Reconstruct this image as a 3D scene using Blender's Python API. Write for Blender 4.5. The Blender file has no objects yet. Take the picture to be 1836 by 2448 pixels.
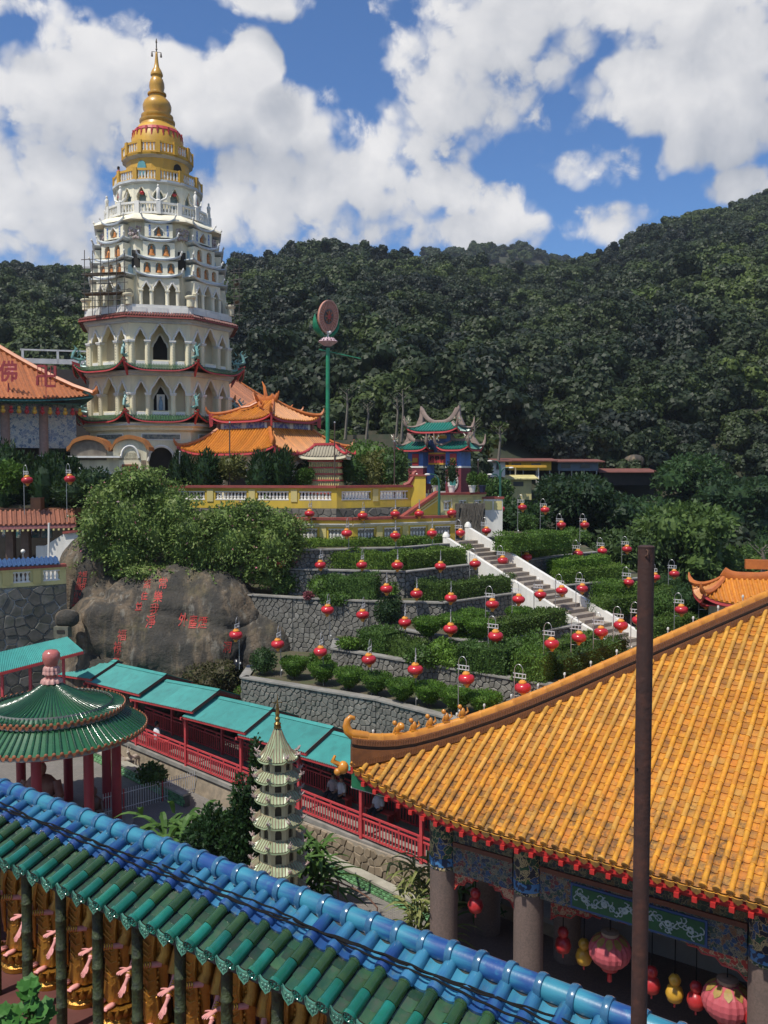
import bpy, math, random
import numpy as np
from mathutils import Vector, Matrix, noise as mnoise
from mathutils.bvhtree import BVHTree
PI = math.pi
R = math.radians
random.seed(7); RNG = np.random.default_rng(7)
SC = bpy.context.scene
COL = SC.collection
# ------------------------------------------------------------------ camera
PITCH = R(2.8); FPX = 2100.0
cd = bpy.data.cameras.new('camera'); cam = bpy.data.objects.new('camera', cd); COL.objects.link(cam)
cam.location = (0, 0, 0); cam.rotation_euler = (PI/2 - PITCH, 0, 0)
cd.sensor_fit = 'AUTO'; cd.sensor_width = 36; cd.lens = 36*FPX/2448; cd.clip_start = .1; cd.clip_end = 6000
SC.camera = cam
SC.view_settings.view_transform = 'Standard'; SC.view_settings.look = 'None'
SC.view_settings.exposure = 0.05; SC.view_settings.gamma = 1
SC.view_settings.use_curve_mapping = False
# ------------------------------------------------------------------ sun and sky
SUN_DIR = Vector((-0.38, -0.41, 1.0)).normalized()
SUN_EL = math.asin(SUN_DIR.z); SUN_AZ = math.atan2(SUN_DIR.x, SUN_DIR.y)
sl = bpy.data.lights.new('sun', 'SUN'); so = bpy.data.objects.new('sun', sl); COL.objects.link(so)
sl.energy = 4.4; sl.angle = R(.53); sl.color = (1, .95, .86)
so.rotation_euler = SUN_DIR.to_track_quat('Z', 'Y').to_euler()
W = bpy.data.worlds.new('World'); SC.world = W; W.use_nodes = True

class NT:
    """small node-tree writer"""
    def __init__(s, nt): s.nt = nt
    def n(s, t, **kw):
        nd = s.nt.nodes.new(t)
        for k, v in kw.items(): setattr(nd, k, v)
        return nd
    def lk(s, a, b): s.nt.links.new(a, b)
    def setin(s, sock, v):
        if hasattr(v, 'links') or isinstance(v, bpy.types.NodeSocket): s.lk(v, sock)
        else: sock.default_value = v
    def m(s, op, a, b=None, c=None, clamp=False):
        nd = s.n('ShaderNodeMath', operation=op, use_clamp=clamp)
        s.setin(nd.inputs[0], a)
        if b is not None: s.setin(nd.inputs[1], b)
        if c is not None: s.setin(nd.inputs[2], c)
        return nd.outputs[0]
    def vm(s, op, a, b=None, scale=None):
        nd = s.n('ShaderNodeVectorMath', operation=op)
        s.setin(nd.inputs[0], a)
        if b is not None: s.setin(nd.inputs[1], b)
        if scale is not None: s.setin(nd.inputs[3], scale)
        return nd.outputs[0]
    def mr(s, v, a, b, c=0., d=1., smooth=False):
        nd = s.n('ShaderNodeMapRange'); nd.clamp = True
        if smooth: nd.interpolation_type = 'SMOOTHSTEP'
        s.setin(nd.inputs[0], v)
        for i, q in enumerate((a, b, c, d)): s.setin(nd.inputs[i+1], q)
        return nd.outputs[0]
    def mix(s, f, a, b, mode='MIX'):
        nd = s.n('ShaderNodeMix', data_type='RGBA', blend_type=mode)
        s.setin(nd.inputs[0], f)
        for i, q in ((6, a), (7, b)):
            if isinstance(q, (tuple, list)): q = (q[0], q[1], q[2], 1)
            s.setin(nd.inputs[i], q)
        return nd.outputs[2]
    def noise(s, vec, sc, det=4, ro=.55, dist=0.):
        nd = s.n('ShaderNodeTexNoise'); s.lk(vec, nd.inputs['Vector'])
        nd.inputs['Scale'].default_value = sc; nd.inputs['Detail'].default_value = det
        nd.inputs['Roughness'].default_value = ro; nd.inputs['Distortion'].default_value = dist
        return nd.outputs[0]
    def sep(s, v):
        nd = s.n('ShaderNodeSeparateXYZ'); s.lk(v, nd.inputs[0]); return nd.outputs
    def comb(s, x, y, z):
        nd = s.n('ShaderNodeCombineXYZ')
        for i, q in enumerate((x, y, z)): s.setin(nd.inputs[i], q)
        return nd.outputs[0]

def build_world():
    W.node_tree.nodes.clear()
    # soft cloud field: direction -> density (cumulus banks round the horizon)
    g = bpy.data.node_groups.new('cloud_field', 'ShaderNodeTree')
    g.interface.new_socket('Vector', in_out='INPUT', socket_type='NodeSocketVector')
    g.interface.new_socket('Value', in_out='OUTPUT', socket_type='NodeSocketFloat')
    q = NT(g); gi = q.n('NodeGroupInput'); go = q.n('NodeGroupOutput')
    d = gi.outputs[0]
    x, y, z = q.sep(d)[:3]
    az = q.m('ARCTAN2', x, y)
    n1 = q.noise(d, 6.0, 5, .58, .2)
    # banks: full-view pixel centre, half widths
    B = [(190,215,380,125),(445,240,190,75),(562,165,60,65),(60,430,170,140),(640,290,150,80),(720,430,290,130),(540,470,130,100),
         (930,440,250,80),(1050,130,270,215),(1430,215,270,85),(1580,160,150,120),(1290,370,115,58),(1310,490,110,52),(1640,405,110,40),
         (590,5,115,48),(30,40,85,30),(1470,10,270,90),(1570,285,150,75),(950,500,260,55)]
    F = None
    for (px, py, a, b) in B:
        u = (px-829.5)/1897.6; v = -(py-1013)/1897.6
        e = math.atan(u); vz = v/math.sqrt(1+u*u+v*v); a /= 1897.6; b /= 1897.6
        t1 = q.m('POWER', q.m('MULTIPLY_ADD', az, 1/a, -e/a), 2.0)
        t2 = q.m('POWER', q.m('MULTIPLY_ADD', z, 1/b, -vz/b), 2.0)
        f = q.m('SUBTRACT', 1.0, q.m('ADD', t1, t2))
        F = f if F is None else q.m('SMOOTH_MAX', F, f, .2)
    F = q.m('MAXIMUM', F, -1.3)
    low = q.noise(q.vm('MULTIPLY', d, (1, 1, 1.8)), 2.6, 1, .5, 0)
    away = q.mr(q.m('ABSOLUTE', az), .46, .62)
    far = q.m('MULTIPLY_ADD', low, 5., -2.6)
    F = q.m('ADD', q.m('MULTIPLY', F, q.m('SUBTRACT', 1., away)), q.m('MULTIPLY', far, away))
    q.lk(q.m('ADD', F, q.m('MULTIPLY_ADD', n1, 3.4, -1.58)), go.inputs[0])
    w = NT(W.node_tree)
    out = w.n('ShaderNodeOutputWorld'); bg = w.n('ShaderNodeBackground')
    sky = w.n('ShaderNodeTexSky'); sky.sky_type = 'NISHITA'; sky.sun_disc = False
    sky.sun_elevation = SUN_EL; sky.sun_rotation = SUN_AZ; sky.altitude = 200; sky.air_density = 1.0; sky.dust_density = .3; sky.ozone_density = 2.5
    d0 = w.n('ShaderNodeTexCoord').outputs['Generated']
    def field(vec):
        nd = w.n('ShaderNodeGroup'); nd.node_tree = g; w.lk(vec, nd.inputs[0]); return nd.outputs[0]
    S0 = field(d0); S2 = field(w.vm('ADD', d0, (-.022, 0, .042)))
    fine = w.noise(d0, 24., 6, .62, .3)
    vo = w.n('ShaderNodeTexVoronoi'); vo.inputs['Scale'].default_value = 26.; vo.inputs['Detail'].default_value = 1.; w.lk(w.vm('ADD', d0, w.vm('SCALE', w.comb(fine, fine, fine), scale=.03)), vo.inputs['Vector'])
    bil = w.m('ADD', w.m('MULTIPLY_ADD', fine, 1.3, -.65), w.m('MULTIPLY_ADD', vo.outputs['Distance'], -.8, .38))
    D0 = w.m('ADD', S0, bil)
    alpha = w.mr(D0, -.12, .55, 0, 1, True)
    lit = w.m('SUBTRACT', S0, S2)
    sh = w.m('ADD', w.mr(lit, -.9, .6, .18, .95), w.m('MULTIPLY', bil, .40))
    sh = w.m('SUBTRACT', sh, w.mr(D0, .4, 2.2, 0, .22), clamp=True)
    cc = w.mix(sh, (3.9, 4.2, 4.8), (8.9, 8.75, 8.65))
    tint = w.mix(1.0, sky.outputs[0], (.62, .93, 1.28), 'MULTIPLY')
    c = w.mix(w.m('MULTIPLY', alpha, .97), tint, cc)
    w.lk(c, bg.inputs[0]); bg.inputs[1].default_value = .1
    w.lk(bg.outputs[0], out.inputs[0])
    W.cycles.sampling_method = 'MANUAL'; W.cycles.sample_map_resolution = 256
build_world()
SC.cycles.max_bounces = 6; SC.cycles.diffuse_bounces = 3; SC.cycles.glossy_bounces = 2; SC.cycles.transmission_bounces = 2
SC.cycles.use_denoising = True

# ------------------------------------------------------------------ image <-> place
CP, SP = math.cos(PITCH), math.sin(PITCH)
def ray(px, py):
    a, b = (px-918)/FPX, (1224-py)/FPX
    return Vector((a, CP + b*SP, -SP + b*CP))
def at(px, py, Y):
    d = ray(px, py); return d*(Y/d.y)
def onz(px, py, z):
    d = ray(px, py); return d*(z/d.z)
def pix(p):
    x, y, z = p
    f = y*CP - z*SP; u = y*SP + z*CP
    return (918 + FPX*x/f, 1224 - FPX*u/f, f)

# ------------------------------------------------------------------ mesh writer
class MB:
    def __init__(s): s.v = []; s.f = []
    def add(s, vs, fs):
        o = len(s.v); s.v.extend([tuple(p) for p in vs]); s.f.extend([tuple(i+o for i in f) for f in fs]); return s
    def box(s, c, d, rz=0., tp=1.):
        hx, hy, hz = d[0]/2, d[1]/2, d[2]/2; cr, sr = math.cos(rz), math.sin(rz); vs = []
        for k, zz in ((1., -hz), (tp, hz)):
            for a, b in ((-1, -1), (1, -1), (1, 1), (-1, 1)):
                x, y = a*hx*k, b*hy*k
                vs.append((c[0]+x*cr-y*sr, c[1]+x*sr+y*cr, c[2]+zz))
        return s.add(vs, [(3, 2, 1, 0), (4, 5, 6, 7), (0, 1, 5, 4), (1, 2, 6, 5), (2, 3, 7, 6), (3, 0, 4, 7)])
    def bar(s, a, b, w, h=None):
        a, b = Vector(a), Vector(b); h = h or w; t = (b-a).normalized()
        r = t.cross(Vector((0, 0, 1)))
        r = r.normalized() if r.length > 1e-4 else Vector((1, 0, 0))
        u = r.cross(t); r = r*(w/2); u = u*(h/2)
        vs = [p+q for p in (a, b) for q in (-r-u, r-u, r+u, -r+u)]
        return s.add(vs, [(0, 1, 2, 3), (7, 6, 5, 4), (0, 4, 5, 1), (1, 5, 6, 2), (2, 6, 7, 3), (3, 7, 4, 0)])
    def tube(s, pts, r, n=6, cap=True, sq=1.):
        pts = [Vector(p) for p in pts]; rings = []; rr = r if isinstance(r, (list, tuple)) else [r]*len(pts)
        pr = None
        for i, p in enumerate(pts):
            t = (pts[min(i+1, len(pts)-1)] - pts[max(i-1, 0)]).normalized()
            if pr is None:
                pr = t.cross(Vector((0, 0, 1)))
                if pr.length < 1e-3: pr = Vector((1, 0, 0))
            pr = (pr - t*pr.dot(t)).normalized(); u = t.cross(pr)
            rings.append([p + pr*(math.cos(k*2*PI/n)*rr[i]) + u*(math.sin(k*2*PI/n)*rr[i]*sq) for k in range(n)])
        return s.loft(rings, cap)
    def loft(s, rings, cap=True, closed=True):
        n = len(rings[0]); vs = [p for q in rings for p in q]; fs = []
        m = n if closed else n-1
        for i in range(len(rings)-1):
            for k in range(m):
                a = i*n+k; b = i*n+(k+1) % n
                fs.append((a, b, b+n, a+n))
        if cap: fs.append(tuple(range(n-1, -1, -1))); fs.append(tuple(range((len(rings)-1)*n, len(rings)*n)))
        return s.add(vs, fs)
    def lathe(s, prof, n=16, c=(0, 0, 0), a0=0., cap=True, sx=1., sy=1.):
        return s.loft([[(c[0]+r*sx*math.cos(a0+k*2*PI/n), c[1]+r*sy*math.sin(a0+k*2*PI/n), c[2]+z) for k in range(n)] for r, z in prof], cap)
    def extr(s, poly, vec):
        n = len(poly); vec = Vector(vec); vs = [Vector(p) for p in poly]; vs += [p+vec for p in vs]
        return s.add(vs, [tuple(range(n-1, -1, -1)), tuple(range(n, 2*n))] + [(i, (i+1) % n, (i+1) % n+n, i+n) for i in range(n)])
    def prism(s, poly, z0, z1): return s.extr([(p[0], p[1], z0) for p in poly], (0, 0, z1-z0))
    def quad(s, a, b, c, d): return s.add([a, b, c, d], [(0, 1, 2, 3)])
    def blob(s, c, r, n=8, m=6, jit=0., rnd=random):
        rings = []
        for i in range(m+1):
            th = PI*(i/m); rr = max(math.sin(th), .02)
            rings.append([(c[0]+r[0]*rr*math.cos(k*2*PI/n)*(1+jit*rnd.uniform(-1, 1)), c[1]+r[1]*rr*math.sin(k*2*PI/n)*(1+jit*rnd.uniform(-1, 1)),
                           c[2]-r[2]*math.cos(th)*(1+jit*rnd.uniform(-1, 1)*.5)) for k in range(n)])
        return s.loft(rings)
    def mesh(s, name, smooth=None):
        me = bpy.data.meshes.new(name); me.from_pydata(s.v, [], s.f)
        if smooth:
            me.shade_smooth(); me.set_sharp_from_angle(angle=R(smooth))
        return me
def fastmesh(name, V, n=4):
    """V: (N,n,3) separate faces"""
    N = len(V); me = bpy.data.meshes.new(name)
    me.vertices.add(N*n); me.vertices.foreach_set('co', np.ascontiguousarray(V, dtype=np.float32).ravel())
    me.loops.add(N*n); me.loops.foreach_set('vertex_index', np.arange(N*n, dtype=np.int32))
    me.polygons.add(N); me.polygons.foreach_set('loop_start', np.arange(0, N*n, n, dtype=np.int32))
    me.update(calc_edges=True); return me
ROOTM = {}
def link(name, me, mat=None, parent=None, loc=None, rot=None):
    o = bpy.data.objects.new(name, me)
    if mat is not None and me is not None and not me.materials:
        for m in (mat if isinstance(mat, (list, tuple)) else [mat]): me.materials.append(m)
    if parent is not None: o.parent = parent
    if loc is not None: o.location = loc
    if rot is not None: o.rotation_euler = rot
    COL.objects.link(o); return o
def tag(o, label=None, cat=None, group=None, kind=None):
    for k, v in (('label', label), ('category', cat), ('group', group), ('kind', kind)):
        if v: o[k] = v
    return o
def thing(name, label, cat, loc=(0, 0, 0), rz=0., group=None):
    o = bpy.data.objects.new(name, None); o.empty_display_size = .2; COL.objects.link(o)
    o.location = loc; o.rotation_euler = (0, 0, rz); tag(o, label, cat, group)
    ROOTM[o.name] = Matrix.Translation(Vector(loc)) @ Matrix.Rotation(rz, 4, 'Z')
    return o
def rootm(o):
    while o.parent is not None: o = o.parent
    return ROOTM[o.name]
def part(mb, name, mat, parent, world=False, smooth=None, label=None, kind=None):
    if world and parent is not None:
        mi = rootm(parent).inverted(); mb.v = [tuple(mi @ Vector(p)) for p in mb.v]
    o = link(name, mb.mesh(name, smooth), mat, parent); tag(o, label=label, kind=kind); return o
def struct(mb, name, mat, smooth=None):
    o = link(name, mb.mesh(name, smooth), mat); o['kind'] = 'structure'; return o
def dup(o, loc=None, rz=None, label=None, group=None, parent=None):
    c = o.copy(); COL.objects.link(c); c.parent = parent
    if parent is None and o.parent is None:
        if loc is not None: c.location = loc
        if rz is not None: c.rotation_euler = (0, 0, rz)
        ROOTM[c.name] = Matrix.Translation(c.location) @ Matrix.Rotation(c.rotation_euler[2], 4, 'Z')
        if label: c['label'] = label
        if group: c['group'] = group
    for ch in list(KIDS.get(o.name, o.children)): dup(ch, parent=c)
    return c
KIDS = {}

# ------------------------------------------------------------------ materials
MATS = {}
def M(name, c, c2=None, sc=3., rough=.6, bump=0., bsc=None, metal=0., coat=0., orand=0., dirt=None, dsc=1.2, damt=.5, spec=None, det=5, contrast=(.35, .65), streak=False):
    if name in MATS: return MATS[name]
    m = bpy.data.materials.new(name); m.use_nodes = True; q = NT(m.node_tree)
    b = m.node_tree.nodes['Principled BSDF']
    tc = q.n('ShaderNodeTexCoord'); v = tc.outputs['Object']
    oi = q.n('ShaderNodeObjectInfo'); v = q.vm('ADD', v, q.vm('SCALE', q.comb(oi.outputs['Random'], oi.outputs['Random'], oi.outputs['Random']), scale=37.))
    col = None
    c2 = c2 or tuple(x*.8 for x in c)
    nz = q.noise(v, sc, det, .6)
    col = q.mix(q.mr(nz, contrast[0], contrast[1]), c, c2)
    if dirt:
        vv = q.vm('MULTIPLY', v, (1, 1, .18)) if streak else v
        col = q.mix(q.m('MULTIPLY', q.mr(q.noise(vv, dsc, 6, .65), .46, .66), damt), col, dirt)
    if orand:
        col = q.mix(1.0, col, q.comb(*[q.m('MULTIPLY_ADD', oi.outputs['Random'], 2*orand, 1-orand)]*3), 'MULTIPLY')
    q.lk(col, b.inputs['Base Color'])
    b.inputs['Roughness'].default_value = rough; b.inputs['Metallic'].default_value = metal
    if coat: b.inputs['Coat Weight'].default_value = coat; b.inputs['Coat Roughness'].default_value = .12
    if spec is not None: b.inputs['Specular IOR Level'].default_value = spec
    if bump:
        bn = q.n('ShaderNodeBump'); bn.inputs['Strength'].default_value = bump; bn.inputs['Distance'].default_value = .02
        q.lk(q.noise(v, bsc or sc*4, 5, .6), bn.inputs['Height']); q.lk(bn.outputs[0], b.inputs['Normal'])
    MATS[name] = m; return m
def leafmat(name, cols, orand=.25, trans=.25, rough=.55, place=False):
    if name in MATS: return MATS[name]
    m = bpy.data.materials.new(name); m.use_nodes = True; q = NT(m.node_tree); nt = m.node_tree
    b = nt.nodes['Principled BSDF']; o = nt.nodes['Material Output']
    ge = q.n('ShaderNodeNewGeometry'); oi = q.n('ShaderNodeObjectInfo'); tc = q.n('ShaderNodeTexCoord')
    rp = q.n('ShaderNodeValToRGB'); cr = rp.color_ramp
    while len(cr.elements) < len(cols): cr.elements.new(.5)
    for i, c in enumerate(cols):
        cr.elements[i].position = i/(len(cols)-1); cr.elements[i].color = (*c, 1)
    nz = q.noise(tc.outputs['Object'], .9, 3, .5)
    f = q.m('ADD', q.m('MULTIPLY', ge.outputs['Random Per Island'], .38 if place else .62), q.m('MULTIPLY_ADD', nz, .9, -.14 if place else -.26))
    q.lk(f, rp.inputs[0])
    col = q.mix(1.0, rp.outputs[0], q.comb(q.m('MULTIPLY_ADD', oi.outputs['Random'], 2.2*orand, 1-orand), q.m('MULTIPLY_ADD', oi.outputs['Random'], 2*orand, 1-orand), q.m('MULTIPLY_ADD', oi.outputs['Random'], .6*orand, 1-.3*orand)), 'MULTIPLY')
    if place:                                   # stands of different species, with sunlit patches of hillside put into the colour
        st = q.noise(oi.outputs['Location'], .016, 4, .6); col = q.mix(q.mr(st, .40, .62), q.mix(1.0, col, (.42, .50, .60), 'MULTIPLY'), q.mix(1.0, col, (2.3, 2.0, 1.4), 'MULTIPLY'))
    q.lk(col, b.inputs['Base Color']); b.inputs['Roughness'].default_value = rough; b.inputs['Specular IOR Level'].default_value = .3
    if trans:
        tr = q.n('ShaderNodeBsdfTranslucent'); q.lk(q.mix(.5, col, (.10, .16, .02)), tr.inputs[0])
        mx = q.n('ShaderNodeMixShader'); mx.inputs[0].default_value = trans
        q.lk(b.outputs[0], mx.inputs[1]); q.lk(tr.outputs[0], mx.inputs[2]); q.lk(mx.outputs[0], o.inputs[0])
    MATS[name] = m; return m
# shared materials
UPCREAM = M('pale_cream_paint', (.86, .80, .61), (.80, .73, .54), .6, .75, .1, 30, dirt=(.48, .44, .36), dsc=.8, damt=.45, streak=True)
CREAM = M('cream_paint', (.82, .74, .51), (.76, .67, .45), .6, .75, .1, 30, dirt=(.38, .33, .24), dsc=.7, damt=.5, streak=True)
WHITE = M('white_paint', (.82, .79, .72), (.73, .70, .63), .8, .6, dirt=(.38, .38, .35), dsc=.9, damt=.4, streak=True)
GREYTRIM = M('grey_trim', (.58, .60, .60), (.49, .51, .52), 1., .65, dirt=(.25, .25, .25), damt=.4)
YELLOW = M('yellow_paint', (.62, .44, .05), (.55, .38, .04), .7, .65, .05, 30, dirt=(.25, .20, .08), dsc=.6, damt=.5, streak=True)
PALEYEL = M('pale_yellow_paint', (.66, .58, .25), (.6, .52, .22), .7, .65, dirt=(.2, .19, .12), damt=.5, streak=True)
REDCOP = M('red_coping', (.33, .07, .05), (.27, .05, .04), 1.5, .6, dirt=(.15, .06, .05), damt=.5)
REDPAINT = M('red_paint', (.50, .055, .05), (.42, .04, .045), 1.5, .5, dirt=(.25, .05, .05), damt=.3)
REDRAIL = M('red_rail_paint', (.55, .07, .075), (.47, .05, .06), 2., .5)
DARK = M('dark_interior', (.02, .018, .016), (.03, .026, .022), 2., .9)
GOLDPAINT = M('gold_paint', (.68, .39, .04), (.60, .33, .035), .8, .45, dirt=(.28, .16, .04), dsc=.7, damt=.4, streak=True)
ORTILE = M('orange_tile', (.62, .24, .03), (.50, .17, .025), 4., .35, .15, 30, coat=.3, orand=.15)
ORRIDGE = M('orange_ridge', (.56, .17, .035), (.45, .13, .03), 3., .45, .2, 20, coat=.2)
RUSTTILE = M('rust_tile', (.42, .14, .05), (.31, .105, .04), 4., .6, .2, 20, orand=.2)
GRNTILE = M('green_glaze', (.05, .11, .05), (.03, .07, .035), 5., .25, .1, 30, coat=.5, orand=.2)
GREYST = M('grey_stone', (.225, .213, .185), (.15, .14, .122), 2., .85, .3, 20, orand=.25, dirt=(.10, .10, .08), damt=.5)
MORTAR = M('dark_mortar', (.10, .10, .095), (.06, .06, .055), 3., .95, .3, 20, dirt=(.05, .06, .03), damt=.6)
CONC = M('concrete_cap', (.30, .28, .25), (.22, .21, .19), 2., .85, .2, 20, dirt=(.12, .12, .10), damt=.6)
SOIL = M('soil', (.10, .075, .05), (.06, .075, .025), 1.5, .95, .5, 15)
METAL = M('galvanised_pole', (.42, .42, .42), (.34, .34, .35), 4., .4, metal=.6)
BLACKM = M('black_metal', (.012, .012, .012), None, 4., .85, spec=.1)
DKGREENP = M('green_painted_metal', (.03, .12, .085), (.025, .10, .07), 3., .4)
SKIN = M('skin', (.42, .24, .16), (.38, .21, .14), 6., .6)
HAIR = M('black_hair', (.012, .01, .01), None, 6., .5)
SHIRTW = M('white_shirt', (.7, .72, .74), (.6, .62, .66), 8., .8)
TROUS = M('dark_trousers', (.03, .03, .04), None, 8., .8)
LF_DARK = leafmat('leaf_dark', [(.011, .028, .010), (.024, .058, .017), (.045, .09, .026)])
LF_CYP = leafmat('leaf_cypress', [(.005, .018, .006), (.012, .038, .010), (.024, .065, .016)], .15)
LF_MID = leafmat('leaf_mid', [(.024, .052, .010), (.055, .115, .023), (.105, .19, .04)])
LF_BOUG = leafmat('leaf_bougainvillea', [(.035, .055, .015), (.085, .14, .035), (.15, .23, .06), (.22, .25, .10)])
LF_HEDGE = leafmat('leaf_hedge', [(.030, .058, .009), (.075, .14, .020), (.14, .225, .04)], .3)
LF_TREE = leafmat('leaf_tree', [(.03, .055, .012), (.06, .11, .025), (.11, .17, .045)])
LF_BRIGHT = leafmat('leaf_bright', [(.035, .07, .009), (.085, .175, .022), (.16, .27, .045)])
LF_TOPI = leafmat('leaf_topiary', [(.025, .06, .007), (.065, .145, .014), (.12, .22, .03)], .12)
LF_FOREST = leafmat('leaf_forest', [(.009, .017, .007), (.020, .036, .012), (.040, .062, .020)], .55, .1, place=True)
LF_FERN = leafmat('leaf_yellowish', [(.05, .06, .01), (.12, .13, .03), (.25, .24, .08)])
BARK = M('bark', (.10, .08, .06), (.06, .05, .04), 6., .9, .5, 20)
BARKP = M('pale_bark', (.17, .15, .12), (.12, .105, .085), 6., .9, .3, 20)

# ------------------------------------------------------------------ foliage
def leafquads(P, size, rng=RNG, aspect=.55, up=None, outdir=None, droop=0.):
    N = len(P)
    a = rng.normal(size=(N, 3)); a /= np.linalg.norm(a, axis=1)[:, None]
    if outdir is not None:
        a = a*.75 + outdir; a /= np.linalg.norm(a, axis=1)[:, None]
    if droop: a[:, 2] -= droop; a /= np.linalg.norm(a, axis=1)[:, None]
    b = np.cross(a, rng.normal(size=(N, 3))); b /= np.linalg.norm(b, axis=1)[:, None]
    s = size*rng.uniform(.6, 1.35, (N, 1))
    return np.stack([P-a*s*.15, P+a*s*.4+b*s*aspect*.5, P+a*s, P+a*s*.4-b*s*aspect*.5], 1)
def blobpts(blobs, n, rng=RNG, lo=.72, hi=1.06, cull=.6, bottom=-.75):
    B = np.array(blobs, float); wt = (B[:, 3]*B[:, 4]+B[:, 3]*B[:, 5]+B[:, 4]*B[:, 5]); wt /= wt.sum()
    i = rng.choice(len(B), size=int(n*1.7), p=wt)
    d = rng.normal(size=(len(i), 3)); d /= np.linalg.norm(d, axis=1)[:, None]
    r = rng.uniform(lo, hi, (len(i), 1))
    P = B[i, :3] + d*r*B[i, 3:6]
    ok = d[:, 2] > bottom
    for b in B: ok &= (((P-b[:3])/b[3:6])**2).sum(1) > cull**2
    return P[ok][:n], d[ok][:n]
def foliage(name, mat, parent, blobs, n, size, core=.78, world=False, droop=0., aspect=.55, lo=.72, hi=1.08, kind=None, extra=None):
    P, d = blobpts(blobs, n, lo=lo, hi=hi)
    V = leafquads(P, size, outdir=d*.8, droop=droop, aspect=aspect)
    if extra is not None: V = np.concatenate([V, extra])
    if core:
        mb = MB()
        for b in blobs:
            mb.blob(b[:3], (b[3]*core, b[4]*core, b[5]*core), 9, 6, .12)
        cv = np.array([[mb.v[i] for i in (f if len(f) == 4 else (f[0], f[1], f[2], f[3]))] for f in mb.f if len(f) >= 4])
        V = np.concatenate([V, cv])
    if world and parent is not None:
        mi = np.array(rootm(parent).inverted()); V = V @ mi[:3, :3].T + mi[:3, 3]
    o = link(name, fastmesh(name, V), mat, parent); tag(o, kind=kind); return o

# ------------------------------------------------------------------ ground and hills
def interp(tab, x):
    if x <= tab[0][0]: return tab[0][1]
    for (a, b), (c, d) in zip(tab, tab[1:]):
        if x <= c:
            t = (x-a)/(c-a); return b+(d-b)*t
    return tab[-1][1]
RIDGE = [(-900, 640), (-50, 668), (170, 674), (300, 672), (480, 660), (560, 660), (650, 645), (800, 628), (900, 640), (1000, 658), (1100, 668), (1180, 672), (1250, 672), (1350, 655), (1450, 622), (1600, 560), (1836, 492), (2100, 430), (3000, 330)]
RIDGE2 = [(-900, 700), (900, 660), (1000, 640), (1080, 622), (1150, 612), (1250, 616), (1320, 634), (1400, 660), (1600, 660), (3000, 600)]
def hill(x, y):
    if y < 60: return -16.6
    px = 918 + FPX*x/y
    rise0 = -4. if px < 1100 else -4. - min(1., (px-1100)/350.)*8.5
    t = max(0., min(1., (y-60)/38.)); h = -16.6 + (rise0+16.6)*t*t*(3-2*t)
    Yr = 340 + .12*max(0, px-1100)
    zr = (1121-interp(RIDGE, px))/FPX*Yr
    s = max(0., min(1., (y-98)/(Yr-98)))
    bumpy = mnoise.noise(Vector((x*.012, y*.012, 3.1)))*14*s*(1-s)*3 + mnoise.noise(Vector((x*.035, y*.035, 8.)))*4*s
    h += (zr-rise0)*(s**.92) * (1 if s < 1 else 1) + bumpy*(1 - .8*s)
    if y > Yr:
        k = (y-Yr)/300.
        zz2 = (1121-interp(RIDGE2, px))/FPX*760
        back = zr*(1-.55*min(1, k*2)) if k < .5 else zr*.45
        up = max(0., min(1., (y-Yr-150)/(760-Yr-150)))
        h = back + (max(zz2, 0)-back)*up*up*(3-2*up) if px > 850 else back
    return h
def terrain():
    ys = [2, 15, 30, 45, 58] + list(np.linspace(62, 110, 16)) + list(np.linspace(120, 420, 36)) + list(np.linspace(440, 900, 20)) + [1200, 2500]
    us = np.linspace(-.95, .95, 70)
    rows = []
    for y in ys:
        rows.append([(u*(y+60), y, hill(u*(y+60), y) if y < 1000 else -30) for u in us])
    mb = MB(); mb.loft(rows, cap=False, closed=False)
    far = [(-2000, -400, -16.8), (2000, -400, -16.8), (2000, 3, -16.8), (-2000, 3, -16.8)]
    mb.quad(*far); mb.quad((-2400, 900, -31), (2400, 900, -31), (2400, 2500, -31), (-2400, 2500, -31))
    return struct(mb, 'hill_terrain', M('forest_floor', (.022, .03, .012), (.05, .045, .025), .15, .95), 60)
terrain()
# ------------------------------------------------------------------ forest on the hills
def crown_mesh(name, seed, n=900, tall=1.):
    rr = random.Random(seed); rng = np.random.default_rng(seed)
    bl = [(0, 0, .55*tall, .62, .62, .5*tall)]
    for k in range(7):
        a = rr.uniform(0, 2*PI); r = rr.uniform(.35, .62)
        bl.append((r*math.cos(a), r*math.sin(a), rr.uniform(.25, .95)*tall, rr.uniform(.26, .42), rr.uniform(.26, .42), rr.uniform(.2, .34)))
    P, d = blobpts(bl, n, rng)
    nr = d*1.0+rng.normal(size=d.shape)*.42; nr[:, 2] += .15; nr /= np.linalg.norm(nr, axis=1)[:, None]      # leaf clumps face outwards, so each crown shades as one form
    t1 = np.cross(nr, rng.normal(size=d.shape)); t1 /= np.linalg.norm(t1, axis=1)[:, None]; t2 = np.cross(nr, t1); s_ = .075*rng.uniform(.6, 1.4, (len(P), 1))
    V = np.stack([P-t1*s_, P+t2*s_*.8, P+t1*s_, P-t2*s_*.8], 1)
    mb = MB()
    for b in bl: mb.blob(b[:3], (b[3]*.84, b[4]*.84, b[5]*.84), 8, 5, .15, rr)
    cv = np.array([[mb.v[i] for i in f[:4]] for f in mb.f])
    return fastmesh(name, np.concatenate([V, cv]))
protos = []
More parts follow.
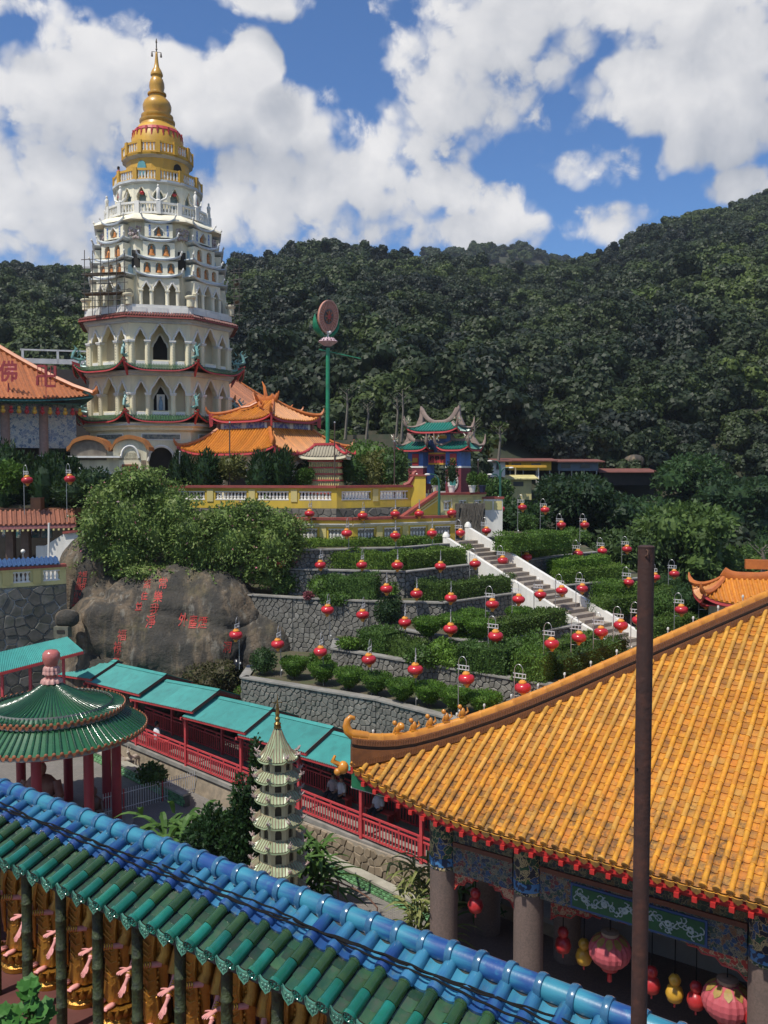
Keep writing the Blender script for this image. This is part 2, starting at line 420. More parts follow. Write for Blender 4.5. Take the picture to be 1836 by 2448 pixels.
for k, (px, Y, s) in enumerate([(760, 300, 6.), (1330, 250, 6.), (900, 280, 6.5), (1500, 240, 6.)]):
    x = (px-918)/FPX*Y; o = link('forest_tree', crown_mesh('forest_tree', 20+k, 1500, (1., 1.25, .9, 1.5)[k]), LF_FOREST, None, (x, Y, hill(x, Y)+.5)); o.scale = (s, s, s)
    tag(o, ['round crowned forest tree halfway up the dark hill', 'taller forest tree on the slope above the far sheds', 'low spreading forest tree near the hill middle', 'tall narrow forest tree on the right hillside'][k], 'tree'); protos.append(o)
def scatter_gn(name, proto, pts, scl):
    me = bpy.data.meshes.new(name); me.from_pydata([tuple(p) for p in pts], [], [])
    a = me.attributes.new('tree_scale', 'FLOAT', 'POINT'); a.data.foreach_set('value', np.array(scl, np.float32))
    o = link(name, me, None)
    g = bpy.data.node_groups.new('scatter_'+name, 'GeometryNodeTree')
    g.interface.new_socket('Geometry', in_out='INPUT', socket_type='NodeSocketGeometry'); g.interface.new_socket('Geometry', in_out='OUTPUT', socket_type='NodeSocketGeometry')
    N = g.nodes; gi = N.new('NodeGroupInput'); go = N.new('NodeGroupOutput'); ip = N.new('GeometryNodeInstanceOnPoints'); oi = N.new('GeometryNodeObjectInfo')
    oi.inputs[0].default_value = proto; oi.transform_space = 'ORIGINAL'; oi.inputs[1].default_value = True
    na = N.new('GeometryNodeInputNamedAttribute'); na.data_type = 'FLOAT'; na.inputs[0].default_value = 'tree_scale'
    rv = N.new('FunctionNodeRandomValue'); rv.data_type = 'FLOAT_VECTOR'; rv.inputs[0].default_value = (-.12, -.12, 0); rv.inputs[1].default_value = (.12, .12, 6.283)
    L = g.links.new
    L(gi.outputs[0], ip.inputs['Points']); L(oi.outputs['Geometry'], ip.inputs['Instance']); L(rv.outputs[0], ip.inputs['Rotation']); L(na.outputs[0], ip.inputs['Scale']); L(ip.outputs[0], go.inputs[0])
    md = o.modifiers.new('scatter', 'NODES'); md.node_group = g
    o['kind'] = 'stuff'; return o
def forest():
    lists = [([], []) for _ in protos]; rr = random.Random(3)
    def clear(px, y, z):
        py = pix((0, y, z))[1]
        if px < 720 and y < 106: return True                # temple ground
        if 800 < px < 960 and y < 113: return True            # garden plots above the balustrade
        if 1130 < px < 1590 and y < 121: return True           # sheds
        if px < 1230 and y < 92: return True
        return False
    y = 84.
    while y < 900:
        step = 4.2 + (y-84)*.010
        if y > 480: step = 12
        um = .62
        x = -um*y
        while x < um*y:
            xx = x + rr.uniform(-.5, .5)*step; yy = y + rr.uniform(-.5, .5)*step
            px = 918 + FPX*xx/yy
            if not clear(px, yy, 0) and (yy < 480 or px > 850):
                hz_ = hill(xx, yy); n = mnoise.noise(Vector((xx*.02, yy*.02, 1)))
                s = rr.uniform(2.7, 6.3)*(1+.4*n)*(1 if y < 480 else 1.4)
                if y < 120: s *= .8
                k = rr.choice((0, 0, 1, 1, 2, 2, 3))
                lists[k][0].append((xx, yy, hz_-s*.15)); lists[k][1].append(s)
            x += step*rr.uniform(.8, 1.2)
        y += step*.9
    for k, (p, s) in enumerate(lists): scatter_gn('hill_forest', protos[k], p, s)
forest()

def tree(name, label, px, Y, ztop, zbase, rad, mat, n=2600, leaf=.42, seed=1, blobs=11, group=None, bark=BARK, flat=.75, core=.7, droop=.15):
    rr = random.Random(seed); X = (px-918)/FPX*Y; H = ztop-zbase
    t = thing(name, label, 'tree', (X, Y, zbase), 0, group)
    bl = []; cz = H - rad*flat
    for k in range(blobs):
        a = rr.uniform(0, 2*PI); q = rr.uniform(.15, .75)*rad; r = rr.uniform(.3, .5)*rad
        z = max(.25*H, min(H-r*flat*.9, cz + rr.uniform(-.75, .75)*rad*flat))
        bl.append((q*math.cos(a), q*math.sin(a), z, r, r, r*flat))
    bl.append((0, 0, H-.45*rad*flat, .5*rad, .5*rad, .45*rad*flat))
    tk = MB(); tk.tube([(0, 0, 0), (.05*rad, 0, H*.3), (0, .03*rad, H*.65)], [rad*.075, rad*.055, rad*.03], 7)
    for b in bl[:6]: tk.tube([(0, 0, H*.3), (b[0]*.5, b[1]*.5, (H*.3+b[2])/2), (b[0], b[1], b[2])], [rad*.035, rad*.025, rad*.012], 5)
    part(tk, 'trunk', bark, t, smooth=60)
    foliage('crown', mat, t, bl, n, leaf, core, droop=droop)
    return t
# ------------------------------------------------------------------ courtyard ground
WA = Vector((-13.16, 44.0, -13.76)); WB = Vector((1.23, 31.5, -14.36))
WD = (WB-WA); WD.z = 0; WLEN = WD.length; WD.normalize(); WN = Vector((-WD.y, WD.x, 0))   # WN points away from the camera
def gz(x, y):
    t = (WB.x-x)*WD.x + (WB.y-y)*WD.y
    return -15.75 + .062*max(-2., min(24., t))
def courtyard():
    mb = MB(); rows = []
    for i in range(25):
        y = 14+i*1.45; rows.append([(x, y, gz(x, y)) for x in np.linspace(-26, 14, 25)])
    mb.loft(rows, cap=False, closed=False)
    m = bpy.data.materials.new('courtyard_paving'); m.use_nodes = True; q = NT(m.node_tree); b = m.node_tree.nodes['Principled BSDF']
    tc = q.n('ShaderNodeTexCoord'); v = tc.outputs['Object']
    br = q.n('ShaderNodeTexBrick'); q.lk(q.vm('ADD', v, (0, 0, 0)), br.inputs['Vector']); br.inputs['Scale'].default_value = 3.3
    br.inputs['Color1'].default_value = (.24, .215, .19, 1); br.inputs['Color2'].default_value = (.185, .17, .155, 1); br.inputs['Mortar'].default_value = (.13, .12, .11, 1); br.inputs['Mortar Size'].default_value = .03
    c = q.mix(q.m('MULTIPLY', q.mr(q.noise(v, .5, 6, .6), .45, .7), .55), br.outputs[0], (.13, .12, .10))
    q.lk(c, b.inputs['Base Color']); b.inputs['Roughness'].default_value = .85
    struct(mb, 'courtyard_pavement', m)
courtyard()

# ------------------------------------------------------------------ rubble stone walls
def clip(poly, a, b, c):
    out = []
    for i in range(len(poly)):
        p, q = poly[i], poly[(i+1) % len(poly)]
        dp, dq = a*p[0]+b*p[1]-c, a*q[0]+b*q[1]-c
        if dp <= 0: out.append(p)
        if dp*dq < 0:
            t = dp/(dp-dq); out.append((p[0]+(q[0]-p[0])*t, p[1]+(q[1]-p[1])*t))
    return out
def voronoi(L, H, s, rr):
    nx, ny = max(1, int(L/s)), max(1, int(round(H/(s*.85)))); sx, sy = L/nx, H/ny
    P = {(i, j): ((i+.5+rr.uniform(-.38, .38)+(j % 2)*.3)*sx, (j+.5+rr.uniform(-.36, .36))*sy) for i in range(-2, nx+2) for j in range(-2, ny+2)}
    out = []
    for i in range(nx):
        for j in range(ny):
            c = P[i, j]; poly = [(0, 0), (L, 0), (L, H), (0, H)]
            for di in (-2, -1, 0, 1, 2):
                for dj in (-2, -1, 0, 1, 2):
                    if di or dj:
                        o = P.get((i+di, j+dj))
                        if o is None: continue
                        a, b = o[0]-c[0], o[1]-c[1]
                        poly = clip(poly, a, b, (o[0]**2+o[1]**2-c[0]**2-c[1]**2)/2)
                        if len(poly) < 3: break
                if len(poly) < 3: break
            if len(poly) >= 3: out.append(poly)
    return out
def stone_mesh(mb, poly, c, T, gap, dep):
    """poly in wall plane (s,z); T maps (s,z,out)"""
    n = len(poly); r = [max(.01, math.hypot(p[0]-c[0], p[1]-c[1])) for p in poly]
    base = [(c[0]+(p[0]-c[0])*(1-gap/q), c[1]+(p[1]-c[1])*(1-gap/q)) for p, q in zip(poly, r)]
    top = [(c[0]+(p[0]-c[0])*(1-(gap+.03)/q if q > .08 else .5), c[1]+(p[1]-c[1])*(1-(gap+.03)/q if q > .08 else .5)) for p, q in zip(poly, r)]
    vs = [T(*p, .0) for p in base] + [T(*p, dep) for p in top]
    mb.add(vs, [(i, (i+1) % n, (i+1) % n+n, i+n) for i in range(n)] + [tuple(range(n, 2*n))])
def stone_wall(name, label, pts, ztop, zbot, size=.3, gap=.016, seed=1, cap=True, maxi=300, mat=GREYST, thick=.3, cat='stone wall', group=None, mort=MORTAR, slope=None):
    """pts: plan points left to right as seen from outside; slope: optional list of top heights"""
    rr = random.Random(seed); pts = [Vector((p[0], p[1], 0)) for p in pts]; tops = slope or [ztop]*len(pts)
    t = thing(name, label, cat, (pts[0].x, pts[0].y, zbot), 0, group); B = Vector((pts[0].x, pts[0].y, zbot))
    core = MB(); capm = MB(); cand = []
    for a, b, za, zb in zip(pts, pts[1:], tops, tops[1:]):
        d = b-a; L = d.length
        if L < .05: continue
        d.normalize(); o = Vector((d.y, -d.x, 0)); H = max(za, zb)-zbot
        q = [(a.x, a.y), (b.x, b.y), (b.x-o.x*thick, b.y-o.y*thick), (a.x-o.x*thick, a.y-o.y*thick)]
        vs = [Vector((p[0], p[1], zbot))-B for p in q] + [Vector((p[0], p[1], z-.002))-B for p, z in zip(q, (za, zb, zb, za))]
        core.add(vs, [(3, 2, 1, 0), (4, 5, 6, 7), (0, 1, 5, 4), (1, 2, 6, 5), (2, 3, 7, 6), (3, 0, 4, 7)])
        if cap:
            e = .05; qq = [(a-o*(thick+e), za), (b-o*(thick+e), zb), (b+o*(.07+e), zb), (a+o*(.07+e), za)]
            vs = [Vector((p.x, p.y, z+.003))-B for p, z in qq] + [Vector((p.x, p.y, z+.075))-B for p, z in qq]
            capm.add(vs, [(3, 2, 1, 0), (4, 5, 6, 7), (0, 1, 5, 4), (1, 2, 6, 5), (2, 3, 7, 6), (3, 0, 4, 7)])
        for poly in voronoi(L, H, size, rr):
            c = (sum(p[0] for p in poly)/len(poly), sum(p[1] for p in poly)/len(poly))
            if c[1] > (za + (zb-za)*c[0]/L) - zbot: continue
            w = a+d*c[0]; pz = zbot+c[1]; px, py, f = pix((w.x, w.y, pz))
            vis = (-20 < px < 1856 and -20 < py < 2468)
            cand.append((0 if vis else 1, f/max(.05, abs(o.dot(Vector((w.x, w.y, 0)).normalized()))), poly, c, a, d, o))
    part(core, 'mortar_core', mort, t)
    if cap: part(capm, 'coping', CONC, t)
    cand.sort(key=lambda k: (k[0], k[1])); rest = MB()
    for i, (v, f, poly, c, a, d, o) in enumerate(cand):
        dep = rr.uniform(.035, .075); w0 = a+d*c[0]-B; w0.z = c[1]
        if i < maxi and v == 0:
            m1 = MB(); stone_mesh(m1, poly, c, lambda s, z, q: d*(s-c[0])+Vector((0, 0, z-c[1]))+o*(q-.002), gap, dep)
            link('stone', m1.mesh('stone'), mat, t, w0)
        elif v == 0 or i < 600:
            stone_mesh(rest, poly, c, lambda s, z, q: a-B+d*s+Vector((0, 0, z-(a-B).z))+o*(q-.002), gap, dep)
    if rest.v: part(rest, 'small_stones', mat, t, kind='stuff')
    return t
# ------------------------------------------------------------------ garden terraces
TZ = {1: -10.0, 2: -9.0, 3: -8.2, 4: -7.1, 5: -5.7, 6: -4.65}
TE = {1: [(578, 1621), (900, 1674), (1089, 1723), (1250, 1770), (1500, 1660)],
      2: [(795, 1552), (1300, 1637), (1370, 1650), (1600, 1578), (1800, 1530)],
      3: [(905, 1497), (1163, 1542), (1300, 1510), (1365, 1499), (1445, 1472), (1620, 1445), (1690, 1438)],
      4: [(490, 1417), (700, 1430), (882, 1439), (1059, 1443), (1222, 1421), (1361, 1401), (1487, 1387), (1550, 1382)],
      5: [(690, 1362), (800, 1365), (969, 1369), (1160, 1348), (1265, 1340), (1372, 1326), (1430, 1321)],
      6: [(700, 1317), (800, 1315), (960, 1311), (1090, 1300), (1171, 1287), (1320, 1277)]}
TP = {k: [onz(px, py, TZ[k]) for px, py in v] for k, v in TE.items()}
def edgeY(k, px):
    if k > 6: return 53.2 if px < 840 else 53.2+(px-840)/240*3 if px < 1090 else 62
    e = TE[k]; tab = [(p[0], q.y) for p, q in zip(e, TP[k])]
    return interp(tab, px)
TLAB = {1: 'lowest rubble stone retaining wall, below the row of round bushes', 2: 'stone retaining wall just above the row of clipped round bushes', 3: 'third stone retaining wall up, with a sharp corner towards the roof',
        4: 'tallest rubble retaining wall, running from the carved boulder up to the stair', 5: 'second stone garden wall below the yellow balustrade', 6: 'topmost garden stone wall right under the yellow balustrade'}
ZB = {1: -13.6, 2: -10.1, 3: -9.1, 4: -10.1, 5: -7.2, 6: -5.8}
for k in range(1, 7):
    P = TP[k]; first, last = P[0], P[-1]
    back = 66
    ret = Vector((first.x, first.y+2.5, 0)) if k < 4 else None
    pts = ([ret] if ret else []) + list(P)
    stone_wall('garden_wall', TLAB[k], pts, TZ[k], ZB[k], {1: .29, 2: .29, 3: .28, 4: .31, 5: .3, 6: .3}[k], seed=k, group='retaining walls of the terraced garden')
    mb = MB(); poly = [(p.x, p.y+.12, TZ[k]-.03) for p in P] + [(last.x+.5, back, TZ[k]-.03), (first.x-.2, back, TZ[k]-.03)]
    mb.add(poly, [tuple(range(len(poly)))])
    struct(mb, 'terrace_soil', SOIL)
# ------------------------------------------------------------------ hedges and bushes
def hedge(label, pts, z, w=.75, h=.75, mat=LF_HEDGE, leaf=.1, dens=260, group='clipped hedges of the terraced garden'):
    P = [onz(px, py, z) for px, py in pts]; t = thing('hedge', label, 'hedge', P[0], 0, group)
    Q = [p-P[0] for p in P]; pt = []; nd = []; cores = []
    for a, b in zip(Q, Q[1:]):
        d = b-a; L = d.length; d.normalize(); o = Vector((-d.y, d.x, 0)); A = L*(w+2*h)+2*w*h; n = int(A*dens)
        for _ in range(n):
            s = random.uniform(-.1, L+.1); k = random.random()*(w+2*h)
            hh = h*(1+.10*math.sin(s*2.1+P[0].x)+.05*math.sin(s*5.3))
            if k < w: p = a+d*s+o*(k-w/2); p.z += hh; nn = Vector((0, 0, 1))
            elif k < w+h: p = a+d*s-o*(w/2); p.z += (k-w)/h*hh; nn = -o
            else: p = a+d*s+o*(w/2); p.z += (k-w-h)/h*hh; nn = o
            j = Vector((random.gauss(0, .05), random.gauss(0, .05), random.gauss(0, .045)))
            pt.append(p+j); nd.append(nn)
        for e, sg in ((a, -1), (b, 1)):
            for _ in range(int(w*h*dens)):
                p = e + d*sg*.05 + o*random.uniform(-w/2, w/2); p.z += random.uniform(0, h); pt.append(p); nd.append(d*sg)
        nseg = max(1, int(L/1.2))
        mb = MB(); mb.loft([[tuple(a+d*(L*i/nseg)+o*(sx*w*.45)+Vector((0, 0, zz))) for sx, zz in ((-1, 0), (1, 0), (1, h*.93), (-1, h*.93))] for i in range(nseg+1)])
        cores += [[mb.v[i] for i in f] for f in mb.f]
    V = leafquads(np.array(pt), leaf, outdir=np.array(nd)*.8)
    link('foliage', fastmesh('foliage', np.concatenate([V, np.array(cores)])), mat, t)
    return t
def bush(label, px, py, z, r, h, mat=LF_HEDGE, n=700, leaf=.11, blobs=1, name='bush', stem=False, group=None, Y=None, cat='bush', droop=0., seed=None):
    p = onz(px, py, z) if Y is None else at(px, py, Y)
    t = thing(name, label, cat, p, 0, group); rr = random.Random(seed or int(px*7+py))
    z0 = .28 if stem else 0.
    if blobs == 1: bl = [(0, 0, z0+(h-z0)*.5, r, r*.95, (h-z0)*.5)]
    else:
        bl = [(0, 0, h*.5, r*.65, r*.6, h*.5)]
        for k in range(blobs-1):
            a = rr.uniform(0, 2*PI); q = r*rr.uniform(.3, .65); s = r*rr.uniform(.35, .5)
            bl.append((q*math.cos(a), q*math.sin(a)*.8, rr.uniform(.25, .8)*h, s, s*.9, min(s, h*.4)))
    if stem:
        mb = MB(); 
        for k in range(4):
            a = k*1.6+rr.random(); mb.tube([(.04*math.cos(a), .04*math.sin(a), 0), (r*.45*math.cos(a), r*.45*math.sin(a), h*.5)], [.035, .02], 5)
        part(mb, 'stems', BARK, t)
    foliage('foliage', mat, t, bl, n, leaf, .84 if blobs == 1 else .75, droop=droop, lo=.9 if stem else .74)
    return t
def topi(label, px, py, z, r, h, mat, n, leaf, group):
    """clipped bowl-shaped bush: flat top, wide rim, narrow foot"""
    p = onz(px, py, z); t = thing('round_bush', label, 'bush', p, 0, group); rr = random.Random(int(px))
    prof = [(.16, .16), (.45, .3), (.8, .52), (1., .78), (.97, .9), (.75, 1.0), (.0, 1.03)]
    pts, nd = [], []
    while len(pts) < n:
        s = rr.random(); k = s*(len(prof)-1); i = min(int(k), len(prof)-2); f = k-i
        q = prof[i][0]+(prof[i+1][0]-prof[i][0])*f; zz = prof[i][1]+(prof[i+1][1]-prof[i][1])*f
        if rr.random() > q+.12: continue
        a = rr.uniform(0, 2*PI); jit = rr.gauss(0, .025); w = 1+.05*math.sin(3*a+px)
        pts.append(((q*r*w+jit)*math.cos(a), (q*r*w+jit)*math.sin(a), zz*h+rr.gauss(0, .025)))
        nd.append((math.cos(a)*(1-max(0, zz-.8)*3), math.sin(a)*(1-max(0, zz-.8)*3), (zz-.62)*2.5))
    nd = np.array(nd); V = leafquads(np.array(pts), leaf, outdir=nd)
    mb = MB(); mb.lathe([(q*r*.93, zz*h*.97) for q, zz in prof[:-1]], 12)
    cv = [[mb.v[i] for i in f] for f in mb.f if len(f) == 4]; top = mb.v[-12:]
    cv += [[top[0], top[i], top[i+1], top[(i+2) % 12]] for i in range(1, 11, 2)]
    link('foliage', fastmesh('foliage', np.concatenate([V, np.array(cv)])), mat, t)
    m2 = MB()
    for k in range(4):
        a = k*1.6+rr.random(); m2.tube([(.05*math.cos(a), .05*math.sin(a), 0), (.35*r*math.cos(a), .35*r*math.sin(a), h*.42)], [.035, .025], 5)
    part(m2, 'stems', BARK, t)
ORD = ['first', 'second', 'third', 'fourth', 'fifth', 'sixth', 'seventh', 'eighth', 'ninth', 'tenth', 'eleventh', 'twelfth', 'thirteenth', 'fourteenth']
for i, (px, py) in enumerate([(704, 1622), (772, 1636), (835, 1650), (899, 1662), (961, 1680), (1027, 1688), (1091, 1704), (1158, 1714)]):
    topi(f'{ORD[i]} bowl-shaped clipped bush from the left on the lowest terrace', px, py, TZ[1], .66, .98, LF_TOPI, 1900, .075, 'bowl-shaped clipped bushes on the lowest terrace')
bush('dark round shrub left of the clipped bowl bushes, against the stone wall', 630, 1612, TZ[1], .62, 1.3, LF_DARK, 1200, .1)
for i, (px, py, r, h) in enumerate([(1022, 1527, .7, 1.0), (1085, 1524, .8, 1.1), (1147, 1532, .72, 1.0), (1128, 1505, .8, 1.0), (1240, 1492, .7, .85)]):
    topi(['dark bowl bush at the left end of the third terrace', 'bowl bush second from left on the third terrace', 'bowl bush at the corner of the third terrace', 'bowl bush behind the corner of the third terrace', 'bowl bush beside the steps on the third terrace'][i], px, py, TZ[3], r, h, LF_TOPI, 1900, .08, 'bowl bushes on the third terrace')
HED = [
 ('long dark hedge along the foot of the yellow balustrade wall', [(700, 1306), (960, 1303), (1075, 1293)], TZ[6], .8, .42, LF_HEDGE),
 ('long clipped hedge on the second wall below the yellow balustrade', [(740, 1356), (965, 1360), (1118, 1344)], TZ[5], .8, .75, LF_HEDGE),
 ('hedge ending at the stair, upper one of the pair on the fourth terrace', [(1080, 1408), (1200, 1396)], TZ[4], 1.0, .85, LF_BRIGHT),
 ('hedge on the edge of the fourth terrace, reaching the stair', [(1000, 1436), (1060, 1437), (1222, 1415)], TZ[4], .7, .75, LF_HEDGE),
 ('dark hedge along the fourth terrace above the tallest stone wall', [(790, 1430), (900, 1434)], TZ[4], 1.0, 1.0, LF_MID),
 ('clipped hedge on the corner of the third terrace', [(1190, 1530), (1338, 1495)], TZ[3], .7, .7, LF_HEDGE),
 ('hedge block in the middle of the second terrace', [(880, 1548), (940, 1558)], TZ[2], 1.3, .8, LF_MID),
 ('paler hedge block next to the middle of the second terrace', [(945, 1566), (1010, 1576)], TZ[2], .9, .65, LF_HEDGE),
 ('wide dark hedge at the right of the second terrace', [(1110, 1598), (1220, 1612)], TZ[2], 1.3, .95, LF_MID),
 ('bright hedge block close to the orange roof on the second terrace', [(1240, 1620), (1310, 1628)], TZ[2], 1.3, .95, LF_BRIGHT),
 ('dark hedge rows beside the lower stair end', [(1290, 1600), (1425, 1558)], TZ[2], .8, .8, LF_HEDGE),
 ('second dark hedge row near the orange hip ridge', [(1330, 1620), (1480, 1568)], TZ[2], .7, .7, LF_HEDGE),
 ('bright hedge right of the stair top', [(1200, 1318), (1345, 1306)], TZ[6]-.3, 1.2, .75, LF_BRIGHT),
 ('brownish clipped hedge below the bright one right of the stair top', [(1235, 1337), (1370, 1322)], TZ[5], .8, .75, LF_HEDGE),
 ('bright hedge halfway down, right of the stair', [(1325, 1375), (1440, 1364)], TZ[5]-.9, 1.0, .75, LF_BRIGHT),
 ('clipped hedge on the fourth wall right of the stair', [(1330, 1398), (1490, 1383)], TZ[4], .8, .7, LF_HEDGE),
 ('bright square hedge right of the stair on the third terrace', [(1445, 1446), (1500, 1436)], TZ[3]+.3, 1.6, .95, LF_BRIGHT),
 ('long clipped hedge on the third wall right of the stair', [(1425, 1480), (1600, 1440)], TZ[3], .9, .8, LF_HEDGE),
 ('dark hedge behind the rusty post, right end of the third wall', [(1540, 1425), (1612, 1418)], TZ[3], .9, .8, LF_MID),
 ('dark hedge right of the rusty post along the second terrace', [(1545, 1535), (1700, 1495)], TZ[2], 1.0, .8, LF_HEDGE)]
for l, p, z, w, h, m in HED: hedge(l, p, z, w*1.1, h*(1.28 if h > .5 else 1), m)
BU = [
 ('loose bright shrub left end of the fourth terrace', 690, 1420, TZ[4], 1.1, 1.3, LF_MID, 4), ('spreading shrub on the fourth terrace above the tall wall', 770, 1428, TZ[4], 1.2, 1.2, LF_BRIGHT, 5),
 ('broad leafy shrub at the middle of the fourth terrace', 850, 1415, TZ[4], 1.5, 1.3, LF_MID, 6), ('spreading bush on the fourth terrace near the middle hedge', 950, 1425, TZ[4], 1.1, 1.2, LF_BRIGHT, 5),
 ('pale pink flowering tuft on the top of the tall stone wall', 738, 1432, TZ[4], .3, .35, leafmat('leaf_pink', [(.2, .05, .07), (.35, .12, .15)]), 2),
 ('low shrub under the tall stone wall on the second terrace', 840, 1555, TZ[2], .7, .6, LF_BRIGHT, 4), ('reddish-green shrub in front of the third wall', 1015, 1592, TZ[2], .9, .8, LF_MID, 5),
 ('leafy shrub at the foot of the third wall corner', 1065, 1592, TZ[2], 1.1, 1.0, LF_BRIGHT, 5),
 ('dark bush against the tall wall beside the third terrace end', 925, 1493, TZ[3], 1.0, 1.4, LF_DARK, 4), ('shrub with loose twigs under the yellow wall', 930, 1345, TZ[5], 1.2, .9, LF_MID, 5),
 ('bushy shrub beside the stair top', 1040, 1340, TZ[5], 1.3, 1.1, LF_MID, 5), ('bushy plant under the second garden wall', 1010, 1425, TZ[4], .9, 1.0, LF_DARK, 4),
 ('shrub behind the steps on the third terrace', 1285, 1500, TZ[3], .9, 1.0, LF_MID, 5), ('bright shrub close to the roof ridge', 1265, 1600, TZ[2], 1.3, 1.4, LF_BRIGHT, 6),
 ('small tree-like bush at the top right of the garden', 1260, 1270, TZ[6], 1.0, 1.2, LF_MID, 5), ('fern-like bush right of the bright upper hedge', 1385, 1300, TZ[5], 1.3, 1.1, LF_BRIGHT, 6),
 ('dark bush at the far right end of the terraces', 1660, 1470, TZ[3], 1.5, 1.6, LF_DARK, 6), ('trailing leafy plants over the tall stone wall near its middle', 800, 1452, TZ[4]-.4, .9, .9, LF_MID, 5), ('creeper hanging over the second garden wall', 860, 1372, TZ[5]-.4, 1.3, .7, LF_MID, 6), ('leafy creeper on the third wall beside its corner', 1110, 1545, TZ[3]-.4, .8, .7, LF_BRIGHT, 5), ('ragged plants along the top wall under the yellow balustrade', 1010, 1312, TZ[6]-.3, 1.3, .6, LF_MID, 6), ('loose shrubs beside the stair on the fourth terrace', 1180, 1418, TZ[4], 1.0, .9, LF_BRIGHT, 6), ('low leafy plants at the foot of the tall wall, behind the bowl bushes', 770, 1592, TZ[1], 1.0, .6, LF_MID, 6), ('shrub at the right end behind the rusty post', 1590, 1475, TZ[3], 1.2, 1.2, LF_MID, 5)]
for l, px, py, z, r, h, m, nb in BU: bush(l, px, py, z, r, h, m, int(900*r*r)+500, .13, nb)
# climbing shrubs below the lowest wall
for i, (px, py, r, h, m) in enumerate([(605, 1672, .9, 1.0, LF_BRIGHT), (665, 1690, 1.0, 1.3, LF_MID), (735, 1712, 1.2, 1.5, LF_MID), (840, 1745, 1.3, 1.5, LF_DARK), (905, 1757, 1.2, 1.6, LF_MID), (990, 1775, 1.2, 1.5, LF_BRIGHT), (1060, 1790, 1.2, 1.5, LF_MID)]):
    bush(['yellow-green shrub at the left foot of the lowest wall', 'leafy shrub behind the teal roof at the lowest wall', 'tall leafy shrub behind the small pagoda spire', 'dark shrub behind the curled roof horn', 'leafy shrub behind the ridge figures', 'bright shrub right of the ridge figures', 'shrub under the orange hip ridge'][i], px, py, -12.0, r, h, m, 1500, .14, 6)
# ------------------------------------------------------------------ white stair
def white_stair():
    P0 = Vector((4.87, 54.7, -4.45)); P1 = Vector((12.9, 44.6, -9.2)); d = P1-P0; dh = Vector((d.x, d.y, 0)); L = dh.length; dh.normalize(); o = Vector((-dh.y, dh.x, 0))
    t = thing('garden_stair', 'long straight stair with white side walls down the terraced garden', 'stair', P0)
    n = 24; w = .82
    st = M('step_concrete', (.30, .25, .2), (.2, .17, .14), 2., .9, .2, 20)
    for i in range(n):
        a = dh*(L*i/n); b = dh*(L*(i+1)/n+.04); z = d.z*i/n; mb = MB()
        q = [a-o*w, b-o*w, b+o*w, a+o*w]
        mb.extr([(p.x, p.y, z-.55) for p in q], (0, 0, .55)); part(mb, 'step', st, t)
    for s, ex in ((-1, 0), (1, .0)):
        mb = MB(); c = o*(s*(w+.12)); a = c-dh*.35; b = c+dh*(L+.4); sl = d.z/L
        za, zb = (.35, d.z+sl*.4+.35) if s > 0 else (-.20, d.z+sl*.4-.15)
        mb.extr([a-o*.12+Vector((0, 0, -2.2)), b-o*.12+Vector((0, 0, zb-2.4)), b-o*.12+Vector((0, 0, zb+.18)), a-o*.12+Vector((0, 0, za+.42))], o*.24)
        part(mb, 'side_wall', WHITE, t)
        mb = MB(); mb.lathe([(.2, -.6), (.2, .75), (.23, .78), (.2, .95), (.08, 1.1)], 10, a-dh*.1+Vector((0, 0, 0 if s > 0 else -.55))); part(mb, 'end_post', WHITE, t, smooth=40)
white_stair()
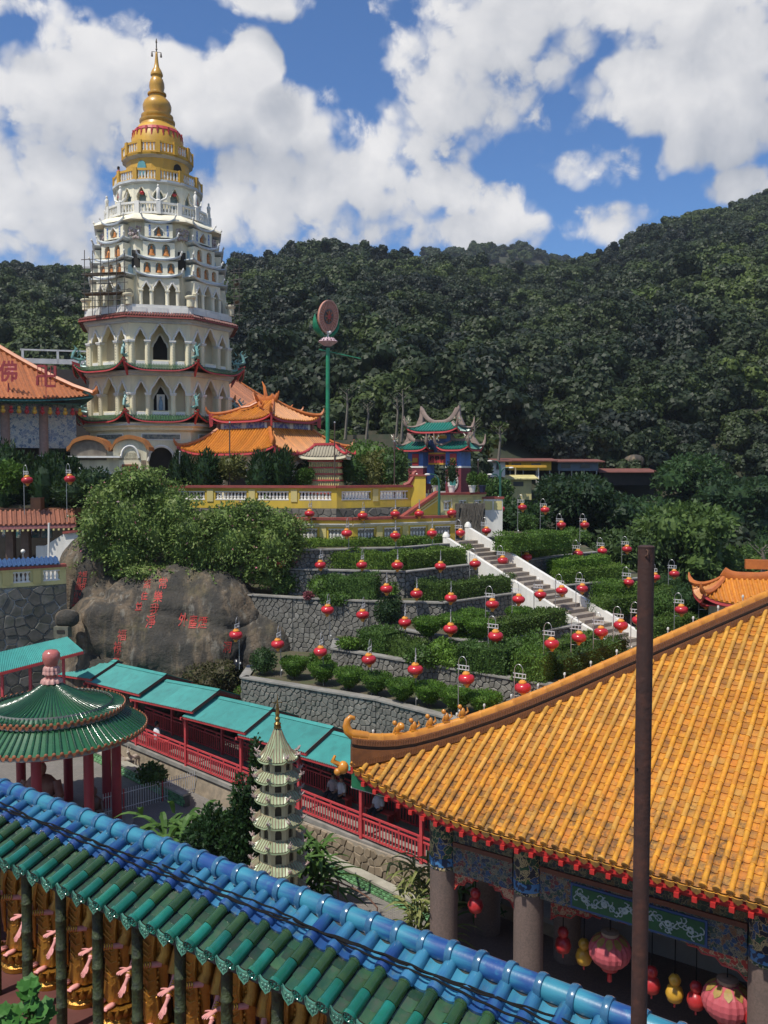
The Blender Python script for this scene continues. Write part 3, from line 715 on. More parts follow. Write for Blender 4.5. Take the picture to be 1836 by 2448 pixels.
# ------------------------------------------------------------------ lantern posts
LRED = M('lantern_red', (.52, .018, .03), (.42, .012, .022), 3., .3, coat=.3, orand=.14, dirt=(.40, .06, .06), dsc=5., damt=.35)
LGOLD = M('lantern_gold', (.75, .33, .05), (.68, .27, .04), 3., .4)
WHM = M('white_metal', (.62, .62, .62), None, 5., .5)
def lantern_proto():
    t = thing('lantern_post', 'x', 'lantern post')
    return t
def lantern(px, py, k, label, group, Y=None, zf=None, orient=None, s=1.):
    if Y is None:
        p = onz(px, py, TZ[k]+1.65); Y = max(edgeY(k, px)+.3, min(p.y, edgeY(k+1, px)-.4)); zf = TZ[k]
        if px > 1370 and k >= 2: zf -= .0
    c = at(px, py, Y); H = c.z-zf
    ox, oy = orient or ((-.10, -.36) if px < 900 else (-.04, -.37) if px < 1100 else (.30, -.2))
    if not 1.0 < H < 4: H = max(1.2, min(H, 4))
    t = thing('lantern_post', label, 'lantern post', (c.x-ox, c.y-oy, c.z-H), 0, group)
    key = round(H, 1); key = (key, ox, oy)
    if key not in LPM:
        a = MB(); a.tube([(0, 0, -.02), (0, 0, H+.62)], .021, 6)
        hk = MB(); hk.tube([(ox*(.5-.5*math.cos(u)), oy*(.5-.5*math.cos(u)), H+.62+.26*math.sin(u)) for u in np.linspace(0, PI, 9)] + [(ox, oy, H+.42)], .013, 5)
        br = MB()
        for zz in (.52, .36): br.bar((-ox*.15, -oy*.15, H+zz), (ox*1.35, oy*1.35, H+zz), .028)
        for f in (.1, .5, .92, 1.3): br.bar((ox*f, oy*f, H+.36), (ox*f, oy*f, H+.52), .022)
        br.bar((0, 0, H-.34), (ox, oy, H-.34), .016); br.bar((ox*.9, oy*.9, H+.3), (ox*.9, oy*.9, H+.36), .02)
        fl = MB(); fl.blob((.05, 0, .3), (.045, .045, .06), 6, 4)
        LPM[key] = (a.mesh('pole', 60), hk.mesh('hook', 60), br.mesh('bracket'), fl.mesh('socket_cover', 60))
    pm = LPM[key]
    link('pole', pm[0], METAL, t); link('hook', pm[1], METAL, t); link('bracket', pm[2], WHM, t); link('socket_cover', pm[3], WHITE, t)
    if 'lan' not in LPM:
        b = MB(); n = 20
        b.lathe([(.12, -.185), (.22, -.165), (.29, -.10), (.325, -.01), (.31, .08), (.25, .15), (.13, .185)], n)
        g1 = MB(); g1.lathe([(.15, .17), (.16, .19), (.15, .235), (.12, .245), (.10, .29), (.0, .30)], 14, cap=False)
        g2 = MB(); g2.lathe([(.14, -.17), (.145, -.2), (.12, -.215), (.115, -.25), (.075, -.26), (.07, -.33), (.0, -.335)], 14, cap=False)
        LPM['lan'] = (b.mesh('lantern', 45), g1.mesh('top_cap', 40), g2.mesh('bottom_cap', 40))
    s *= random.uniform(.95, 1.06); ln = link('lantern', LPM['lan'][0], LRED, t, (ox, oy, H), (random.uniform(-.07, .07), random.uniform(-.07, .07), random.random())); ln.scale = (s, s, s)
    link('top_cap', LPM['lan'][1], LGOLD, ln); link('bottom_cap', LPM['lan'][2], LGOLD, ln)
    return t
LPM = {}
LROWS = {1: ('along the lowest garden wall', [(564, 1518), (664, 1540), (766, 1558), (882, 1577), (993, 1601), (1115, 1623), (1250, 1644)]),
 2: ('along the second garden terrace', [(783, 1458), (867, 1470), (968, 1488), (1077, 1504), (1185, 1521), (1319, 1539), (1384, 1524), (1437, 1511), (1484, 1495), (1526, 1483), (1629, 1458), (1687, 1443), (1737, 1433)]),
 3: ('along the third garden terrace', [(924, 1408), (996, 1420), (1078, 1430), (1177, 1445), (1240, 1433), (1292, 1422), (1343, 1412), (1392, 1407), (1503, 1392), (1566, 1380), (1612, 1372)]),
 4: ('along the fourth garden terrace', [(671, 1344), (766, 1351), (865, 1351), (950, 1352), (1053, 1354), (1136, 1348), (1202, 1340), (1259, 1332), (1382, 1324), (1440, 1317), (1499, 1313)]),
 5: ('along the second wall under the balustrade', [(829, 1275), (945, 1281), (1033, 1275), (1101, 1274), (1163, 1269), (1342, 1255), (1398, 1255)]),
 6: ('in front of the yellow balustrade wall', [(740, 1228), (867, 1233), (945, 1229), (1002, 1228), (1080, 1226), (1196, 1217), (1249, 1213), (1303, 1219)])}
for k, (txt, pts) in LROWS.items():
    for i, (px, py) in enumerate(pts):
        lantern(px, py, k, f'red pole lantern, {ORD[i]} from left in the row {txt}', 'red lantern posts')
for i, (px, py, Y, s) in enumerate([(65, 1148, 51.2, 1), (167, 1145, 51.2, 1), (194, 1152, 57, .9), (247, 1147, 55, .9)]):
    lantern(px, py, 6, f'red lantern on a pole above the tiled eave at left, {ORD[i]} from left', 'red lantern posts', Y, -3.05 if i < 2 else -3.2, (.22, -.05), s)
# ------------------------------------------------------------------ carved boulders
def rockmat():
    m = bpy.data.materials.new('boulder_granite'); m.use_nodes = True; q = NT(m.node_tree); b = m.node_tree.nodes['Principled BSDF']
    v = q.n('ShaderNodeTexCoord').outputs['Object']
    vs = q.vm('MULTIPLY', v, (1.6, 1.6, .16))
    c = q.mix(q.mr(q.noise(v, .8, 8, .65), .35, .65), (.19, .14, .09), (.105, .08, .054))
    c = q.mix(q.m('MULTIPLY', q.mr(q.noise(vs, 1.3, 6, .65), .44, .58), .8), c, (.045, .04, .034))
    c = q.mix(q.m('MULTIPLY', q.mr(q.noise(vs, 2.7, 4, .6), .54, .66), .45), c, (.30, .28, .23))
    c = q.mix(q.m('MULTIPLY', q.mr(q.noise(v, .55, 7, .7), .52, .66), .7), c, (.10, .085, .035))
    c = q.mix(q.m('MULTIPLY', q.mr(q.noise(q.vm('MULTIPLY', v, (.9, .9, .1)), .9, 6, .6), .44, .56), .85), c, (.035, .033, .028))
    q.lk(c, b.inputs['Base Color']); b.inputs['Roughness'].default_value = .9
    bn = q.n('ShaderNodeBump'); bn.inputs['Strength'].default_value = .9; bn.inputs['Distance'].default_value = .2
    q.lk(q.noise(v, 2.2, 10, .65), bn.inputs['Height']); q.lk(bn.outputs[0], b.inputs['Normal'])
    return m
ROCK = rockmat()
def boulder(label, c, r, seed, amp=.12, n=110, m=70, cracks=(), grp=None, lobes=()):
    t = thing('carved_boulder' if seed < 3 else 'boulder', label, 'boulder', (c[0], c[1], c[2]-r[2]*.5), 0, grp); off = Vector((seed*13.7, 5.1, 2.2)); rings = []
    for i in range(m+1):
        th = PI*min(max(i/m, .004), .996); ring = []
        for k in range(n):
            ph = 2*PI*k/n; d = Vector((math.sin(th)*math.cos(ph), math.sin(th)*math.sin(ph), -math.cos(th)))
            e = Vector([math.copysign(abs(x)**.8, x) for x in d])
            p = Vector((e.x*r[0], e.y*r[1], e.z*r[2]))
            s = 1+amp*mnoise.fractal(p*.28+off, .9, 2.2, 4)
            q = p*s
            for (nx, nz, dd, wd, dep) in cracks:
                dist = abs(q.x*nx+q.z*nz-dd + .25*mnoise.noise(p*.8))
                if dist < wd and q.y < 0: q = q*(1-dep*(1-dist/wd))
            ring.append(Vector(c)+q)
        rings.append(ring)
    mb = MB(); mb.loft(rings); V = list(mb.v); F = [f for f in mb.f if len(f) == 4]
    part(mb, 'rock', ROCK, t, world=True, smooth=75)
    for (lc, lr, ls) in lobes:
        rings = []; off = Vector((ls*3.1, ls, 2.))
        for i in range(41):
            th = PI*min(max(i/40, .004), .996); ring = []
            for k in range(64):
                ph = 2*PI*k/64; d = Vector((math.sin(th)*math.cos(ph), math.sin(th)*math.sin(ph), -math.cos(th))); e = Vector([math.copysign(abs(x)**.75, x) for x in d])
                ring.append(Vector(lc)+Vector((e.x*lr[0], e.y*lr[1], e.z*lr[2]))*(1+.16*mnoise.fractal(Vector((e.x*lr[0], e.y*lr[1], e.z*lr[2]))*.35+off, .9, 2.2, 4)))
            rings.append(ring)
        mb = MB(); mb.loft(rings); o = len(V); V += list(mb.v); F += [tuple(i+o for i in f) for f in mb.f if len(f) == 4]
        part(mb, 'rock', ROCK, t, world=True, smooth=75)
    bv = BVHTree.FromPolygons([Vector(v) for v in V], F)
    return t, bv
INK = M('red_inscription', (.58, .04, .03), (.38, .05, .04), 4., .7, dirt=(.2, .08, .06), damt=.5)
def glyph_mesh(ch, off=.004):
    cu = bpy.data.curves.new('g', 'FONT'); cu.body = ch; cu.size = 1; cu.offset = off; cu.resolution_u = 3; cu.align_x = 'CENTER'; cu.align_y = 'CENTER'
    o = bpy.data.objects.new('g', cu); COL.objects.link(o)
    dg = bpy.context.evaluated_depsgraph_get(); me = bpy.data.meshes.new_from_object(o.evaluated_get(dg))
    bpy.data.objects.remove(o); bpy.data.curves.remove(cu); return me
def carve(t, bv, ch, cx, cy, w, h, slant=0.):
    me = glyph_mesh(ch); mi = rootm(t).inverted()
    if not len(me.vertices): return
    xs = [v.co.x for v in me.vertices]; ys = [v.co.y for v in me.vertices]; x0, x1, y0, y1 = min(xs), max(xs), min(ys), max(ys)
    for v in me.vertices:
        a = (v.co.x-x0)/(x1-x0+1e-6)-.5; b = (v.co.y-y0)/(y1-y0+1e-6)-.5
        d = ray(cx+a*w+b*slant, cy-b*h).normalized(); hit = bv.ray_cast(Vector((0, 0, 0)), d)
        p = hit[0]-d*.035 if hit[0] else d*50
        v.co = mi @ p
    link('carved_character', me, INK, t)
big, bvb = boulder('huge weathered boulder carved with columns of red characters', (-12.3, 51.2, -12.4), (7.0, 4.9, 6.7), 1, .10, 150, 100, lobes=((tuple(at(290, 1560, 50)), (3.0, 2.6, 3.4), 1), (tuple(at(600, 1560, 49.8)), (2.9, 2.3, 2.6), 2), (tuple(at(250, 1480, 51.3)), (1.6, 2.0, 3.0), 4)), cracks=
                   [(.78, -.62, 2.2, .3, .10), (.25, .97, 1.6, .25, .05), (.86, .5, -1.7, .22, .07), (-.35, .93, -1.3, .35, .06), (.2, .98, 4.6, .3, .05)])
for ch, x, y, w, h in [('常', 390, 1394, 20, 27), ('樂', 378, 1426, 21, 28), ('我', 369, 1456, 21, 28), ('淨', 360, 1486, 23, 30), ('無', 352, 1394, 17, 25), ('住', 345, 1424, 16, 20), ('並', 332, 1449, 16, 20),
                       ('外', 438, 1481, 22, 32), ('塵', 461, 1486, 19, 33), ('煙', 484, 1488, 22, 29), ('福', 291, 1518, 21, 27), ('祿', 281, 1547, 20, 27), ('壽', 279, 1572, 16, 21), ('洞', 543, 1547, 19, 27)]:
    carve(big, bvb, ch, x, y, w, h, 3)
lef, bvl = boulder('smaller upright boulder with two faint columns of red characters', (-17.3, 52.0, -7.4), (1.9, 2.3, 3.5), 2, .10, 70, 50)
for ch, x, y in [('極', 203, 1372), ('旦', 202, 1389), ('因', 197, 1404), ('心', 195, 1419), ('冷', 190, 1435), ('名', 186, 1453), ('大', 192, 1372), ('居', 189, 1388), ('國', 186, 1404), ('行', 182, 1421), ('南', 180, 1435), ('海', 175, 1450)]:
    carve(lef, bvl, ch, x, y, 11, 14, 2)
boulder('bare rock wedged between the two carved boulders', (-15.2, 53.0, -7.6), (1.1, 1.5, 2.4), 5, .15, 40, 30)
boulder('round brown stone at the foot of the smaller boulder', at(160, 1478, 46.6), (.6, .5, .45), 6, .12, 30, 20)
boulder('grey rock far up the hillside above the sheds', at(1515, 1108, 121), (1.5, 1.2, 1.2), 7, .2, 36, 24)
boulder('dark rock on the hillside above the yellow shed', at(1395, 1056, 140), (2., 1.5, 1.0), 8, .2, 36, 24)
# dry grass and ferns at the boulder foot
bush('dry brown scrub at the right foot of the carved boulder', 530, 1640, -11.5, 2.0, 1.3, leafmat('leaf_dry', [(.06, .05, .02), (.12, .1, .04), (.10, .13, .04)]), 2600, .16, 8)
bush('dry grass growing under the clipped dark shrub', 600, 1680, -11.8, 1.2, .8, MATS['leaf_dry'], 1000, .14, 6)
bush('small clipped bush above the teal roof', 592, 1672, -11.6, .62, .75, LF_TOPI, 1200, .08)
# ------------------------------------------------------------------ bougainvillea
def bougain(label, Y, bl, n, seed):
    t = thing('bougainvillea_bush', label, 'bush', at(bl[0][0], bl[0][1], Y) + Vector((0, 0, -3)), 0, 'flowering climbers over the boulders'); rr = random.Random(seed); rng = np.random.default_rng(seed)
    B = []
    for (px, py, a, b) in bl:
        y = Y+rr.uniform(-.9, .9); p = at(px, py, y); k = y/FPX; B.append((p.x, p.y, p.z, a*k, a*k*.75, b*k))
    ex = []
    for _ in range(170):                                        # arching shoots
        b = rr.choice(B); a = rr.uniform(0, 2*PI); e = rr.uniform(-.1, .9)
        o = Vector((math.cos(a)*b[3], math.sin(a)*b[4], e*b[5])); s0 = Vector(b[:3])+o*.9; dr = (o.normalized()+Vector((0, 0, .5))).normalized(); L = rr.uniform(.5, 1.3)
        for i in range(24):
            f = i/24; p = s0+dr*(L*f)+Vector((0, 0, -.75*L*f*f)); ex.append(tuple(p+Vector((rr.gauss(0, .05), rr.gauss(0, .05), rr.gauss(0, .05)))))
    extra = leafquads(np.array(ex), .15, rng)
    foliage('foliage', LF_BOUG, t, B, n, .19, .72, world=True, extra=extra, droop=.2, lo=.6, hi=1.12)
    P, d = blobpts(B, 220, rng, lo=.98, hi=1.1)
    V = leafquads(P, .14, rng); mi = np.array(rootm(t).inverted()); V = V @ mi[:3, :3].T + mi[:3, 3]
    link('blossoms', fastmesh('blossoms', V), leafmat('blossom', [(.55, .45, .42), (.5, .12, .2), (.6, .55, .5)], .1), t)
    tk = MB(); c = Vector(B[0][:3])
    for k in range(5):
        b = B[k]; tk.tube([(c.x, c.y, c.z-b[5]-1.2), ((c.x+b[0])/2, b[1], (c.z+b[2])/2-.6), b[:3]], [.09, .06, .03], 5)
    part(tk, 'stems', BARK, t, world=True)
bougain('big rounded bougainvillea with small white blossoms above the carved boulders', 50.5, [(310, 1240, 80, 75), (270, 1200, 60, 50), (360, 1190, 70, 50), (240, 1290, 45, 60), (300, 1320, 70, 50), (380, 1270, 80, 70), (420, 1220, 50, 50), (330, 1150, 55, 35), (215, 1350, 30, 40), (270, 1370, 45, 25), (350, 1370, 60, 25), (440, 1310, 50, 50), (225, 1255, 40, 40)], 15000, 11)
bougain('broad dense bougainvillea hanging over the wall below the yellow balustrade', 50.0, [(560, 1290, 80, 70), (500, 1320, 70, 60), (620, 1270, 60, 60), (660, 1300, 60, 60), (690, 1260, 40, 35), (540, 1240, 50, 35), (640, 1340, 60, 40), (580, 1365, 70, 30), (500, 1370, 70, 25), (470, 1350, 50, 40), (600, 1220, 40, 25), (700, 1330, 30, 45), (455, 1270, 45, 50), (650, 1385, 40, 25)], 16000, 12)
# ------------------------------------------------------------------ red covered walkway
TEAL = M('teal_sheet', (.055, .31, .275), (.045, .26, .235), .7, .6, dirt=(.035, .14, .13), dsc=2.2, damt=.35, streak=False, orand=.08)
def walk_t(px, off):
    """distance along the walkway where the line offset by off crosses image column px"""
    o = WA+WN*off; u = (px-918)/FPX
    t = (u*o.y-o.x)/(WD.x-u*WD.y); return t, o+WD*t
def wz(t): return WA.z+(WB.z-WA.z)*t/WLEN
def walkway():
    t = thing('covered_walkway', 'long red railed walkway under stepped teal metal roofs', 'walkway', WA)
    def P(s, o, z): p = WA+WD*s+WN*o; return Vector((p.x, p.y, z))
    mb = MB(); s0, s1 = -4.5, WLEN+6
    rings = [[P(s, -.12, wz(s)-.18), P(s, 2.3, wz(s)-.18), P(s, 2.3, wz(s)), P(s, -.12, wz(s))] for s in np.linspace(s0, s1, 12)]
    mb.loft(rings); part(mb, 'floor', CONC, t, world=True)
    posts = [walk_t(px, 0)[0] for px in (122, 205, 318, 438, 572, 712, 863, 1010)]; posts = posts + [posts[-1]+3.2]
    for i, s in enumerate(posts):
        for o in (0, 2.15):
            mb = MB(); mb.box(P(s, o, wz(s)+1.1), (.13, .13, 2.5), math.atan2(WD.y, WD.x)); part(mb, 'post', REDRAIL, t, world=True)
        mb = MB(); mb.bar(P(s, -.3, wz(s)+2.3), P(s, 2.5, wz(s)+2.3), .1, .12); part(mb, 'cross_beam', REDRAIL, t, world=True)
    allp = [s0]+posts
    nb = 0; rest = MB()
    for a, b in zip(allp, allp[1:]):
        for o in (0, 2.15):
            for h, w in ((.98, .07), (.80, .06), (.14, .07)):
                mb = MB(); mb.bar(P(a+.07, o, wz(a)+h), P(b-.07, o, wz(b)+h), .06, w); part(mb, 'rail', REDRAIL, t, world=True)
            n = int((b-a)/.15)
            for i in range(1, n):
                s = a+(b-a)*i/n
                if i % 6 == 0:
                    m2 = MB(); m2.bar(P(s, o, wz(s)+.1), P(s, o, wz(s)+1.), .07); part(m2, 'rail_post', REDRAIL, t, world=True); continue
                if o == 0 and nb < 290 and a > s0:
                    m2 = MB(); m2.bar(P(s, o, wz(s)+.14), P(s, o, wz(s)+.8), .05); part(m2, 'baluster', REDRAIL, t, world=True); nb += 1
                else: rest.bar(P(s, o, wz(s)+.14), P(s, o, wz(s)+.8), .05)
    part(rest, 'far_balusters', REDRAIL, t, world=True, kind='stuff')
    eaves = [((60, 1600), (211, 1622)), ((196, 1626), (327, 1658)), ((304, 1667), (455, 1699)), ((432, 1711), (582, 1749)), ((565, 1755), (730, 1798)), ((717, 1806), (893, 1856)), ((880, 1868), (1080, 1930))]
    for (ax, ay), (bx, by) in eaves:
        sa, pa = walk_t(ax, -.38); sb, pb = walk_t(bx, -.38)
        za = at(ax, ay, pa.y).z; zb = at(bx, by, pb.y).z
        rf = MB(); L = sb-sa; rise = .66; wd = 1.58
        def Q(f, g, dz=0): s = sa+L*f; p = P(s, -.38+g, za+(zb-za)*f); p.z += dz+rise*(g/wd if g <= wd else 2-g/wd); return p
        nsh = 4
        fr = part(MB().add([Q(f, g, -.12-.05*(i > 3)) for i, (f, g) in enumerate([(0, 0), (1, 0), (1, .001), (0, .001)])], [(0, 1, 2, 3)]), 'eave_line', REDPAINT, t, world=True) if False else None
        for (f0, g0), (f1, g1) in (((0, .02), (1, .02)), ((0, wd*2-.02), (1, wd*2-.02))):
            mb = MB(); mb.bar(Q(f0, g0, -.09), Q(f1, g1, -.09), .08, .13); part(mb, 'eave_beam', REDPAINT, t, world=True)
        for f in (0.01, .99):
            for g0, g1 in ((0, wd), (wd, 2*wd)):
                mb = MB(); mb.bar(Q(f, g0, -.08), Q(f, g1, -.08), .06, .12); part(mb, 'gable_board', M('dark_red_paint', (.16, .03, .03), (.12, .025, .025), 2., .6), t, world=True)
        for side in (0, 1):
            for k in range(nsh):
                mb = MB(); rows = []; nn = 20
                for j in range(nn+1):
                    f = (k+j/nn)/nsh; cz = .022*math.sin(j*PI/1.0*.999+PI/2)
                    g0, g1 = (-.05, wd) if side == 0 else (wd, 2*wd+.05)
                    rows.append([Q(f, g0, cz), Q(f, g1, cz)])
                mb.loft(rows, cap=False, closed=False); o = part(mb, 'roof_sheet', TEAL, t, world=True)
        mb = MB(); mb.loft([[Q(f, wd-.16, .035), Q(f, wd, .05), Q(f, wd+.16, .035)] for f in (0, 1)], cap=False, closed=False); part(mb, 'ridge_cap', TEAL, t, world=True)
    # branch going left behind the round pavilion
    a = at(-20, 1612, 42.0); b = at(199, 1556, 44.3); c = at(-20, 1563, 43.4); d = at(160, 1522, 45.7)
    for k in range(5):
        rows = []; nn = 20
        for j in range(nn+1):
            f = (k+j/nn)/5; dz = Vector((0, 0, .02*math.cos(j*PI*.999))); rows.append([a.lerp(b, f)+dz, c.lerp(d, f)+dz])
        mb = MB(); mb.loft(rows, cap=False, closed=False); part(mb, 'roof_sheet', TEAL, t, world=True)
    mb = MB(); mb.bar(a+Vector((0, 0, -.09)), b+Vector((0, 0, -.09)), .08, .13); part(mb, 'eave_beam', REDPAINT, t, world=True)
    for f in (.08, .38, .75):
        p = a.lerp(b, f)+Vector((0, .3, 0)); mb = MB(); mb.bar((p.x, p.y, -14.2), p, .12); part(mb, 'post', REDRAIL, t, world=True)
    # masonry under the near side: stone base wall with a kerb
    base = MB(); rows = []
    for s in np.linspace(-4, WLEN+6, 20):
        rows.append([P(s, -.2, gz(*P(s, -.2, 0)[:2])-.1), P(s, 0.0, wz(s)-.19), P(s, .4, wz(s)-.19), P(s, .4, -16.4)])
    base.loft(rows, closed=True)
    m = M('tan_rubble', (.34, .27, .19), (.22, .18, .13), 2.6, .9, .5, 8, dirt=(.12, .10, .07), damt=.6)
    part(base, 'base_wall', m, t, world=True)
walkway()
def crazy_stones():
    """rubble base wall of the walkway at right: raised pale pointing"""
    s0 = WLEN-8.5; a = WA+WD*s0-WN*.27; b = WA+WD*(WLEN+2.2)-WN*.27
    stone_wall('rubble_base_wall', 'tan rubble wall under the red railing at right', [a, b], -14.35, -15.6, .36, .02, 33, False, 200, M('tan_stone', (.27, .215, .15), (.20, .155, .105), 2., .85, .3, 12, orand=.2), .1, 'stone wall', mort=M('pale_pointing', (.34, .30, .24), (.26, .22, .17), 3., .9))
crazy_stones()
GTILE = M('green_wall_tile', (.10, .25, .10), (.16, .33, .15), 4., .25, coat=.4, orand=.35); GCAP = M('tile_wall_cap', (.42, .40, .33), (.34, .32, .26), 2., .8, dirt=(.15, .14, .1), damt=.5)
def low_tile_wall(label, a, b, h, n0):
    d = (b-a); d.z = 0; L = d.length; d.normalize(); o = Vector((d.y, -d.x, 0)); t = thing('tiled_planter_wall', label, 'low wall', a, 0, 'green tiled low walls of the courtyard')
    g = b.z-a.z
    mb = MB(); z = Vector((0, 0, 1)); A, B_ = Vector((0, 0, 0)), b-a
    mb.extr([A-o*.0-z*.6, B_-z*.6, B_+z*h, A+z*h], -o*.3); part(mb, 'wall_core', MORTAR, t)
    mb = MB(); mb.extr([A+o*.06+z*(h+.003), B_+o*.06+z*(h+.003), B_+o*.06+z*(h+.09), A+o*.06+z*(h+.09)], -o*.42); part(mb, 'cap', GCAP, t)
    nr = 3; s = h/nr; nc = int(L/(s*1.5)); tm = MB(); tm.add([(-s*.72, 0, -s*.47), (s*.72, 0, -s*.47), (s*.72, 0, s*.47), (-s*.72, 0, s*.47), (-s*.5, -.03, -s*.3), (s*.5, -.03, -s*.3), (s*.5, -.03, s*.3), (-s*.5, -.03, s*.3)], [(0, 1, 5, 4), (1, 2, 6, 5), (2, 3, 7, 6), (3, 0, 4, 7), (4, 5, 6, 7)])
    me = tm.mesh('glazed_tile'); rz = math.atan2(d.y, d.x); k = 0; cand = []
    for i in range(nc):
        for j in range(nr):
            f = (i+.5+(j % 2)*.5-.25)/nc; p = A.lerp(B_, f)+o*.004+z*(s*(j+.5)); cand.append(p)
    cand.sort(key=lambda p: (a+p).y)
    for p in cand[:300]: link('glazed_tile', me, GTILE, t, p, (0, 0, rz))
def cpt(px, Y): x = (px-918)/FPX*Y; return Vector((x, Y, gz(x, Y)))
def wpt(s, off): p = WA+WD*s-WN*off; return Vector((p.x, p.y, gz(p.x, p.y)))
low_tile_wall('green tiled low wall in front of the rubble wall at right', wpt(WLEN-9, .95), wpt(WLEN+2.0, .95), .42, 0)
low_tile_wall('green tiled low wall beside the round pavilion, along the walkway', wpt(-.6, 1.5), wpt(7.0, 1.5), .5, 0)
low_tile_wall('green tiled low wall behind the round pavilion columns', cpt(90, 43.2), cpt(214, 44.2), .9, 0)
# white picket fence
def picket():
    a, b = cpt(235, 37.0), cpt(495, 40.5); t = thing('picket_fence', 'thin white metal picket fence across the courtyard', 'fence', a); B_ = b-a; n = 46
    for i in range(n):
        p = B_*(i/(n-1)); mb = MB(); red = i in (8, 24, 44)
        mb.bar(p, p+Vector((0, 0, 1.0)), .05 if red else .022); part(mb, 'fence_post' if red else 'picket', REDPAINT if red else WHM, t)
    for h in (.18, .82): mb = MB(); mb.bar(Vector((0, 0, h)), B_+Vector((0, 0, h)), .03); part(mb, 'rail', WHM, t)
picket()
def handrail():
    t = thing('curved_handrail', 'thin rusty curved handrail on the courtyard paving', 'handrail', cpt(735, 31.5)); o = Vector(t.location)
    pts = [at(720, 2096, 31.0), at(770, 2104, 30.2), at(808, 2108, 29.2), at(850, 2126, 28.2), at(880, 2145, 27.2), at(902, 2170, 26.3)]
    mb = MB(); mb.tube([p-o for p in pts], .028, 6); part(mb, 'rail', M('rusty_iron', (.16, .08, .05), (.11, .055, .035), 4., .8), t)
    p = pts[2]-o; mb = MB(); mb.tube([p, (p.x, p.y, gz(pts[2].x, pts[2].y)-o.z-.02)], .024, 6); part(mb, 'post', MATS['rusty_iron'], t)
    p = pts[-1]-o; mb = MB(); mb.tube([p, (p.x, p.y, gz(pts[-1].x, pts[-1].y)-o.z-.02)], .024, 6); part(mb, 'post', MATS['rusty_iron'], t)
handrail()
# ------------------------------------------------------------------ people
def skin_mesh(verts, edges, radii, sub=1, root=0):
    me = bpy.data.meshes.new('s'); me.from_pydata(verts, edges, []); o = bpy.data.objects.new('s', me); COL.objects.link(o)
    o.modifiers.new('k', 'SKIN'); sv = me.skin_vertices[0].data
    for i, r in enumerate(radii): sv[i].radius = (r, r) if not isinstance(r, tuple) else r
    sv[root].use_root = True
    md = o.modifiers.new('d', 'SUBSURF'); md.levels = sub; md.render_levels = sub
    dg = bpy.context.evaluated_depsgraph_get(); r = bpy.data.meshes.new_from_object(o.evaluated_get(dg)); bpy.data.objects.remove(o); bpy.data.meshes.remove(me)
    r.shade_smooth(); return r
def person(label, loc, rz, shirt, seated=True, group=None):
    t = thing('person', label, 'person', loc, rz, group); hz = .45 if seated else .9
    V = [(0, 0, hz), (0, 0, hz+.22), (0, 0, hz+.45), (0, .0, hz+.56), (0, -.02, hz+.66), (0, -.02, hz+.78),
         (.17, 0, hz+.46), (.24, -.02, hz+.22), (.2, -.2, hz+.1), (.15, -.32, hz+.08), (-.17, 0, hz+.46), (-.24, -.02, hz+.22), (-.2, -.2, hz+.1), (-.15, -.32, hz+.08)]
    E = [(0, 1), (1, 2), (2, 3), (3, 4), (4, 5), (2, 6), (6, 7), (7, 8), (8, 9), (2, 10), (10, 11), (11, 12), (12, 13)]
    Rr = [.15, .135, .14, .055, .085, .075, .06, .048, .04, .035, .06, .048, .04, .035]
    for s in (1, -1):
        n = len(V)
        if seated: V += [(.1*s, -.02, hz), (.12*s, -.42, hz+.02), (.12*s, -.44, .08), (.12*s, -.56, .04)]
        else: V += [(.1*s, 0, hz-.05), (.11*s, -.02, hz-.45), (.11*s, .02, .08), (.11*s, -.12, .04)]
        E += [(0, n), (n, n+1), (n+1, n+2), (n+2, n+3)]; Rr += [.09, .07, .05, .04]
    link('body', skin_mesh(V, E, Rr, 1), SKIN, t)
    mb = MB(); mb.lathe([(.165, hz-.08), (.17, hz+.1), (.165, hz+.3), (.19, hz+.44), (.12, hz+.54), (.07, hz+.57)], 14, sx=1.12, sy=.92)
    for s in (1, -1): mb.tube([(.14*s, 0, hz+.47), (.225*s, -.01, hz+.33), (.245*s, -.03, hz+.2)], [.085, .08, .075], 8)
    part(mb, 'shirt', shirt, t, smooth=60)
    mb = MB()
    for s in (1, -1):
        if seated: mb.tube([(.08*s, .03, hz), (.12*s, -.4, hz+.03), (.12*s, -.45, hz-.05), (.12*s, -.45, .1)], [.12, .09, .085, .07], 8)
        else: mb.tube([(.09*s, 0, hz), (.11*s, -.02, hz-.45), (.11*s, .02, .1)], [.12, .09, .07], 8)
    part(mb, 'trousers', TROUS, t, smooth=60)
    mb = MB(); mb.blob((0, .01, hz+.80), (.098, .11, .10), 10, 7); mb.blob((0, .06, hz+.72), (.085, .06, .1), 8, 5); part(mb, 'hair', HAIR, t, smooth=60)
    mb = MB(); mb.blob((0, -.115, hz+.72), (.018, .02, .022), 5, 4); mb.blob((.03, -.1, hz+.75), (.012, .008, .008), 5, 4); mb.blob((-.03, -.1, hz+.75), (.012, .008, .008), 5, 4); part(mb, 'face', SKIN, t, smooth=60)
    return t
def on_walk(px, off): s, p = walk_t(px, off); return Vector((p.x, p.y, wz(s)))
rzw = math.atan2(WD.y, WD.x)
def seat(px, off, label):
    p = on_walk(px, off); t = thing('walkway_bench', label, 'bench', p, rzw, 'benches in the covered walkway')
    mb = MB(); mb.box((0, .05, .40), (1.5, .4, .06)); part(mb, 'seat', REDPAINT, t)
    for s in (-.6, .6): mb = MB(); mb.box((s, .05, .185), (.08, .34, .37)); part(mb, 'leg', REDPAINT, t)
seat(368, .5, 'red bench with one seated visitor in the walkway'); seat(805, 1.75, 'red bench with two seated visitors in the walkway'); seat(905, 1.75, 'red bench with one seated visitor near the orange roof')
person('person in a white shirt seated with back to us in the walkway', on_walk(368, .5), rzw+PI-.3, SHIRTW)
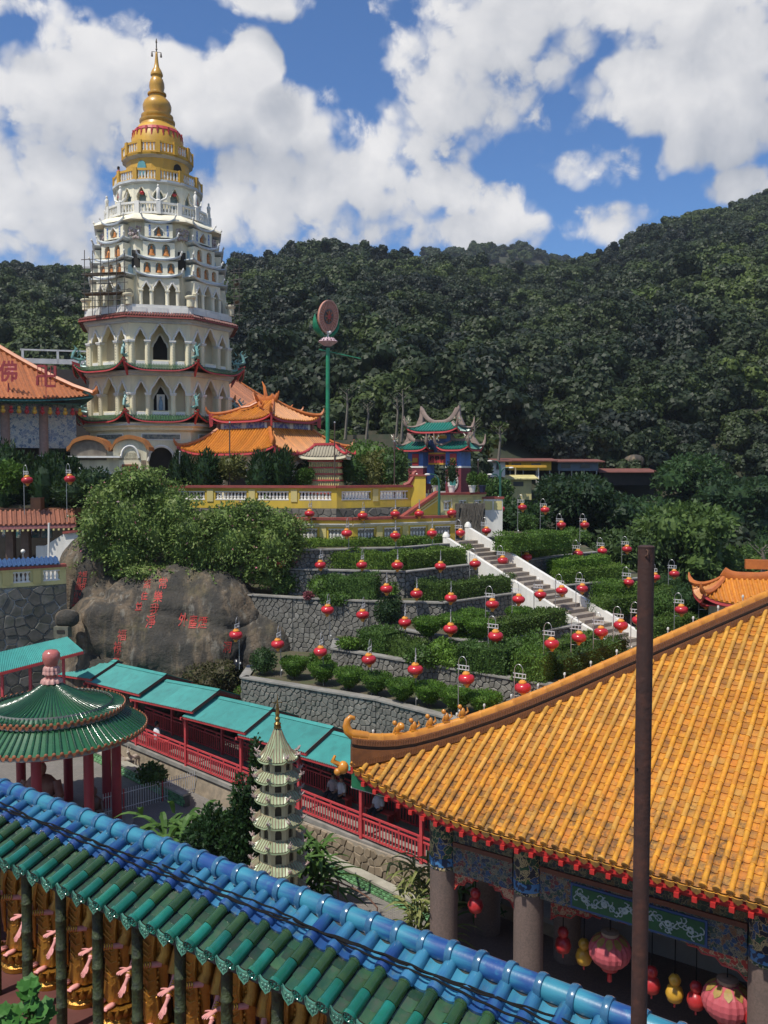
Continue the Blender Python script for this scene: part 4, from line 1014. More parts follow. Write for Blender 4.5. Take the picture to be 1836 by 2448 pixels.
person('person in a pale shirt seated at left of a pair in the walkway', on_walk(795, 1.72), rzw+.1, M('pale_pink_shirt', (.5, .42, .42), None, 8., .8))
person('person in a white shirt seated at right of a pair in the walkway', on_walk(815, 1.72), rzw-.2, SHIRTW)
person('person in a white shirt seated alone in the walkway under the orange eave', on_walk(905, 1.72), rzw, SHIRTW)
# ------------------------------------------------------------------ platform for the temple buildings
mb = MB(); mb.prism([(-70, 57), (-14, 57), (-3, 56.0), (1.9, 58.2), (3.7, 59.2), (6.9, 60.6), (7, 108), (-70, 108)], -17, -2.3); struct(mb, 'temple_ground', M('temple_paving', (.28, .26, .23), (.2, .19, .17), .6, .9), None)
mb = MB(); mb.prism([(-70, 49.6), (-19, 49.6), (-19, 56.4), (-70, 56.4)], -17, -6.6); struct(mb, 'lower_temple_ground', MATS['temple_paving'])
# ------------------------------------------------------------------ roof builder
def slope(t, T, w, wt, depth, z0, rise, up, mat, rowmat, sp, rows=True, r=.07, pw=1.3, fascia=REDPAINT, caps=True, nx=24, fh=.16):
    """T(x, y_in, z) -> root-local; x along the eave"""
    def pt(x, v, dz=0.):
        a = abs(x)/(w/2); return T(x, v*depth, z0 + rise*v**pw + up*a**4*(1-v)**2 + dz)
    def vmax(x):
        return min(1., max(0., (w/2-abs(x))/max(1e-6, (w-wt)/2))) if abs(x) > wt/2 else 1.
    mb = MB(); xs = [(-w/2+w*i/nx) for i in range(nx+1)]
    mb.loft([[pt(x, vmax(x)*j/6) for j in range(7)] for x in xs], cap=False, closed=False)
    part(mb, 'roof_slope', mat, t, smooth=50)
    n = int(w/sp); joined = MB(); cp = MB()
    for i in range(n+1):
        x = -w/2+(i+.5)*w/(n+1); vm = vmax(x)
        if vm*depth < .12: continue
        m2 = MB() if rows else joined
        k = max(2, int(vm*6))
        m2.tube([pt(x, vm*j/k, r*.35) for j in range(k+1)], r, 6)
        if rows: part(m2, 'tile_row', rowmat, t, smooth=50)
    if joined.v: part(joined, 'tile_rows', rowmat, t, smooth=50, kind='stuff')
    if fascia:
        mb = MB(); mb.loft([[pt(x, .02, -.03), pt(x, .0, -.03-fh), pt(x, .06, -.05-fh), pt(x, .08, -.05)] for x in xs]); part(mb, 'fascia', fascia, t, smooth=40)
    return pt
def hip_roof(t, cx, cy, w, d, z0, rise, wt, dt, up, mat, ridge, sp=.28, vis=(0, 1, 2, 3), rows=True, r=.07, horn=.7, soffit=True, fascia=REDPAINT, rr=.13, mainridge=True, pw=1.3, tip=.6):
    f = []
    for k in range(4):
        W_, D_, wt_ = (w, (d-dt)/2, wt) if k % 2 == 0 else (d, (w-wt)/2, dt)
        h = d/2 if k % 2 == 0 else w/2
        a = -PI/2 + k*PI/2; n = (math.cos(a), math.sin(a)); tau = (-n[1], n[0])
        def T(x, y, z, n=n, tau=tau, h=h): return (cx+n[0]*(h-y)+tau[0]*x, cy+n[1]*(h-y)+tau[1]*x, z)
        slope(t, T, W_, max(wt_, .02), D_, z0, rise, up, mat, mat, sp, rows and k in vis, r, pw, fascia)
    # hips
    for sx in (-1, 1):
        for sy in (-1, 1):
            pts = []
            for i in range(9):
                v = i/8; pts.append((cx+sx*(w/2-(w-wt)/2*v), cy+sy*(d/2-(d-dt)/2*v), z0+rise*v**pw+up*(1-v)**2+rr*.5))
            p0 = Vector(pts[0]); p1 = Vector(pts[1]); dr = (p0-p1); dr.z = 0; dr.normalize()
            tipp = [p0+dr*.25*tip/.6+Vector((0, 0, horn)), p0+dr*.22*tip/.6+Vector((0, 0, horn*.55)), p0+dr*.08+Vector((0, 0, horn*.15))]
            mb = MB(); mb.tube(tipp+pts, [rr*.25, rr*.6, rr]+[rr]*9, 6); part(mb, 'hip_ridge', ridge, t, smooth=50)
    if mainridge and wt > .5:
        mb = MB(); pts = []
        for i in range(13):
            s = -1+2*i/12; pts.append((cx+s*wt/2, cy, z0+rise+rr+.55*horn*abs(s)**4))
        mb.tube(pts, [rr*1.3]*13, 6, sq=1.6); part(mb, 'main_ridge', ridge, t, smooth=50)
    if soffit:
        mb = MB(); mb.box((cx, cy, z0-.14), (w*.93, d*.93, .06)); part(mb, 'soffit', fascia, t)
# ------------------------------------------------------------------ arches
def arch_curve(xc, hw, zp, rise, kind, n=12):
    out = []
    for i in range(n+1):
        s = -1+2*i/n; a = abs(s)
        if kind == 'round': f = math.sqrt(max(0, 1-a*a))
        else: f = .55*math.sqrt(max(0, 1-a**3)) + .45*(1-a)**2.2 + .07*math.sin(a*PI*2.2)
        out.append((xc+s*hw, zp+rise*f))
    return out
def arch_face(mb, T, x0, x1, z0, z1, ops, dep):
    """wall from x0..x1, z0..z1 with openings (xc, hw, sill, spring, rise, kind)"""
    x = x0
    def q(a, b, c, d): mb.add([T(*p) for p in (a, b, c, d)], [(0, 1, 2, 3)])
    for (xc, hw, zs, zp, rise, kind) in sorted(ops):
        if xc-hw > x+1e-4: q((x, z0, 0), (xc-hw, z0, 0), (xc-hw, z1, 0), (x, z1, 0))
        if zs > z0+1e-4: q((xc-hw, z0, 0), (xc+hw, z0, 0), (xc+hw, zs, 0), (xc-hw, zs, 0)); q((xc-hw, zs, 0), (xc+hw, zs, 0), (xc+hw, zs, -dep), (xc-hw, zs, -dep))
        c = arch_curve(xc, hw, zp, rise, kind)
        for a, b in zip(c, c[1:]):
            q((a[0], a[1], 0), (b[0], b[1], 0), (b[0], z1, 0), (a[0], z1, 0)); q((a[0], a[1], 0), (b[0], b[1], 0), (b[0], b[1], -dep), (a[0], a[1], -dep))
        for s in (-1, 1): q((xc+s*hw, zs, 0), (xc+s*hw, zp, 0), (xc+s*hw, zp, -dep), (xc+s*hw, zs, -dep))
        x = xc+hw
    if x1 > x+1e-4: q((x, z0, 0), (x1, z0, 0), (x1, z1, 0), (x, z1, 0))
def trim(t, T, op, r=.07, mat=None, out=.03, studs=True):
    xc, hw, zs, zp, rise, kind = op; c = arch_curve(xc, hw+r*.6, zp, rise+r*.8, kind, 14); mb = MB()
    mb.tube([T(x, z, out) for x, z in c], r, 6)
    if studs:
        for x, z in c[1:-1]:
            p = Vector(T(x+(x-xc)*.16, z+r*1.9, out)); mb.box(p, (.07, .07, .07))
    part(mb, 'arch_trim', mat or WHITE, t, smooth=40)
BAL = MB(); BAL.lathe([(.075, 0), (.075, .06), (.05, .08), (.085, .22), (.05, .38), (.04, .48), (.065, .54), (.07, .6)], 7)
BALM = BAL.mesh('baluster', 40); BALM.materials.append(WHITE)
PAG = thing('pagoda', 'tall cream octagonal pagoda with tiered balconies and a golden bell-shaped spire', 'pagoda', (-17.7, 70, -2.1), .2476); PAG.scale = (.945, .945, .976)
def pagoda():
    t = PAG; O8 = 1/math.cos(PI/8); A0 = PI/8
    def face(k, a):
        ph = -PI/2+k*PI/4; n = (math.cos(ph), math.sin(ph)); ta = (-n[1], n[0])
        return lambda x, z, o: (n[0]*(a+o)+ta[0]*x, n[1]*(a+o)+ta[1]*x, z)
    def ring(name, prof, mat, n=8, sm=None, a0=A0, k=O8): mb = MB(); mb.lathe([(r*k, z) for r, z in prof], n, a0=a0); return part(mb, name, mat, t, smooth=sm)
    AP = 5.5
    # ground storey
    for k in range(8):
        T = face(k, AP); w = AP*math.tan(PI/8)
        ops = [(0, .95, .0, 2.75, 1.05, 'round')] if k % 2 == 0 else []
        mb = MB(); arch_face(mb, T, -w, w, 0, 5.0, ops, .6); part(mb, 'wall_panel', CREAM, t)
        for op in ops:
            trim(t, T, op, .11, studs=False)
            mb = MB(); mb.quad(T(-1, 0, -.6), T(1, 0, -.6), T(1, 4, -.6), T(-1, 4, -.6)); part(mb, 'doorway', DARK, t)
        mb = MB(); P = [T(-1.5, 4.32, .02), T(1.5, 4.32, .02), T(1.5, 4.84, .02), T(-1.5, 4.84, .02)]; v = Vector(T(0, 0, .05))-Vector(T(0, 0, 0))
        mb.extr(P, v); part(mb, 'relief_frame', WHITE, t)
        mb = MB(); mb.extr([T(-1.42, 4.4, .075), T(1.42, 4.4, .075), T(1.42, 4.76, .075), T(-1.42, 4.76, .075)], v*.2); part(mb, 'relief_panel', M('carved_relief', (.10, .12, .12), (.25, .25, .2), 6., .7, .8, 8, contrast=(.42, .58)), t)
    ring('cornice', [(AP+.02, 4.97), (AP+.35, 5.1), (AP+.35, 5.25), (AP+.55, 5.38), (AP+.55, 5.62), (AP+.1, 5.7)], CREAM)
    ring('cornice_band', [(AP+.58, 5.40), (AP+.6, 5.42), (AP+.6, 5.5), (AP+.58, 5.52)], GREYTRIM)
    def skirt(z0, z1, ai, ao, up):
        for k in range(8):
            ph = -PI/2+k*PI/4; n = (math.cos(ph), math.sin(ph)); ta = (-n[1], n[0]); w = 2*ao*math.tan(PI/8); wt = 2*ai*math.tan(PI/8)
            T = lambda x, y, z, n=n, ta=ta: (n[0]*(ao-y)+ta[0]*x, n[1]*(ao-y)+ta[1]*x, z)
            slope(t, T, w, wt, ao-ai, z0, z1-z0, up, GRNTILE, GRNTILE, .2, False, .07, 1.2, REDPAINT, nx=16, fh=.1)
            ph2 = ph+PI/8; c = Vector((math.cos(ph2), math.sin(ph2), 0)); p = c*(ao*O8+.03)
            mb = MB(); mb.extr([p+Vector((0, 0, z0+up+.05)), p+Vector((0, 0, z0+up-.25))-c*.1, p+Vector((0, 0, z0+up-1.2))-c*.75, p+Vector((0, 0, z0+up-.1))-c*.6], Vector((-c.y, c.x, 0))*.16); part(mb, 'corner_bracket', REDPAINT, t)
            mb = MB(); q = p+Vector((0, 0, z0+up+.1))-c*.1; rr_ = random.Random(k)
            mb.tube([q-c*.9+Vector((0, 0, .15)), q-c*.4+Vector((0, 0, .12)), q+c*.05+Vector((0, 0, .25)), q-c*.05+Vector((0, 0, .6)), q-c*.3+Vector((0, 0, .95)), q-c*.1+Vector((0, 0, 1.15))], [.08, .12, .13, .11, .09, .03], 6)
            for j in range(9):
                a = q-c*rr_.uniform(-.1, .6)+Vector((0, 0, rr_.uniform(.2, .9))); mb.tube([a, a+Vector((rr_.uniform(-.3, .3), rr_.uniform(-.3, .3), rr_.uniform(.1, .35)))], [.05, .01], 4)
            part(mb, 'dragon_ornament', M('teal_ceramic', (.10, .30, .28), (.25, .42, .38), 7., .4), t, smooth=50)
    skirt(5.74, 6.2, AP+.1, 6.6, .85)
    # two arcaded storeys
    for (zb, zs, zp, rc, zt, back) in ((6.15, 6.5, 7.86, 1.2, 9.15, 4.35), (9.9, 10.3, 11.78, 1.22, 13.05, 4.35)):
        for k in range(8):
            T = face(k, AP); w = AP*math.tan(PI/8)
            ops = [(0, .74, zs+.05, zp, rc, 'ogee'), (-1.46, .42, zs, zp, .82, 'ogee'), (1.46, .42, zs, zp, .82, 'ogee')]
            mb = MB(); arch_face(mb, T, -w, w, zb, zt, ops, .45); part(mb, 'arcade_wall', CREAM, t)
            for op in ops: trim(t, T, op, .075)
            for xx in (-2.12, -.95, .95, 2.12):
                mb = MB(); mb.tube([T(xx, zb, .02), T(xx, zp-.1, .02)], .2, 8); part(mb, 'column', CREAM, t, smooth=50)
                mb = MB(); p = Vector(T(xx, zp-.04, .02)); mb.box(p, (.52, .52, .1), -PI/2+k*PI/4+PI/2); mb.box(p-Vector((0, 0, .1)), (.44, .44, .09), k*PI/4); part(mb, 'capital', WHITE, t)
            if k in (7, 0, 1, 2, 6):
                studs = MB()
                for xx in (-2.12, -.95, .95, 2.12):
                    for j in range(8): studs.box(Vector(T(xx, zb+.2+j*(zp-zb-.4)/7, .21)), (.07, .07, .06))
                part(studs, 'column_studs', CREAM, t, kind='stuff')
            for xx, hw in ((0, .62), (-1.46, .36), (1.46, .36)):
                mb = MB(); v = Vector(T(0, 0, .04))-Vector(T(0, 0, 0)); mb.extr([T(xx-hw, zb+.02, .012), T(xx+hw, zb+.02, .012), T(xx+hw, zs-.05, .012), T(xx-hw, zs-.05, .012)], v); part(mb, 'sill_panel', WHITE, t)
            Tb = face(k, back); wb = back*math.tan(PI/8)
            op = (0, .55, zs-.05, zp-.4, 1.0, 'ogee'); mb = MB(); arch_face(mb, Tb, -wb, wb, zb, zt, [op], .3); part(mb, 'inner_wall', CREAM, t); trim(t, Tb, op, .09, studs=False)
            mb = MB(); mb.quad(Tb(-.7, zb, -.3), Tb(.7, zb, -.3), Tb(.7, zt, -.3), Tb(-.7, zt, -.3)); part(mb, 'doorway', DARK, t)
        ring('balcony_floor', [(AP-.05, zb-.02), (AP-.05, zb+.02)], CREAM)
        ring('gallery_ceiling', [(AP-.05, zt-.02), (AP-.05, zt+.0)], CREAM)
        ring('cornice', [(AP+.02, zt), (AP+.15, zt+.05), (AP+.15, zt+.14), (AP+.4, zt+.24), (AP+.4, zt+.36), (AP+.1, zt+.4)], GREYTRIM)
    # statue seen in the lower doorway
    T = face(0, 4.35); mb = MB(); p = T(0, 6.5, .1); mb.box((p[0], p[1], p[2]+.75), (.62, .06, 1.2)); o = part(mb, 'altar_panel', WHITE, t)
    mb = MB(); p = T(0, 6.5, .2); mb.lathe([(.16, .15), (.18, .5), (.12, .9), (.05, 1.0)], 8, p); mb.blob((p[0], p[1], p[2]+1.1), (.09, .09, .11), 8, 5); part(mb, 'altar_figure', M('pale_blue_robe', (.3, .45, .6), None, 5., .6), o)
    skirt(9.52, 9.98, AP+.1, 6.75, .78)
    # straight red-tiled cornice and white parapet
    for k in range(8):
        ph = -PI/2+k*PI/4; n = (math.cos(ph), math.sin(ph)); ta = (-n[1], n[0]); ao = 6.25
        T = lambda x, y, z, n=n, ta=ta: (n[0]*(ao-y)+ta[0]*x, n[1]*(ao-y)+ta[1]*x, z)
        slope(t, T, 2*ao*math.tan(PI/8), 2*5.7*math.tan(PI/8), .55, 13.5, .28, .0, M('dark_red_tile', (.22, .06, .045), (.13, .05, .04), 4., .5), MATS['dark_red_tile'], .2, False, .075, 1., REDCOP, fh=.1)
        T = face(k, 5.75); w = 5.75*math.tan(PI/8); v = Vector(T(0, 0, -.22))-Vector(T(0, 0, 0))
        mb = MB(); mb.extr([T(-w, 13.6, 0), T(w, 13.6, 0), T(w, 14.4, 0), T(-w, 14.4, 0)], v); part(mb, 'parapet', WHITE, t)
        for s in (-.66, 0, .66):
            mb = MB(); mb.extr([T(s*w*1-.6, 13.85, .012), T(s*w+.6, 13.85, .012), T(s*w+.6, 14.2, .012), T(s*w-.6, 14.2, .012)], -v*.15); part(mb, 'parapet_panel', WHITE, t)
        ph2 = ph+PI/8; c = Vector((math.cos(ph2), math.sin(ph2), 0))*(5.65*O8)
        mb = MB(); mb.lathe([(.3, 14.35), (.3, 14.9), (.36, 14.95), (.42, 15.05), (.42, 15.15), (.3, 15.2)], 10, c); part(mb, 'urn_post', CREAM, t, smooth=40)
    ring('terrace_floor', [(5.6, 13.78), (5.6, 13.82)], CREAM)
    # cruciform upper body: core and eight projecting bays
    ring('core', [(4.25, 13.8), (4.25, 21.2)], UPCREAM)
    BLUEP = M('pale_blue_niche', (.42, .55, .60), (.36, .5, .56), 2., .7)
    ORB = M('orange_robe', (.55, .22, .05), (.45, .16, .04), 5., .5)
    fig = MB(); fig.lathe([(.26, .0), (.3, .06), (.22, .14)], 10); fig.lathe([(.24, .13), (.25, .2), (.17, .32), (.19, .5), (.14, .6), (.06, .64)], 10, sy=.75); fig.blob((0, 0, .74), (.095, .095, .12), 8, 6)
    FIG = fig.mesh('buddha_figure', 50); FIG.materials.append(ORB)
    tiers = [(13.82, 16.5, 1.52, 5.3), (16.75, 17.78, 1.42, 5.22), (18.06, 19.22, 1.2, 5.02), (19.6, 20.62, 1.06, 4.85)]
    eaves = [(16.5, 1.72, 5.5), (17.8, 1.64, 5.42), (19.22, 1.42, 5.22), (20.62, 1.22, 5.05)]
    for k in range(8):
        for j, (z0, z1, hw, a) in enumerate(tiers):
            T = face(k, a)
            if j == 0: ops = [(0, .44, 14.0, 15.55, .8, 'ogee'), (-.98, .3, 14.0, 15.55, .55, 'ogee'), (.98, .3, 14.0, 15.55, .55, 'ogee')]
            elif j == 1: ops = [(x, .27, z0+.12, z0+.62, .28, 'round') for x in (-.9, 0, .9)]
            elif j == 2: ops = [(x, .3, z0+.12, z0+.72, .3, 'round') for x in (-.55, .55)]
            else: ops = [(0, .34, z0+.1, z0+.4, .42, 'ogee')]
            mb = MB(); arch_face(mb, T, -hw, hw, z0, z1, ops, .3 if j else .7)
            for s in (-1, 1): mb.add([T(s*hw, z0, 0), T(s*hw, z0, -2.2), T(s*hw, z1, -2.2), T(s*hw, z1, 0)], [(0, 1, 2, 3)])
            part(mb, 'bay_wall', UPCREAM, t)
            for op in ops:
                d = .3 if j else .7; mb = MB(); x, h_ = op[0], op[1]+.02
                mb.quad(T(x-h_, op[2]-.02, -d), T(x+h_, op[2]-.02, -d), T(x+h_, op[3]+op[4]+.05, -d), T(x-h_, op[3]+op[4]+.05, -d))
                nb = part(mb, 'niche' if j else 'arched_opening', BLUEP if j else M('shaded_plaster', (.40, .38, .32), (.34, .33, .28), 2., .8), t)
                if j == 0 or j == 3: trim(t, T, op, .055, studs=(j == 0))
                if j: o = link('buddha_figure', FIG, None, nb, T(x, op[2], -.15), (0, 0, k*PI/4)); sc = .8 if j == 1 else .9 if j == 2 else .72; o.scale = (sc, sc, 1.02*sc)
            if j == 0:
                for xx in (-1.38, -.6, .6, 1.38):
                    mb = MB(); mb.tube([T(xx, 13.85, .02), T(xx, 15.5, .02)], .14, 8); mb.box(Vector(T(xx, 15.52, .02)), (.36, .36, .1), k*PI/4); part(mb, 'column', UPCREAM, t, smooth=50)
            if j == 3:
                for xx in (-.68, .68):
                    mb = MB(); v = Vector(T(0, 0, .02))-Vector(T(0, 0, 0)); mb.extr([T(xx-.07, z0+.1, .01), T(xx+.07, z0+.1, .01), T(xx+.07, z1-.12, .01), T(xx-.07, z1-.12, .01)], v); part(mb, 'couplet_panel', M('blue_couplet', (.08, .16, .4), (.5, .55, .6), 9., .6, contrast=(.5, .56)), t)
            if j:
                for s in (-1, 1):
                    c = arch_curve(-.75, .3, z0+.6, .28, 'round'); mb = MB()
                    P = [T(s*(hw+.012), z, x) for x, z in [(-.45, z0+.15)] + c[::-1] + [(-1.05, z0+.15)]]; mb.add(P, [tuple(range(len(P)))]); part(mb, 'blind_niche', BLUEP, t)
            else:
                for s in (-1, 1):
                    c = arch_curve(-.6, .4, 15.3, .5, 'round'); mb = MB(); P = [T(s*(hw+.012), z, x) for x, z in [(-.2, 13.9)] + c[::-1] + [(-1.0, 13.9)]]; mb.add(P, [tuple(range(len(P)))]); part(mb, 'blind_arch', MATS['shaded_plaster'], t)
            ze, he, ae = eaves[j]
            Te = face(k, 0); mb = MB(); rows = []
            for i in range(15):
                s = -1+2*i/14; z = ze+.34*abs(s)**2.6
                rows.append([Te(s*he, z-.02, ae-2.3), Te(s*he, z-.02, ae-.04), Te(s*he, z+.07, ae), Te(s*he, z+.1, ae), Te(s*he*.97, z+.24-.18*abs(s)**3, a-.1), Te(s*he*.97, z+.24-.18*abs(s)**3, ae-2.3)])
            mb.loft(rows); part(mb, 'eave', M('pale_blue_grey_trim', (.62, .66, .68), (.55, .60, .63), 1., .65, dirt=(.34, .34, .33), damt=.4), t, smooth=30)
            for s in (-1, 1):
                mb = MB(); p = Vector(Te(s*he, ze+.40, ae-.1)); q = Vector(Te(s*(he+.1), ze+.64, ae)); mb.tube([p, (p+q)/2+Vector((0, 0, .05)), q, q+Vector((0, 0, .14))], [.07, .07, .055, .02], 6); mb.blob(q, (.08, .08, .09), 6, 4)
                part(mb, 'eave_finial', WHITE, t, smooth=50)
        # recess between bays
        ph2 = -PI/2+k*PI/4+PI/8; c = Vector((math.cos(ph2), math.sin(ph2), 0)); rr_ = random.Random(k+5); mb = MB()
        for i in range(26): p = c*4.75+Vector((-c.y, c.x, 0))*rr_.uniform(-.45, .45)+Vector((0, 0, 19.9+rr_.uniform(-.35, .5))); mb.blob(p, (.12, .12, .12), 5, 4)
        part(mb, 'dragon_carving', M('grey_pink_carving', (.35, .22, .2), (.45, .43, .4), 6., .7), t)
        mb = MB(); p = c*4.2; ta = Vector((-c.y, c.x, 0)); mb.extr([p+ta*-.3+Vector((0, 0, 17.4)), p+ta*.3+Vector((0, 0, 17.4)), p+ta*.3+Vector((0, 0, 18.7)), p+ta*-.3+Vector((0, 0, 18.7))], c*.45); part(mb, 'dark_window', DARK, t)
    # round upper storeys
    ring('attic_roof', [(5.0, 20.85), (4.9, 21.0), (4.1, 21.5), (3.9, 21.55), (3.9, 22.0), (3.5, 22.05)], UPCREAM)
    def balustrade(r, z0, h, mat, n, nb, panel=True):
        for k in range(n):
            a = -PI/2+(k)*2*PI/n; b = a+2*PI/n; A = Vector((r*math.cos(a), r*math.sin(a), 0)); B = Vector((r*math.cos(b), r*math.sin(b), 0))
            mb = MB(); mb.bar(A+Vector((0, 0, z0+.08)), B+Vector((0, 0, z0+.08)), .2, .16); mb.bar(A+Vector((0, 0, z0+h-.08)), B+Vector((0, 0, z0+h-.08)), .22, .16); part(mb, 'balcony_rail', mat, t)
            mb = MB(); mb.box((A.x, A.y, z0+h/2), (.34, .34, h+.06), a); part(mb, 'balcony_pier', mat, t)
            if math.sin((a+b)/2) < .45:
                bs = MB()
                for i in range(nb): p = A.lerp(B, (i+1)/(nb+1)); bs.lathe([(q*1.15, z0+.15+zz*(h-.3)/.6) for q, zz in ((.075, 0), (.05, .1), (.08, .22), (.045, .42), (.07, .6))], 6, p)
                part(bs, 'balusters', WHITE, t, smooth=40)
    balustrade(4.15, 21.55, .9, WHITE, 16, 5)
    def cubic_statue(a, r, z):
        c = Vector((math.cos(a)*r, math.sin(a)*r, z)); mb = MB(); mb.lathe([(.22, 0), (.25, .08), (.13, .2), (.16, .25), (.13, .65), (.17, .95), (.07, 1.1)], 8, c); mb.blob(c+Vector((0, 0, 1.2)), (.09, .09, .13), 8, 6)
        part(mb, 'white_statue', WHITE, t, smooth=50)
        mb = MB(); ta = Vector((-math.sin(a), math.cos(a), 0)); mb.tube([c-ta*.75+Vector((0, 0, .75)), c-ta*.6+Vector((0, 0, .3)), c+Vector((0, 0, -.02)), c+ta*.6+Vector((0, 0, .3)), c+ta*.75+Vector((0, 0, .75))], [.03, .09, .1, .09, .03], 6); part(mb, 'cloud_scroll', WHITE, t, smooth=50)
    for k in range(8): cubic_statue(-PI/2+k*PI/4, 4.1, 22.45)
    n = 16; r = 3.35; w = r*math.tan(PI/n)
    for k in range(n):
        ph = -PI/2+k*2*PI/n; nn = (math.cos(ph), math.sin(ph)); ta = (-nn[1], nn[0]); T = lambda x, z, o, nn=nn, ta=ta: (nn[0]*(r+o)+ta[0]*x, nn[1]*(r+o)+ta[1]*x, z)
        op = (0, .38, 22.15, 23.05, .72, 'ogee'); mb = MB(); arch_face(mb, T, -w, w, 21.9, 24.05, [op], .4); part(mb, 'arcade_wall', UPCREAM, t); trim(t, T, op, .05, UPCREAM, studs=False)
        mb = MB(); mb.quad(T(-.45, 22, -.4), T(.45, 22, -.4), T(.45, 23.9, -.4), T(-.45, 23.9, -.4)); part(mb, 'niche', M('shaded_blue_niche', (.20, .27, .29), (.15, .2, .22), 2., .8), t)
        if k % 2: mb = MB(); p = T(0, 23.35, -.1); mb.blob(p, (.2, .2, .14), 8, 5); part(mb, 'red_lamp', LRED, t, smooth=50)
    ring('cornice', [(3.4, 24.03), (3.6, 24.12), (3.6, 24.3), (3.2, 24.35)], GREYTRIM, 16, None, PI/16, 1/math.cos(PI/16))
    balustrade(3.45, 24.25, .92, GOLDPAINT, 12, 6)
    rings16 = lambda nm, prof, mat: ring(nm, prof, mat, 16, None, PI/16, 1/math.cos(PI/16))
    rings16('golden_drum', [(2.55, 24.3), (2.5, 26.35), (2.75, 26.45), (2.8, 26.62), (2.4, 26.64)], GOLDPAINT)
    rings16('drum_soffit', [(2.52, 26.3), (2.78, 26.42), (2.82, 26.44), (2.5, 26.28)], GREYTRIM)
    for k, m in ((-1.55, M('turquoise_niche', (.10, .32, .36), None, 2., .7)), (1.95, DARK)):
        a = -PI/2+k*.33; nn = (math.cos(a), math.sin(a)); ta = (-nn[1], nn[0]); T = lambda x, z, o: (nn[0]*(2.55+o)+ta[0]*x, nn[1]*(2.55+o)+ta[1]*x, z)
        P = [T(x, z, .0) for x, z in [(.38, 24.9)]+arch_curve(0, .38, 25.6, .42, 'round')[::-1]+[(-.38, 24.9)]]; mb = MB(); mb.extr(P, Vector(T(0, 0, .06))-Vector(T(0, 0, 0))); part(mb, 'arched_window', m, t)
    balustrade(2.72, 26.6, .92, GOLDPAINT, 12, 4)
    mb = MB(); mb.lathe([(2.15, 26.6), (2.12, 28.0), (1.98, 28.7), (1.55, 29.35), (1.42, 29.4)], 28); part(mb, 'bell_dome', GOLDPAINT, t, smooth=40)
    mb = MB()
    for k in range(28):
        a = k*2*PI/28; z1 = 28.15 if k % 2 == 0 else 28.5
        for i in range(2): mb.box((math.cos(a)*(1.99+.05*i-.02*k*0), math.sin(a)*(1.99+.05*i), (z1+28.95)/2-.22*i), (.09, .16 if i == 0 else .08, .35), a)
    mb.lathe([(1.99, 28.72), (1.83, 28.98), (1.86, 29.0), (2.02, 28.74)], 28); part(mb, 'red_drip_border', REDPAINT, t)
    GOLDS = M('golden_spire', (.60, .32, .035), (.50, .26, .03), .8, .38, dirt=(.2, .11, .03), dsc=.8, damt=.4, coat=.2)
    mb = MB(); mb.lathe([(1.5, 29.3), (1.36, 29.6), (1.44, 29.75), (1.44, 29.9), (1.2, 29.95), (1.3, 30.15), (1.3, 30.3), (1.02, 30.38), (1.02, 30.5), (1.14, 30.8), (1.16, 31.1), (1.05, 31.4), (.82, 31.65), (.62, 31.8), (.62, 31.9), (.76, 31.97), (.76, 32.08), (.58, 32.15), (.55, 32.25), (.62, 32.6), (.6, 32.9), (.5, 33.2), (.42, 33.3), (.42, 33.4), (.5, 33.5), (.5, 33.62), (.38, 33.9), (.22, 34.15), (.16, 34.5), (.1, 35.1), (.09, 35.3), (.05, 35.35)], 28); part(mb, 'spire', GOLDS, t, smooth=38)
    mb = MB(); mb.lathe([(.05, 35.3), (.05, 35.5), (.09, 35.55), (.05, 35.65), (.045, 36.05), (.08, 36.1), (.02, 36.4)], 8); mb.bar((-.38, 0, 35.35), (.38, 0, 35.35), .03); part(mb, 'finial', M('dark_bronze', (.10, .08, .06), None, 4., .5, metal=.5), t)
    for s in (-.36, .36): mb = MB(); mb.lathe([(.03, 35.35), (.06, 35.2), (.09, 34.98)], 8, (s, 0, 0)); part(mb, 'bell', MATS['dark_bronze'], t)
pagoda()
p = PAG.location; person('person in red clothes leaning at the golden balcony high on the pagoda', (p.x-2.9, p.y-.6, -2.1+24.36*.976), 2.2, REDPAINT, False)
def scaffold(label, px0, px1, Y, y0, y1, nx, nz, seed):
    t = thing('scaffolding', label, 'scaffolding', at(px0, y1, Y), 0, 'scaffolding on the pagoda'); o = Vector(t.location); rr = random.Random(seed)
    for layer in (0, 1.3):
        for i in range(nx):
            px = px0+(px1-px0)*i/(nx-1); a = at(px, y1+rr.uniform(-2, 14), Y+layer); b = at(px, y0+rr.uniform(-18, 10), Y+layer); mb = MB(); mb.tube([a-o, b-o], .03, 5); part(mb, 'pole', M('scaffold_pole', (.08, .07, .06), (.05, .045, .04), 4., .7), t)
        for j in range(nz):
            py = y0+(y1-y0)*(j+.5)/nz+rr.uniform(-3, 3); a = at(px0-8, py, Y+layer); b = at(px1+8, py+rr.uniform(-6, 2), Y+layer); mb = MB(); mb.tube([a-o, b-o], .024, 5); part(mb, 'ledger', MATS['scaffold_pole'], t)
    for j in range(2):
        py = y0+(y1-y0)*(.35+.35*j); a = at(px0, py, Y+.65)-o; b = at(px1, py-4, Y+.65)-o; mb = MB(); mb.bar(a, b, .9, .05); part(mb, 'plank', M('old_plank', (.14, .11, .08), None, 5., .9), t)
scaffold('bamboo-like scaffolding on the left side of the pagoda', 202, 298, 64.0, 610, 745, 6, 7, 1)
scaffold('narrow scaffolding on the right side of the pagoda', 560, 572, 68, 640, 760, 2, 6, 2)
